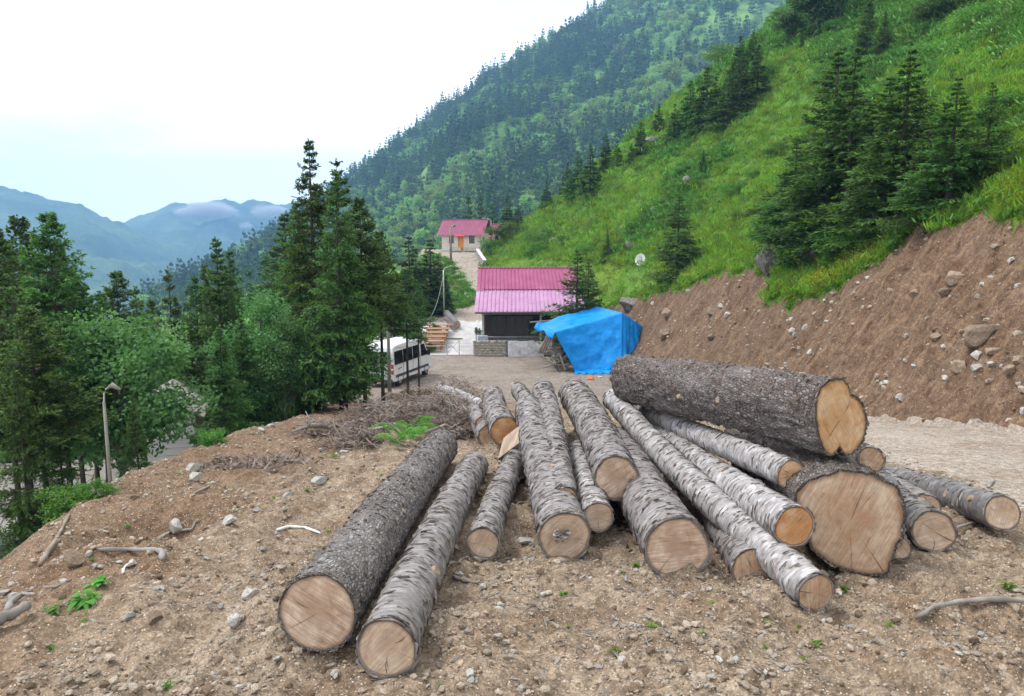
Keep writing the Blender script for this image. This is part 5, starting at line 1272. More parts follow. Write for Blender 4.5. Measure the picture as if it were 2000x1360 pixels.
# --- wooden terrace tables
def table(loc, rz, label):
    root = empty('picnic_table', loc, rz); tag(root, label, 'table', 'picnic tables on the terrace')
    for k in range(5): m = MB(); m.box((0, -.34 + k * .17, .78), (2.0, .15, .045)); m.build('plank', M['timber'], root)
    for s in (-1, 1):
        for k in (0, 1): m = MB(); m.box((0, s * (.62 + k * .16), .46), (2.0, .14, .045)); m.build('bench_plank', M['timber'], root)
        for t in (-1, 1): m = MB(); m.bar((s * .75, t * .25, .76), (s * .75, t * .62, .0), .09, .05); m.build('leg', M['timber'], root)
        m = MB(); m.bar((s * .75, -.78, .41), (s * .75, .78, .41), .09, .05); m.build('cross_bar', M['timber'], root)
for k, (px, py, Y) in enumerate([(848, 662, 59.5), (852, 655, 61.2), (856, 648, 62.9), (860, 641, 64.6), (862, 634, 66.3)]):
    p = at(px, py, Y); z = hz(p.x, Y); 
    table((p.x - .25, Y, max(z, -9.35) + 0.02), R(3), '%s wooden picnic table counted from the gate' % ORD[k])
m = MB(); m.box((-9.4, 63, -9.55), (5.2, 10.5, .5)); tag(m.build('terrace_floor', M['concrete']), 'raised terrace under the picnic tables', None, None, 'structure')
log(at(893, 634, 68.0), at(873, 612, 72.0), .62, .6, M['bark_smooth'], CUT[0], 'pale thick log beyond the terrace beside the road', seed=71, flakes=0, group='logs beside the terrace')
log(at(887, 640, 67.0), at(870, 622, 70.0), .4, .38, M['bark_big'], CUT[0], 'thin dark log lying beside the pale thick log at the terrace', seed=72, flakes=0, group='logs beside the terrace')

# --- cream house and the one behind it
def house(loc, rz, label):
    root = empty('cream_house', loc, rz); tag(root, label, 'house', 'cream houses on the spur')
    W, D, H, RH = 5.6, 5.6, 2.35, 1.9
    # walls with openings: front wall in strips round the door and windows
    m = MB(); m.box((W / 2, D - .1, H / 2), (W, .2, H)); m.box((.1, D / 2, H / 2), (.2, D - .4, H)); m.box((W - .1, D / 2, H / 2), (.2, D - .4, H))
    xs = [0, 1.05, 1.75, 2.35, 3.15, 3.95, 4.75, W]
    for i in (0, 2, 4, 6): m.box(((xs[i] + xs[i + 1]) / 2, .1, H / 2), (xs[i + 1] - xs[i], .2, H))
    for i in (1, 5): m.box(((xs[i] + xs[i + 1]) / 2, .1, .475), (xs[i + 1] - xs[i], .2, .95)); m.box(((xs[i] + xs[i + 1]) / 2, .1, 2.19), (xs[i + 1] - xs[i], .2, .32))
    m.box((2.75, .1, 2.19), (.8, .2, .32)); m.build('wall', M['plaster'], root)
    for i in (1, 5): window(root, ((xs[i] + xs[i + 1]) / 2, .12, 1.49), .68, 1.08, 'dark_wood', 1)
    d = MB(); d.box((2.75, .1, 1.0), (.78, .08, 2.02)); dd = d.build('door', M['door'], root); d = MB(); d.box((3.02, .03, 1.0), (.06, .06, .12)); d.build('handle', M['galv'], dd)
    m = MB(); m.add([(2.05, -.75, 2.0), (3.45, -.75, 2.0), (3.45, -.01, 2.34), (2.05, -.01, 2.34), (2.05, -.75, 1.9), (3.45, -.75, 1.9), (3.45, -.01, 2.28), (2.05, -.01, 2.28)], [(0, 1, 2, 3), (7, 6, 5, 4), (0, 4, 5, 1), (0, 3, 7, 4), (1, 5, 6, 2)]); m.build('awning', M['red'], root)
    for x in (0, W): m = MB(); s = .1 if x == 0 else -.1; m.add([(x, 0, H), (x, D, H), (x, D / 2, H + RH - .12), (x + s, 0, H), (x + s, D, H), (x + s, D / 2, H + RH - .12)], [(0, 1, 2), (5, 4, 3), (0, 2, 5, 3), (2, 1, 4, 5)]); m.build('gable', M['timber'], root)
    w = window(root, (0, 0, 0), .5, .7); w.location = (W + .0, 1.9, 1.5); w.rotation_euler = (0, 0, R(90))
    e = .55
    rib_sheet((-e, -e, H - .28), (W + e, -e, H - .28), (W + e, D / 2, H + RH), (-e, D / 2, H + RH), .35, .03).build('roof', M['roof_house'], root)
    rib_sheet((W + e, D + e, H - .28), (-e, D + e, H - .28), (-e, D / 2, H + RH), (W + e, D / 2, H + RH), .35, .03).build('roof', M['roof_house'], root)
    m = MB(); m.tube([(-e, D / 2, H + RH + .03), (W + e, D / 2, H + RH + .03)], .07, 8); m.build('ridge_cap', M['roof_house'], root)
    m = MB(); m.box((W / 2 - .8, -.16, .17), (1.7, .3, .5)); m.box((4.4, -.16, .17), (2.2, .3, .5)); m.box((W / 2, D / 2, -.3), (W + .05, D + .05, .6)); m.build('plinth', M['wallstone'], root)
    for i in range(3): m = MB(); m.box((W + e * .5, -e * .5 + i * .4, H + .1 + i * .25), (.05, .3, .3)); 
    return root
hp = at(863, 491, 122)
house((hp.x, 122, hz(hp.x + 3, 122) + .25), R(-10), 'cream house with magenta roof, orange door and red awning at the top of the road').scale = (1.1, 1.1, 1.1)
hp = at(925, 478, 146); house((hp.x, 146, at(925, 484, 146).z), R(-10), 'second cream house half hidden behind, only its magenta roof showing')
# retaining wall and white kerb of the climbing road
m = MB(); pts = [at(944, 528, 101), at(934, 512, 106), at(930, 498, 112)]
pts = [Vector((p.x + .15, p.y, hz(p.x - .5, p.y))) for p in pts]
for a, b in zip(pts[:-1], pts[1:]): m.bar(a + Vector((0, 0, .15)), b + Vector((0, 0, .15)), .35, 1.25)
tag(m.build('retaining_wall', M['concrete']), 'grey retaining wall along the climbing road', 'wall')
m = MB()
for a, b in zip(pts[:-1], pts[1:]): m.bar(a + Vector((.05, 0, .82)), b + Vector((.05, 0, .82)), .42, .07)
tag(m.build('wall_coping', M['white_wood']), 'white coping strip on top of the retaining wall by the road', 'coping')

# --- the long low building below on the left
def low_building():
    root = empty('long_building', (-19.5, 29.5, -13.6), R(12)); tag(root, 'long low building with pale metal roof seen through the left trees', 'building')
    Lx = 26; 
    rib_sheet((-14, -3.4, 3.0), (8.2, -3.4, 3.0), (8.2, 0, 4.6), (-14, 0, 4.6), .5, .04).build('roof', M['roof_pale'], root)
    rib_sheet((8.2, 3.4, 3.0), (-14, 3.4, 3.0), (-14, 0, 4.6), (8.2, 0, 4.6), .5, .04).build('roof', M['roof_pale'], root)
    m = MB(); m.box((-3, -3, 1.5), (21.5, .2, 3.2)); m.box((-3, 3, 1.5), (21.5, .2, 3.2)); m.box((-13.6, 0, 1.5), (.2, 5.8, 3.2)); m.box((7.7, 0, 1.5), (.2, 5.8, 3.2)); m.build('wall', M['concrete'], root)
    for k in range(6): window(root, (-11 + k * 3.2, -3.12, 1.7), 1.2, 1.1, 'white_wood')
low_building()
def white_hut():
    p = at(318, 860, 24.0); root = empty('boarded_hut', (p.x, 24.0, p.z - 1.2), R(16)); tag(root, 'white boarded hut with a gabled front below the track', 'hut')
    W, H, D = 1.9, 2.0, 3.0
    for k in range(9): m = MB(); hw = W / 2; m.box((0, -.02 + (k % 2) * .012, k * .235 + .1), (W, .03, .225)); m.build('board', M['white_wood'], root)
    m = MB(); m.box((-W / 2, D / 2, H / 2), (.08, D, H)); m.box((W / 2, D / 2, H / 2), (.08, D, H)); m.box((0, D, H / 2), (W, .08, H)); m.build('wall', M['white_wood'], root)
    m = MB(); m.add([(-W / 2, 0, H + .12), (W / 2, 0, H + .12), (0, 0, H + .55)], [(0, 1, 2)]); m.add([(-W / 2, .05, H + .12), (W / 2, .05, H + .12), (0, .05, H + .55)], [(2, 1, 0)]); m.build('gable', M['timber'], root)
    for s in (-1, 1): m = MB(); m.add([(s * (W / 2 + .35), -.3, H - .05), (s * (W / 2 + .35), D, H - .05), (0, D, H + .62), (0, -.3, H + .62), (s * (W / 2 + .35), -.3, H - .1), (s * (W / 2 + .35), D, H - .1), (0, D, H + .57), (0, -.3, H + .57)], [(0, 1, 2, 3), (7, 6, 5, 4), (0, 3, 7, 4)]); m.build('roof', M['roof_pale'], root)
white_hut()

# --- lamps and cables
def street_lamp(px, top, base, Y, arm, label, mat='concpole', zb=None, r=.06):
    t = at(px, top, Y); zb = zb if zb is not None else hz(t.x, Y); H = t.z - zb
    root = empty('street_lamp', (t.x, Y, zb)); tag(root, label, 'lamp', 'street lamps')
    m = MB(); m.tube([(0, 0, -.3), (0, 0, H * .5), (0, 0, H)], [r * 1.3, r, r * .75], 10); m.build('pole', M[mat], root, smooth=True)
    m = MB(); m.tube([(0, 0, H - .05), (arm[0] * .15, 0, H + arm[1] * .6), (arm[0] * .55, 0, H + arm[1] * .95), (arm[0], 0, H + arm[1])], r * .45, 7); m.build('arm', M['galv'], root)
    s = 1 if arm[0] > 0 else -1; L = abs(arm[0]) * .9 + .12; m = MB()
    m.tube([(arm[0] * .8, 0, H + arm[1]), (arm[0] * .8 + s * L * .4, 0, H + arm[1] + .05), (arm[0] * .8 + s * L, 0, H + arm[1] - .02)], [r * .6, r * 1.5, r * .7], 10); m.build('lamp_head', M['concpole'], root, smooth=True)
    return root
street_lamp(203, 785, 925, 11.2, (.08, .2), 'grey street lamp with a bent head at the dirt edge on the left', r=.027)
street_lamp(757, 600, 690, 40.0, (.35, .5), 'street lamp half hidden in the spruces near the van', zb=-9.0, r=.09)
street_lamp(880, 445, 510, 104.0, (.35, .25), 'street lamp on a wooden pole in front of the cream house', 'pole', r=.14)
street_lamp(959, 432, 470, 128.0, (-.8, .35), 'street lamp right of the cream house roof', 'pole', r=.12)
street_lamp(866, 528, 600, 74.0, (.55, .3), 'lamp leaning out of the spruces beside the climbing road', 'galv', r=.07)
def cable(name, a, b, sag, r, mat, label):
    a, b = Vector(a), Vector(b); m = MB()
    m.tube([a.lerp(b, k / 16) + Vector((0, 0, -sag * 4 * (k / 16) * (1 - k / 16))) for k in range(17)], r, 5); tag(m.build(name, M[mat]), label, 'cable')
cable('hanging_cable', at(790, 578, 45), at(868, 524, 74), 3.0, .016, 'galv', 'pale cable sagging from the spruces to the leaning lamp')
cable('hanging_cable', at(-30, 868, 10.5), at(203, 776, 11.2), .12, .0011, 'cable', 'thin pale wire strung from the left edge to the bent lamp')
# --- satellite dish
def dish():
    g = hit(1250, 521); root = empty('satellite_dish', g, R(-35)); tag(root, 'white satellite dish standing on the green slope', 'satellite dish')
    s = 1.15; n = 28; v = [(0, .16, 0)]; f = []
    for j in range(1, 6):
        r = j / 5
        for k in range(n): a = 2 * PI * k / n; v.append((math.cos(a) * r * .5, .16 * (1 - r * r), math.sin(a) * r * .55))
    for k in range(n): f.append((0, 1 + (k + 1) % n, 1 + k))
    for j in range(4):
        for k in range(n): a, b = 1 + j * n + k, 1 + j * n + (k + 1) % n; f.append((a, b, b + n, a + n))
    v2 = [(x, y + .012, z) for x, y, z in v]; m = MB(); m.add(v, f); m.add(v2, [q[::-1] for q in f])
    o = m.build('reflector', M['dish'], root, smooth=True); o.location = (0, 0, .62); o.rotation_euler = (R(-12), 0, 0)
    for a in (-1, 1): m = MB(); m.tube([(0, .2, .5), (a * .38, .3, -.05)], .022, 6); m.build('leg', M['galv'], root)
    m = MB(); m.tube([(0, .2, .6), (0, .55, -.05)], .022, 6); m.build('leg', M['galv'], root)
    m = MB(); m.tube([(0, .1, .12), (0, -.42, .45), (0, -.5, .62)], .015, 6); m.box((0, -.5, .64), (.07, .12, .07)); m.build('feed_arm', M['galv'], root)
dish()

# --- blue tarpaulin over firewood
def tarp():
    A, B, C, D = at(1048, 631, 52.2), at(1167, 599, 55.5), at(1216, 611, 52.4), at(1083, 649, 50.2)
    E, F = at(1124, 726, 50.0), at(1214, 722, 50.0); G, Hh = at(1255, 638, 54.0), at(1268, 692, 54.5)
    Tm = at(1118, 614, 54.2)
    def grid(q, nu, nv, fold=0.0, fl=3.0, seed=0, sag=0.0, flare=0.0):
        a, b, c, d = q; v, f = [], []
        n_ = (b - a).cross(d - a).normalized()
        for j in range(nv + 1):
            for i in range(nu + 1):
                u, w = i / nu, j / nv; p = (a.lerp(b, u)).lerp(d.lerp(c, u), w)
                e = min(1, 8 * u) * min(1, 8 * (1 - u))
                k = fold * (w ** 0.6) * e * (math.sin(u * fl * 6.28 + 1.3 * math.sin(w * 3 + seed)) + .5 * math.sin(u * fl * 14 + seed + 2 * w)) + .08 * e * float(fbm(u * 4, w * 4, seed, 3)) * min(1, 5 * w)
                p = p + n_ * (-k) + Vector((0, 0, -sag * 4 * u * (1 - u) * w * (1 - w) * 2)); v.append(p)
        for j in range(nv):
            for i in range(nu): x = j * (nu + 1) + i; f.append((x, x + 1, x + nu + 2, x + nu + 1))
        return v, f
    root = empty('blue_tarpaulin', (E.x, 50, E.z)); tag(root, 'bright blue tarpaulin stretched over a woodpile', 'tarpaulin')
    inv = Matrix.Translation(-Vector(root.location))
    def part(nm, q, **kw):
        v, f = grid(q, **kw); m = MB(); m.add([inv @ p for p in v], f); o = m.build(nm, M['tarp'], root, smooth=True)
        s = o.modifiers.new('thickness', 'SOLIDIFY'); s.thickness = .012; return o
    part('roof_sheet', (D, C, B, A), nu=36, nv=20, fold=.03, fl=2, seed=1, sag=.25)
    part('front_sheet', (D, C, F, E), nu=60, nv=34, fold=.045, fl=1.6, seed=2)
    part('side_sheet', (C, G, Hh, F), nu=60, nv=30, fold=.20, fl=2.6, seed=4)
    # skirt lying on the ground in crumples
    v, f = [], []; rg = random.Random(8)
    for i in range(41):
        t = i / 40; p = E.lerp(F, min(1, t * 1.0)); 
        for j, dy in enumerate((.02, -.18, -.4, -.55)):
            q = p + Vector((-.1 + rg.uniform(-.04, .04), dy * (1 + .3 * math.sin(i * .9)), 0)); q.z = hz(q.x, q.y) + .03 + abs(.10 * math.sin(i * 1.1 + j * 1.7)) * (j < 3) + (.14 if j == 0 else 0); v.append(inv @ q)
    for i in range(40):
        for j in range(3): x = i * 4 + j; f.append((x, x + 1, x + 5, x + 4))
    m = MB(); m.add(v, f); o = m.build('ground_flap', M['tarp'], root, smooth=True); s = o.modifiers.new('thickness', 'SOLIDIFY'); s.thickness = .012
    # lip hanging at the left end
    v, f = [], []
    for i in range(25):
        t = i / 24; p = A.lerp(D, t)
        for j in range(4): v.append(inv @ (p + Vector((-.06 * j + .05 * math.sin(t * 14), -.03 * j, -.11 * j * (1 + .4 * math.sin(t * 9))))))
    for i in range(24):
        for j in range(3): x = i * 4 + j; f.append((x, x + 4, x + 5, x + 1))
    m = MB(); m.add(v, f); o = m.build('hanging_lip', M['tarp'], root, smooth=True); s = o.modifiers.new('thickness', 'SOLIDIFY'); s.thickness = .012
tarp()
# poles and firewood at the tarpaulin's open left end
rg = random.Random(12)
def stick_thing(name, pts, rad, mat, label, group=None, cat=None, n=7):
    m = MB(); m.tube(pts, rad, n); return tag(m.build(name, M[mat], smooth=True), label, cat or name.replace('_', ' '), group)
for k, (bx, tx) in enumerate([(1053, 1071), (1058, 1073), (1063, 1076), (1068, 1079), (1073, 1080)]):
    stick_thing('wooden_pole', [at(bx, 690, 52.6 - k * .2), at(tx, 652 + k * 3, 52.8)], [.09, .07], 'pole', '%s wooden pole from the left leaning under the tarpaulin lip' % ORD[k], 'poles leaning at the tarpaulin', 'pole')
stick_thing('wooden_pole', [at(1104, 724, 49.8), at(1094, 694, 50.3)], [.06, .05], 'pole', 'lone pole propped against the woodpile under the tarpaulin edge', 'poles leaning at the tarpaulin', 'pole')
stick_thing('wooden_pole', [at(1036, 630, 51.5), at(1080, 626, 53.0)], [.05, .06], 'pole', 'pole poking out level under the tarpaulin roof', 'poles leaning at the tarpaulin', 'pole')
stick_thing('wooden_pole', [at(1128, 605, 54.6), at(1117, 588, 54.2), at(1114, 575, 54.0)], [.05, .04, .02], 'twig', 'thin crooked stick standing above the tarpaulin', 'poles leaning at the tarpaulin', 'pole')
for k in range(34):
    u = rg.random(); w = rg.random(); px = 1072 + 28 * w + 14 * u; py = 716 - 44 * u
    p = at(px, py, 50.5 + 1.5 * u); d = Vector((rg.uniform(-1, 1), rg.uniform(-.6, .6), rg.uniform(-.35, .5))).normalized() * rg.uniform(.35, .8); p.z = max(p.z, hz(p.x, p.y) + .1)
    stick_thing('firewood_stick', [p - d, p + d * .1, p + d], [rg.uniform(.035, .075)] * 3, rg.choice(['pole', 'twig']), 'crooked stick of firewood in the heap at the tarpaulin end', 'firewood heap at the tarpaulin', 'firewood')
# dark heap inside
for k in range(22):
    u = rg.random(); p = at(1100 + 70 * rg.random(), 712 - 40 * u, 51.6 + rg.random() * .6); d = Vector((rg.uniform(-1, 1), rg.uniform(-.3, .3), rg.uniform(-.2, .2))).normalized() * .5
    p.z = max(p.z, -9.0)
p = at(1152, 737, 47.5); m = MB(); z = hz(p.x, 47.5)
m.add([(p.x - .22, 47.4, z + .02), (p.x + .2, 47.3, z + .03), (p.x + .3, 47.7, z + .05), (p.x - .1, 47.8, z + .03), (p.x - .15, 47.5, z + .17), (p.x + .12, 47.45, z + .2), (p.x + .2, 47.62, z + .14), (p.x - .05, 47.66, z + .12)], [(0, 1, 5, 4), (1, 2, 6, 5), (2, 3, 7, 6), (3, 0, 4, 7), (4, 5, 6, 7), (3, 2, 1, 0)])
tag(m.build('orange_bag', M['orangeplastic'], bevel=.03), 'crumpled orange plastic scrap on the yard behind the logs', 'bag')
m = MB(); p = hit(1172, 738); m.box(p + Vector((0, 0, .04)), (.25, .12, .08), .4); tag(m.build('white_scrap', M['white_wood'], bevel=.02), 'tiny white scrap on the yard beside the orange one', 'litter')

# --- white van
def van():
    g = at(741, 762, 44.6); z = hz(g.x, 44.6)
    root = empty('white_van', (g.x, 44.6, z), R(-19)); root.scale = (.94, .94, .94); tag(root, 'white panel van parked under the spruces, seen from behind', 'van')
    W = 1.98; Lg = 5.9                       # local: x across, y forward (rear at y = 0)
    prof = [(0.02, .42), (0.0, .75), (0.02, 1.35), (.07, 2.2), (.16, 2.52), (.5, 2.62), (2.2, 2.66), (4.0, 2.62), (4.35, 2.5), (4.62, 2.2), (5.05, 1.5), (5.2, 1.32), (5.68, 1.12), (5.86, .9), (5.9, .55), (5.82, .36), (.3, .34)]
    # cross sections: width narrows towards the roof
    def hw(zv): return W / 2 * (1 - .0 * zv) if zv < 1.3 else W / 2 * (1 - .085 * ((zv - 1.3) / 1.36) ** 1.6)
    n = len(prof); m = MB(); v = []
    for s in (-1, 1):
        for (y, zz) in prof: v.append((s * hw(zz), y, zz))
    for s in (-1, 1):
        for (y, zz) in prof: v.append((s * (hw(zz) - .10), y, zz))
    f = [tuple(range(n))[::-1], tuple(range(n, 2 * n))]
    for k in range(n): a, b = k, (k + 1) % n; f.append((a, b, n + b, n + a))
    m.add(v[:2 * n], f); body = m.build('body', M['van'], root, bevel=.07)
    def side_quad(y0, y1, z0, z1, s, off=.012, sl0=0.0, sl1=0.0):
        x = lambda zz: s * (hw(zz) + off)
        q = [(x(z0), y0 , z0), (x(z0), y1, z0), (x(z1), y1 - sl1, z1), (x(z1), y0 + sl0, z1)]
        r = [(p[0] - s * .03, p[1], p[2]) for p in q]
        return (q + r, [(0, 1, 2, 3) if s > 0 else (3, 2, 1, 0), (0, 4, 5, 1), (1, 5, 6, 2), (2, 6, 7, 3), (3, 7, 4, 0)])
    for s in (-1, 1):
        for (y0, y1) in ((.25, 1.35), (1.42, 2.7), (2.78, 3.75)):
            m = MB(); m.add(*side_quad(y0, y1, 1.42, 2.25, s)); m.build('side_window', M['glass'], root, bevel=.01)
        m = MB(); m.add(*side_quad(3.95, 4.95, 1.42, 2.2, s, sl1=.5)); m.build('cab_window', M['glass'], root)
        m = MB(); m.add(*side_quad(.35, 5.0, .62, .78, s, .02)); m.build('side_trim', M['trim'], root)
        for y in (1.38, 2.74, 3.85): m = MB(); m.box((s * (hw(1.0) + .003), y, 1.1), (.012, .014, 1.0)); m.build('door_seam', M['trim'], root)
        m = MB(); m.box((s * (hw(1) - .05), -.012, 1.18), (.16, .05, .62)); tl = m.build('tail_light', M['redlight'], root, bevel=.015)
        m = MB(); m.box((s * (hw(1) - .05), -.03, 1.16), (.15, .03, .14)); m.build('reversing_lens', M['dish'], tl)
        m = MB(); m.box((s * (W / 2 + .16), 4.72, 1.58), (.24, .12, .34)); m.build('mirror', M['black'], root, bevel=.04)
        for y in (.98, 4.78):
            w = MB(); c = s * (W / 2 - .14); w.tube([(c - .12, y, .34), (c - .09, y, .34), (c + .09, y, .34), (c + .12, y, .34)], [.27, .345, .345, .27], 24); wo = w.build('wheel', M['black'], root, smooth=False)
            w = MB(); w.tube([(c + s * .095, y, .34), (c + s * .126, y, .34)], [.2, .19], 20); w.build('rim', M['wheel'], wo)
            a = MB(); v_ = []; f_ = []
            for k in range(17):
                an = PI * k / 16; v_ += [(s * (W / 2 + .004), y + .44 * math.cos(an), .34 + .44 * math.sin(an)), (s * (W / 2 + .004), y + .36 * math.cos(an), .34 + .36 * math.sin(an))]
            for k in range(16): f_.append((2 * k, 2 * k + 2, 2 * k + 3, 2 * k + 1))
            a.add(v_, f_ + [q[::-1] for q in f_]); a.build('wheel_arch', M['trim'], root)
    for s in (-1, 1): m = MB(); m.add([(s * .06, .03, 1.5), (s * .84, .03, 1.5), (s * .78, .09, 2.25), (s * .06, .09, 2.25)], [(0, 1, 2, 3)]); m.v = [(x, y - .05, z_) for x, y, z_ in m.v]; m.f = [q if s > 0 else q[::-1] for q in m.f]; m.build('rear_window', M['glass'], root)
    m = MB(); m.box((0, -.008, 1.35), (.016, .03, 1.75)); m.build('rear_seam', M['trim'], root)
    m = MB(); m.box((0, -.06, .46), (1.86, .22, .2)); m.build('rear_bumper', M['trim'], root, bevel=.03)
    m = MB(); m.box((0, -.15, .56), (1.5, .1, .05)); m.build('rear_step', M['galv'], root)
    m = MB(); m.box((-.45, -.02, .88), (.56, .03, .16)); m.build('number_plate', M['plate'], root)
    m = MB(); m.box((-.45, -.012, .88), (.7, .02, .26)); m.build('plate_recess', M['trim'], root)
    m = MB(); m.add([(-.86, 5.07, 1.5), (.86, 5.07, 1.5), (.8, 4.66, 2.2), (-.8, 4.66, 2.2)], [(0, 1, 2, 3)]); m.v = [(x, y + .02, z_ + .02) for x, y, z_ in m.v]; m.build('windscreen', M['glass'], root)
    for k, (y, l) in enumerate(((.75, .18), (.98, .1), (1.1, .07))): m = MB(); m.box((W / 2 + .003, y, 1.12 + k * .02), (.008, l, .08)); m.build('lettering', M['redlight'], root)
van()
# ------------------------------------------------------------------ stones, branches, weeds, grit
RP = [rock_mesh(800 + i, 2, M['rock_pale']) for i in range(5)]; RT = [rock_mesh(820 + i, 2, M['rock_tan']) for i in range(4)]; RG_ = [rock_mesh(840 + i, 3, M['rock_grey'], rough=.5) for i in range(3)]
def stone(px, py, w, h, kind, label, group=None, name='stone', sink=.25, seed=0, turn=None):
    rg = random.Random(px * 7 + py); g = hit(px, py + h * .3); d = g.y * math.cos(PITCH) - g.z * math.sin(PITCH); m = d / FPX
    me = {'p': RP, 't': RT, 'g': RG_}[kind]; me = me[rg.randrange(len(me))]
    o = obj(name, me); o.location = g + Vector((0, 0, h * m * .5 * (1 - sink)))
    o.scale = (w * m * .56, (w + h) * m * .28, h * m * .56); o.rotation_euler = (rg.uniform(-.2, .2), rg.uniform(-.3, .3) if turn is None else turn, rg.uniform(0, 6.28) if abs(w - h) < 8 else rg.uniform(-.3, .3))
    return tag(o, label, 'stone' if name == 'stone' else 'boulder', group)
for px, py, w, h, kd, lab in [(283, 903, 36, 24, 't', 'rounded tan boulder at the edge of the track below the lamp'), (375, 915, 30, 22, 'p', 'upper of two pale stones beside the dry twigs'), (381, 932, 28, 20, 'p', 'lower of two pale stones beside the dry twigs'),
    (188, 942, 40, 16, 'p', 'flat pale stone at the dirt edge left of the tan boulder'), (228, 940, 14, 10, 'p', 'little white stone right of the flat pale stone'), (198, 966, 20, 16, 'p', 'grey-white stone below the flat pale stone'), (265, 971, 18, 12, 't', 'small tan stone above the pit'),
    (343, 1027, 30, 36, 'p', 'blocky pale stone with a dark crack near the bent root'), (450, 1018, 38, 18, 'p', 'long white stone in the middle of the left ground'), (620, 940, 36, 20, 'p', 'chunky white stone left of the thick scaly log'), (487, 1162, 36, 26, 'p', 'grey angular stone near the thick log end'),
    (462, 1212, 34, 32, 'p', 'big white angular stone left of the thick log end'), (300, 1214, 30, 26, 't', 'pointed cream stone on the lower left ground'), (252, 1211, 24, 16, 'p', 'pale stone left of the pointed cream stone'), (310, 1149, 24, 12, 'p', 'small flat stone above the pointed cream stone'),
    (258, 1106, 24, 14, 'p', 'white stone beside the leafy weed'), (176, 1083, 16, 18, 'p', 'upright white stone near the bent root'), (187, 1108, 14, 12, 'p', 'small blue-white stone above the leafy weed'), (145, 1095, 44, 36, 't', 'rough tan rock above the leafy weed'),
    (627, 880, 10, 12, 'p', 'small white pointed stone in front of the dead branches'), (672, 884, 20, 8, 'p', 'flat white stone at the edge of the branch pile'), (945, 1145, 20, 14, 'p', 'small white stone between the front log and the sunk log'), (1437, 1293, 16, 18, 'p', 'small white stone alone on the front soil'),
    (1028, 1058, 34, 14, 'p', 'flat pale chip beside the half sunk log'), (561, 1217, 14, 14, 'p', 'small blue-grey stone touching the thick log end'), (653, 1322, 22, 14, 'p', 'grey stone at the bottom edge near the front logs'), (920, 1318, 22, 14, 'p', 'pale stone at the bottom right of the front logs'), (1495, 1323, 16, 10, 'p', 'blue-grey pebble at the bottom edge'), (1494, 1320, 14, 8, 't', 'rust-red pebble at the bottom edge'),
    (430, 1186, 14, 12, 'p', 'small stone above the big white angular stone'), (468, 1190, 10, 8, 'p', 'tiny stone beside the big white angular stone'), (560, 968, 22, 12, 'p', 'pale stone in the gravel left of the scaly log'), (500, 998, 14, 10, 'p', 'small pale stone near the long white stone'), (555, 998, 14, 12, 'p', 'small white stone right of the long white stone'), (200, 1003, 10, 8, 'p', 'small stone by the pit'),
    (25, 1172, 24, 22, 'p', 'grey stone above the fallen root at the left edge'), (52, 1188, 24, 14, 'p', 'white stone above the fallen root'), (8, 1160, 24, 14, 'p', 'pale stone at the left edge'), (120, 985, 20, 14, 'p', 'pale rubble stone on the dirt edge by the bushes'), (98, 990, 22, 14, 't', 'tan rubble stone on the dirt edge'), (78, 1003, 14, 10, 'p', 'small white stone at the foot of the bushes'), (65, 1010, 12, 8, 'p', 'smallest white stone at the foot of the bushes'),
    (1640, 388 + 775, 14, 10, 'p', 'tiny pale stone right of the long pale log tip'), (510, 840, 18, 10, 'p', 'white stone at the far edge of the track'), (530, 832, 16, 9, 'p', 'second white stone at the far edge of the track'), (495, 846, 14, 8, 't', 'tan stone at the far edge of the track'), (640, 790, 10, 7, 'p', 'small white stone on the track by the trunks')]:
    stone(px, py, w, h, kd, lab)
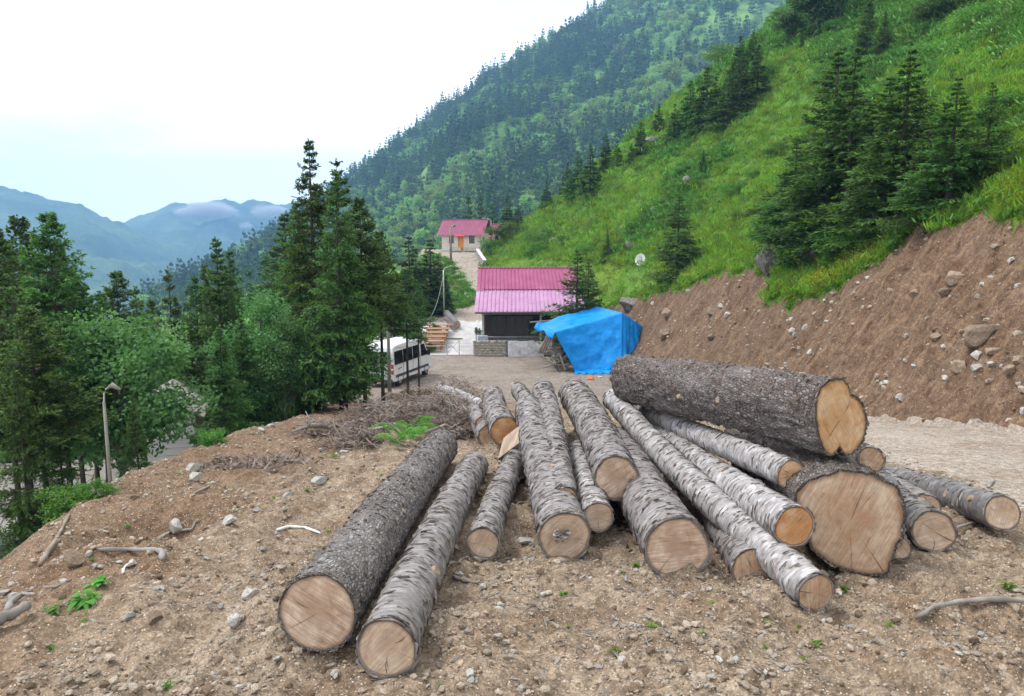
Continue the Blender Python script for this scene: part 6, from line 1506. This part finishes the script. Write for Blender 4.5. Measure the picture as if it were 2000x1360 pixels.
# boulders and stones of the bank and the meadow
for px, py, w, h, kd, lab in [(1497, 520, 48, 78, 'g', 'tall brown boulder embedded at the lip of the earth bank'), (1582, 507, 48, 56, 'g', 'grey boulder spotted with white lichen above the bank'), (1340, 356, 22, 22, 'g', 'dark rock beside the small meadow spruce'), (1275, 276, 24, 18, 'g', 'pale grey outcrop on the crest between the spruces'), (1232, 482, 22, 18, 'g', 'dark meadow rock left of the dish'), (1280, 412, 20, 16, 'g', 'dark rock in the upper meadow shrub row'), (1445, 362, 14, 22, 'g', 'small grey rock in the middle of the meadow'), (1082, 472, 24, 12, 'g', 'pale flat rock under a meadow shrub'), (1230, 596, 50, 28, 'g', 'dark boulder at the top of the bank behind the tarpaulin')]:
    stone(px, py, w, h, kd, lab, 'boulders on the slope', 'boulder', .35)
for px, py, w, h, kd, lab in [(1914, 645, 68, 56, 't', 'largest pale boulder stuck in the earth bank'), (1866, 545, 40, 34, 't', 'brown boulder high in the bank'), (1848, 572, 28, 18, 't', 'flat brown stone below the high bank boulder'), (1628, 572, 16, 11, 'p', 'white stone alone below the lichen boulder'), (1545, 622, 14, 12, 'p', 'top stone of the white cluster in the bank'), (1574, 636, 14, 18, 'p', 'long white stone in the bank cluster'), (1546, 648, 16, 14, 'p', 'left white stone in the bank cluster'), (1554, 655, 12, 10, 'p', 'small white stone low in the bank cluster'), (1581, 689, 12, 14, 'p', 'white stone above the giant log'),
    (1874, 708, 40, 34, 't', 'rounded tan stone below the largest bank boulder'), (1908, 690, 22, 26, 'p', 'pale stone under the largest bank boulder'), (1909, 715, 26, 18, 'p', 'white stone right of the rounded tan stone'), (1934, 713, 20, 16, 'p', 'round white stone in the lower bank'), (1975, 718, 28, 24, 't', 'shadowed brown stone at the right edge of the bank'), (1992, 700, 24, 26, 't', 'stone cut by the right edge of the photo'), (1938, 684, 34, 14, 't', 'flat stone in the lower bank right of the boulder'), (1830, 655, 22, 18, 't', 'brown stone left of the largest bank boulder'), (1844, 678, 12, 12, 'p', 'small pale stone left of the rounded tan stone'), (1770, 655, 14, 14, 'p', 'white flake in the middle of the bank'),
    (1760, 777, 20, 18, 'p', 'pale stone alone low in the bank above the giant log end'), (1785, 577, 20, 18, 't', 'brown stone in the upper middle of the bank'), (1740, 567, 14, 12, 't', 'small brown stone in the upper middle of the bank'), (1302, 610, 22, 24, 't', 'tan boulder in the bank near the tarpaulin'), (1300, 650, 22, 28, 't', 'grey leaning slab in the bank right of the tarpaulin'), (1390, 605, 24, 18, 't', 'brown rock in the left half of the bank'), (1420, 614, 12, 16, 'p', 'grey-white stone in the left half of the bank'), (1390, 658, 24, 22, 't', 'pale slab in the bank above the giant log'), (1408, 600, 10, 10, 'p', 'little white stone in the left half of the bank'), (1275, 592, 8, 8, 'p', 'white stone in the bank above the tarpaulin'), (1345, 567, 14, 10, 'p', 'white stone under the turf near the single spruce'), (1845, 738, 14, 12, 'p', 'white stone low in the bank below the tan one'), (1957, 725 - 10, 10, 8, 'p', 'tiny white stone low at the right of the bank'), (1990, 748, 12, 10, 'p', 'white stone near the foot of the bank at the right edge'), (1805, 820, 10, 10, 't', 'yellowish stone at the foot of the bank')]:
    stone(px, py, w, h, kd, lab, 'stones in the earth bank', 'stone', .75)

# roots, sticks and branches on the soil
def stick_px(name, pts, r, mat, label, cat, lift=.6, group=None):
    P = []
    for (px, py) in pts: g = hit(px, py); P.append(g + Vector((0, 0, r[0] * lift)))
    # resample with a little wobble
    Q, Rr = [], []
    rg = random.Random(len(label))
    for i in range(len(P) - 1):
        for k in range(4): t = k / 4; Q.append(P[i].lerp(P[i + 1], t) + Vector((rg.uniform(-1, 1), rg.uniform(-1, 1), rg.uniform(0, 1))) * r[0] * .2); Rr.append((r[0] + (r[1] - r[0]) * (i + t) / (len(P) - 1)) * rg.uniform(.72, 1.12))
    Q.append(P[-1]); Rr.append(r[1] * .6); Rr[0] *= .6; m = MB(); m.tube(Q, Rr, 8)
    return tag(m.build(name, M[mat], smooth=True), label, cat, group)
stick_px('root', [(76, 1108), (110, 1062), (135, 1010), (160, 975)], (.026, .01), 'pole', 'pale split root running down the dirt edge on the left', 'root')
stick_px('root', [(88, 1095), (115, 1065), (140, 1040)], (.02, .011), 'pole', 'shorter pale root beside the split root', 'root')
stick_px('root', [(112, 1010), (100, 1035)], (.025, .012), 'twig', 'thin grey root left of the split root', 'root')
stick_px('branch', [(195, 1078), (250, 1080), (300, 1078), (318, 1085), (318, 1102)], (.02, .028), 'twig', 'bent grey root lying across the left ground', 'branch')
stick_px('branch', [(290, 1070), (330, 1048), (375, 1040), (384, 1025)], (.022, .014), 'twig', 'brown root curving up past the blocky stone', 'branch')
stick_px('branch', [(-20, 1240), (20, 1225), (60, 1200)], (.055, .035), 'twig', 'thick grey fallen root at the lower left edge', 'branch', 1.3)
stick_px('branch', [(18, 1215), (20, 1195), (45, 1178), (70, 1180)], (.03, .014), 'twig', 'curved grey root arching over the thick fallen root', 'branch', 2.0)
stick_px('branch', [(85, 1152), (110, 1150), (140, 1135)], (.014, .008), 'twig', 'thin grey twig above the dark weed', 'branch')
stick_px('branch', [(380, 965), (405, 955), (428, 942)], (.016, .009), 'twig', 'dark thin stick below the pale stones', 'branch')
stick_px('bark_strip', [(542, 1040), (565, 1032), (595, 1034), (626, 1045)], (.02, .012), 'rockish', 'curved white strip of peeled bark left of the scaly log', 'bark') if False else stick_px('bark_strip', [(542, 1040), (565, 1032), (595, 1034), (626, 1045)], (.02, .012), 'white_wood', 'curved white strip of peeled bark left of the scaly log', 'bark')
stick_px('branch', [(1787, 1226), (1820, 1208), (1870, 1194), (1940, 1190), (2020, 1190)], (.016, .024), 'twig', 'long bare branch lying on the soil at the lower right', 'branch', 3.0)
stick_px('branch', [(1868, 1040), (1900, 1030), (1940, 1018)], (.014, .011), 'twig', 'short pale stick in front of the smooth dark grey log', 'branch', 3.0)
stick_px('branch', [(885, 1132), (905, 1138), (935, 1145)], (.016, .010), 'twig', 'short torn twig right of the cracked front log', 'branch')
stick_px('branch', [(240, 1125), (243, 1110), (262, 1098)], (.014, .008), 'white_wood', 'small white curled twig near the leafy weed', 'branch')
stick_px('branch', [(1930, 955), (1936, 945), (1940, 940)], (.03, .012), 'twig', 'splintered snag behind the smooth dark grey log', 'branch')

# heap of dead branches: fine brush as one mass, the big grey boughs one by one
def ground_pt(px, py): return hit(px, py)
rgn = np.random.default_rng(90)
bp_, bd_ = [], []
V_, F_, mi_ = [], [], []
heap = [(845, 838, 95, 34, .8), (745, 838, 82, 30, .55), (890, 812, 70, 26, 1.15), (700, 868, 50, 20, .25), (640, 850, 60, 14, .25), (790, 790, 80, 18, .5), (900, 850, 50, 26, .6), (545, 905, 60, 9, .05), (440, 912, 50, 8, .05)]
mbn = MB(); rg = random.Random(5)
tw = MB()
for (cx, cy, rx, ry, hh) in heap:
    c = hit(cx, cy); e = hit(cx + rx, cy); rX = abs(e.x - c.x); n = int(600 * (rx / 80) * (hh / .6) ** .7)
    for k in range(n):
        a = rg.uniform(0, 6.28); q = math.sqrt(rg.random()); x = c.x + math.cos(a) * q * rX; y = c.y + math.sin(a) * q * rX * 1.1
        z = hz(x, y) + (1 - q * q) * hh * rg.random() ** .7
        L = rg.uniform(.2, .75) * min(1, .4 + hh); az = rg.uniform(0, 6.28); el = rg.uniform(-.35, .45)
        d = Vector((math.cos(az) * math.cos(el), math.sin(az) * math.cos(el), math.sin(el))) * L
        p = Vector((x, y, z)); r0 = rg.uniform(.003, .011); mid = p + d * .5 + Vector((rg.uniform(-.05, .05), rg.uniform(-.05, .05), rg.uniform(0, .08)))
        end = p + d; end.z = max(end.z, hz(end.x, end.y) + .01)
        tw.tube([p, mid, end], [r0, r0 * .7, r0 * .3], 3, mi=0 if rg.random() < .6 else 1, cap=False)
        if rg.random() < .8:                     # dead needle sprays along the twig
            for j in range(5):
                b = p + d * rg.random(); dd = Vector((rg.uniform(-1, 1), rg.uniform(-1, 1), rg.uniform(-.5, .7))).normalized(); s = dd.cross(Vector((rg.uniform(-1, 1), rg.uniform(-1, 1), 1))).normalized(); l = rg.uniform(.08, .2)
                mbn.add([b, b + dd * l * .5 + s * .012, b + dd * l, b + dd * l * .5 - s * .012], [(0, 1, 2, 3)])
tag(tw.build('brushwood', [M['twig'], M['deadneedle']]), 'heap of dry grey and brown twigs beside the logs', 'brushwood', None, 'stuff')
tag(mbn.build('dead_needles', M['deadneedle']), 'brown dead needle sprays on the branch heap', 'brushwood', None, 'stuff')
boughs = [((860, 815), (900, 775), .035), ((745, 850), (775, 815), .025), ((700, 800), (668, 775), .022), ((640, 855), (572, 870), .045), ((720, 865), (790, 850), .03), ((760, 830), (812, 795), .022), ((880, 825), (935, 850), .03), ((905, 800), (950, 790), .02), ((795, 820), (798, 785), .018), ((830, 870), (900, 845), .028), ((870, 770), (935, 800), .04), ((730, 875), (690, 885), .025), ((930, 800), (905, 735), .016), ((688, 780), (672, 760), .014), ((770, 850), (800, 880), .022)]
for k, (a, b, r) in enumerate(boughs):
    A_ = hit(*a); A_.z += .2; d = A_.y; B_ = at(b[0], b[1], d + rg.uniform(-.8, .3)); B_.z = max(B_.z, hz(B_.x, B_.y) + .1)
    m = MB(); mid = A_.lerp(B_, .5) + Vector((rg.uniform(-.08, .08), 0, rg.uniform(.03, .14))); m.tube([A_, mid, B_], [r, r * .75, r * .4], 7)
    root = empty('dead_bough', A_); o = m.build('limb', M['twig'], root, smooth=True); o.matrix_parent_inverse = Matrix.Translation(-A_)
    for j in range(4):
        t = rg.uniform(.25, .95); p = A_.lerp(B_, t); e = p + Vector((rg.uniform(-.3, .3), rg.uniform(-.3, .2), rg.uniform(.02, .28))); m = MB(); m.tube([p, p.lerp(e, .5) + Vector((0, 0, .03)), e], [r * .4, r * .28, r * .12], 5); o = m.build('side_twig', M['twig'], root, smooth=True); o.matrix_parent_inverse = Matrix.Translation(-A_)
    tag(root, 'bare grey bough sticking out of the heap of dead branches', 'branch', 'boughs in the heap of dead branches')
# dark uprooted clumps behind the heap
for k, (px, py, s, lab) in enumerate([(810, 772, .55, 'dark soil-covered root clump behind the branch heap'), (770, 782, .45, 'low dark root clump left of the other by the van')]):
    g = hit(px, py); o = obj('root_clump', rock_mesh(900 + k, 3, M['clod'], rough=1.2)); o.location = g + Vector((0, 0, s * .25)); o.scale = (s * 1.5, s, s * .65); tag(o, lab, 'root clump')

# weeds on the soil
def weed_mesh(seed, n, ln, wd, upr, mat):
    rg = np.random.default_rng(seed); P = np.stack([rg.normal(0, .03, n), rg.normal(0, .03, n), rg.uniform(0, .05, n)], -1)
    D = norm(np.stack([rg.normal(0, 1, n), rg.normal(0, 1, n), rg.uniform(.2, 1.2, n) * upr], -1)); v, f = [], []
    for p, d in zip(P, D):
        l = ln * rg.uniform(.5, 1.2); s = norm(np.cross(d, [0, 0, 1.0])); w = wd * rg.uniform(.7, 1.3); b = len(v)
        for t, ww in ((0, .15), (.3, .8), (.6, 1.0), (.85, .6), (1, .05)):
            c = p + d * l * t + np.array([0, 0, -1.0]) * l * .45 * t * t; v += [c - s * w * ww + [0, 0, .25 * w * ww], c, c + s * w * ww + [0, 0, .25 * w * ww]]
        for k in range(4):
            for j in range(2): x = b + 3 * k + j; f.append((x, x + 1, x + 4, x + 3))
    return mesh_np('leaves', np.array(v), np.array(f), [M[mat]], smooth=True)
W_B = [weed_mesh(101, 26, .20, .035, .9, 'weed'), weed_mesh(102, 22, .18, .03, .8, 'weed')]; W_G = [weed_mesh(103, 46, .13, .006, 1.5, 'grassblade'), weed_mesh(104, 40, .11, .008, 1.3, 'weed')]; W_F = weed_mesh(105, 40, .5, .04, 1.3, 'weed'); W_D = weed_mesh(106, 20, .2, .02, .3, 'fern')
def fern_mesh(seed):
    rg = np.random.default_rng(seed); v, f = [], []
    for k in range(11):
        az = rg.uniform(0, 6.28); L = rg.uniform(.45, .85); d = np.array([math.cos(az), math.sin(az), 0]); s = np.array([-d[1], d[0], 0])
        for j in range(16):
            t = (j + 1) / 17; c = d * L * t * .75 + np.array([0, 0, L * (.95 * t - .75 * t * t)]); w = L * .26 * (1 - t) ** .8 + .01
            for sg in (-1, 1): b = len(v); v += [c, c + d * .02 + s * sg * w * .5 + [0, 0, .01], c + d * .05 + s * sg * w, c + d * .035 + s * sg * w * .5]; f.append((b, b + 1, b + 2, b + 3))
    return mesh_np('fronds', np.array(v), np.array(f), [M['weed']])
def weed(px, py, size, me, label, name='weed', cat='plant'):
    g = hit(px, py); d = g.y * math.cos(PITCH) - g.z * math.sin(PITCH); o = obj(name, me); s = size / FPX * d / .3
    o.location = g; o.scale = (s, s, s); o.rotation_euler = (0, 0, px * .7); return tag(o, label, cat, 'weeds on the soil')
for px, py, sz, me, lab in [(172, 1178, 60, W_B[0], 'leafy bright green weed on the left slope'), (196, 1145, 44, W_B[1], 'upper shoots of the leafy weed on the left slope'), (102, 1195, 46, W_D, 'dark drooping weed left of the leafy one'), (1242, 1112, 22, W_B[1], 'broad-leaved seedling in front of the thick round end'), (1215, 1122, 16, W_G[1], 'small weed left of the seedling'), (1965, 1150, 60, W_G[1], 'grass tuft at the right edge'), (1135, 1085, 40, W_G[0], 'grass growing against the half sunk log end'), (1372, 1243, 30, W_G[1], 'small tuft on the front soil below the round end'), (1272, 1228, 32, W_G[0], 'yellowish tuft on the front soil'), (1200, 1275, 40, W_G[0], 'thin grass patch near the bottom edge'), (325, 1352, 50, W_G[1], 'bright tuft at the bottom edge left'), (1648, 1155, 34, W_G[1], 'tuft beside the long pale log tip'), (1500, 1225, 22, W_G[0], 'faint tuft below the pale log'), (1560, 1230, 22, W_G[0], 'second faint tuft below the pale log'), (1735, 1225, 28, W_G[0], 'tuft near the long bare branch'), (1595, 1260, 30, W_D, 'dusty green rosette below the pale log tip'), (1495, 1268, 26, W_G[1], 'little tuft beside the rosette'), (1570, 1292, 26, W_G[0], 'tuft below the dusty rosette'), (250, 1035, 20, W_G[1], 'tuft beside the pit'), (650, 895, 30, W_G[0], 'grass patch in front of the branch heap'), (640, 1040, 20, W_G[0], 'tuft at the thick scaly log side'), (745, 930, 16, W_G[0], 'tuft above the scaly log'), (600, 962, 10, W_B[0], 'tiny plant with a yellow flower'), (350, 925, 16, W_G[0], 'faint tuft beside the pale stones'), (180, 1100, 24, W_G[1], 'tuft above the leafy weed'), (165, 1215, 26, W_G[0], 'tuft below the leafy weed'), (100, 1270, 26, W_G[1], 'tuft at the lower left'), (1110, 1230, 18, W_G[1], 'bluish seedling on the front soil'), (1100, 1168, 18, W_B[1], 'small weed below the half sunk log'), (535, 975, 18, W_G[0], 'tuft in gravel left of the scaly log'), (860, 1340, 18, W_G[0], 'tuft at the bottom edge right of the front log'), (1390, 1180, 18, W_G[0], 'tuft in front of the dark shaded log')]:
    weed(px, py, sz, me, lab)
fo = fern_mesh(7)
for px, py, s, lab in [(795, 872, 1.0, 'bright green fern growing out of the branch heap'), (775, 880, .75, 'smaller fern at the foot of the green fern'), (818, 862, .7, 'fern frond cluster right of the bright fern'), (792, 815, .6, 'slim fern tip rising above the branch heap')]:
    g = hit(px, py); o = obj('fern', fo); o.location = g + Vector((0, 0, .1)); o.scale = (s * .95, s * .95, s * 1.15); o.rotation_euler = (0, 0, px); tag(o, lab, 'fern', 'ferns by the branch heap')

# grit and clods
GRIT = proto_coll('grit_sources', [rock_mesh(950, 0, M['pebble']), rock_mesh(951, 0, M['pebble']), rock_mesh(952, 0, M['clod']), rock_mesh(953, 0, M['rock_pale'])])
rg = np.random.default_rng(95); n = 95000
Y = np.exp(rg.uniform(math.log(3.2), math.log(24), n)); X = rg.uniform(-.72, .72, n) * Y
ok = (X > xe_f(Y) - 2.6) & (X < xf_f(Y) + .3) & ~((X > 5.4) & (Y > 7.6) & (rg.random(n) < .93))
cl = fbm(X * 1.1, Y * 1.1, 3, 3); ok &= rg.random(n) < np.clip(.55 + .9 * cl, .08, 1)
X, Y = X[ok], Y[ok]; k = len(X); r = .0036 * np.exp(rg.exponential(.55, k)) * (1 + .03 * Y); r = np.minimum(r, .032)
ix = rg.choice(4, k, p=[.45, .32, .13, .10]); r = np.where(ix == 2, r * 1.1, r)
Z = height(X, Y) + r * .2
scatter('gravel', np.stack([X, Y, Z], -1), np.stack([r * rg.uniform(.8, 1.5, k), r * rg.uniform(.8, 1.5, k), r * rg.uniform(.55, .95, k)], -1), np.stack([rg.normal(0, .3, k), rg.normal(0, .3, k), rg.uniform(0, 6.28, k)], -1), ix, GRIT, 'loose gravel and clods of soil over the ground', 'gravel')
def chip(seed, l, w, mat):
    m = MB(); m.box((0, 0, 0), (l, w, .12), mi=0); me = bpy.data.meshes.new('chip'); v = [(x + .15 * math.sin(seed + y * 3), y, z + .12 * x * x) for x, y, z in m.v]; me.from_pydata(v, [], m.f); me.materials.append(M[mat]); me.update(); return me
CHIP = proto_coll('chip_sources', [chip(1, 2.0, .8, 'flake'), chip(2, 2.4, .6, 'flake_dark'), chip(3, 1.6, .7, 'wound'), chip(4, 3.5, .3, 'twig')])
k = 7000; X = rg.normal(.9, 2.0, k); Y = 4.0 + np.abs(rg.normal(0, 2.6, k)); Z = height(X, Y); r = .006 * np.exp(rg.exponential(.5, k)); r = np.minimum(r, .028)
scatter('bark_litter', np.stack([X, Y, Z + r * .1], -1), np.stack([r, r, r], -1), np.stack([rg.normal(0, .2, k), rg.normal(0, .2, k), rg.uniform(0, 6.28, k)], -1), rg.choice(4, k, p=[.3, .35, .2, .15]), CHIP, 'bark litter and wood chips around the logs', 'litter')
n = 9000; Y = np.exp(rg.uniform(math.log(11), math.log(62), n)); X = xf_f(Y) + rg.random(n) * 6.5
Z, b, h = height(X, Y, True, True); ok = b & (rg.random(n) < np.clip(.5 + 1.3 * fbm(X * .5, Y * .25, 8, 3), .05, 1)); X, Y, Z = X[ok], Y[ok], Z[ok]; k = len(X)
r = .014 * np.exp(rg.exponential(.6, k)) * (.5 + .02 * Y); r = np.minimum(r, .10)
ix = rg.choice(4, k, p=[.25, .2, .37, .18])
scatter('bank_rubble', np.stack([X, Y, Z], -1), np.stack([r * 1.2, r * 1.2, r * .9], -1), np.stack([rg.normal(0, .5, k), rg.normal(0, .5, k), rg.uniform(0, 6.28, k)], -1), ix, GRIT, 'small stones and clods stuck in the earth bank', 'rubble')

# ------------------------------------------------------------------ small clouds in front of the far peaks, and the haze
def cloud(px, py, Y, w, h, label, seed):
    c = at(px, py, Y); o = rock_mesh(seed, 3, None, rough=.8); me = o; me.materials.clear()
    m = bpy.data.materials.new('cloud_vapour'); m.use_nodes = True; nt = m.node_tree; nt.nodes.clear()
    out = nt.nodes.new('ShaderNodeOutputMaterial'); pv = nt.nodes.new('ShaderNodeVolumePrincipled'); pv.inputs['Color'].default_value = (1, 1, 1, 1)
    tc = N(nt, 'TexCoord'); ln = N(nt, 'VectorMath'); ln.operation = 'LENGTH'; nt.links.new(tc.outputs['Object'], ln.inputs[0])
    nz = noise(nt, tc.outputs['Object'], 2.2, 4, .6); d = math_(nt, 'SUBTRACT', math_(nt, 'ADD', nz, .28), ln.outputs['Value'])
    mr = N(nt, 'MapRange'); nt.links.new(d, mr.inputs['Value']); mr.inputs['From Min'].default_value = -.02; mr.inputs['From Max'].default_value = .35; mr.inputs['To Min'].default_value = 0; mr.inputs['To Max'].default_value = .03
    nt.links.new(mr.outputs[0], pv.inputs['Density']); nt.links.new(pv.outputs[0], out.inputs['Volume']); me.materials.append(m)
    ob = obj('cloud', me); s = Y / FPX; ob.location = c; ob.scale = (w * s * .62, w * s * .4, h * s * .62); tag(ob, label, 'cloud', None, 'stuff')
cloud(398, 411, 2900, 140, 44, 'long white cloud against the far peak', 961); cloud(528, 412, 2900, 90, 30, 'white cloud left of the spruce clump top', 962); cloud(480, 441, 2880, 34, 20, 'tiny white cloud below the two others', 963)

hb = MB(); hb.box((-900, 1960, 5), (4400, 4080, 672))
hm = bpy.data.materials.new('pale_haze'); hm.use_nodes = True; nt = hm.node_tree; nt.nodes.clear()
ho = nt.nodes.new('ShaderNodeOutputMaterial'); hv = nt.nodes.new('ShaderNodeVolumePrincipled')
hv.inputs['Color'].default_value = (0.28, 0.58, 1.0, 1); hv.inputs['Density'].default_value = 0.00029; hv.inputs['Anisotropy'].default_value = 0.0
nt.links.new(hv.outputs[0], ho.inputs['Volume'])
hz_o = hb.build('haze', hm); tag(hz_o, 'blue mountain haze in the air', None, None, 'stuff')
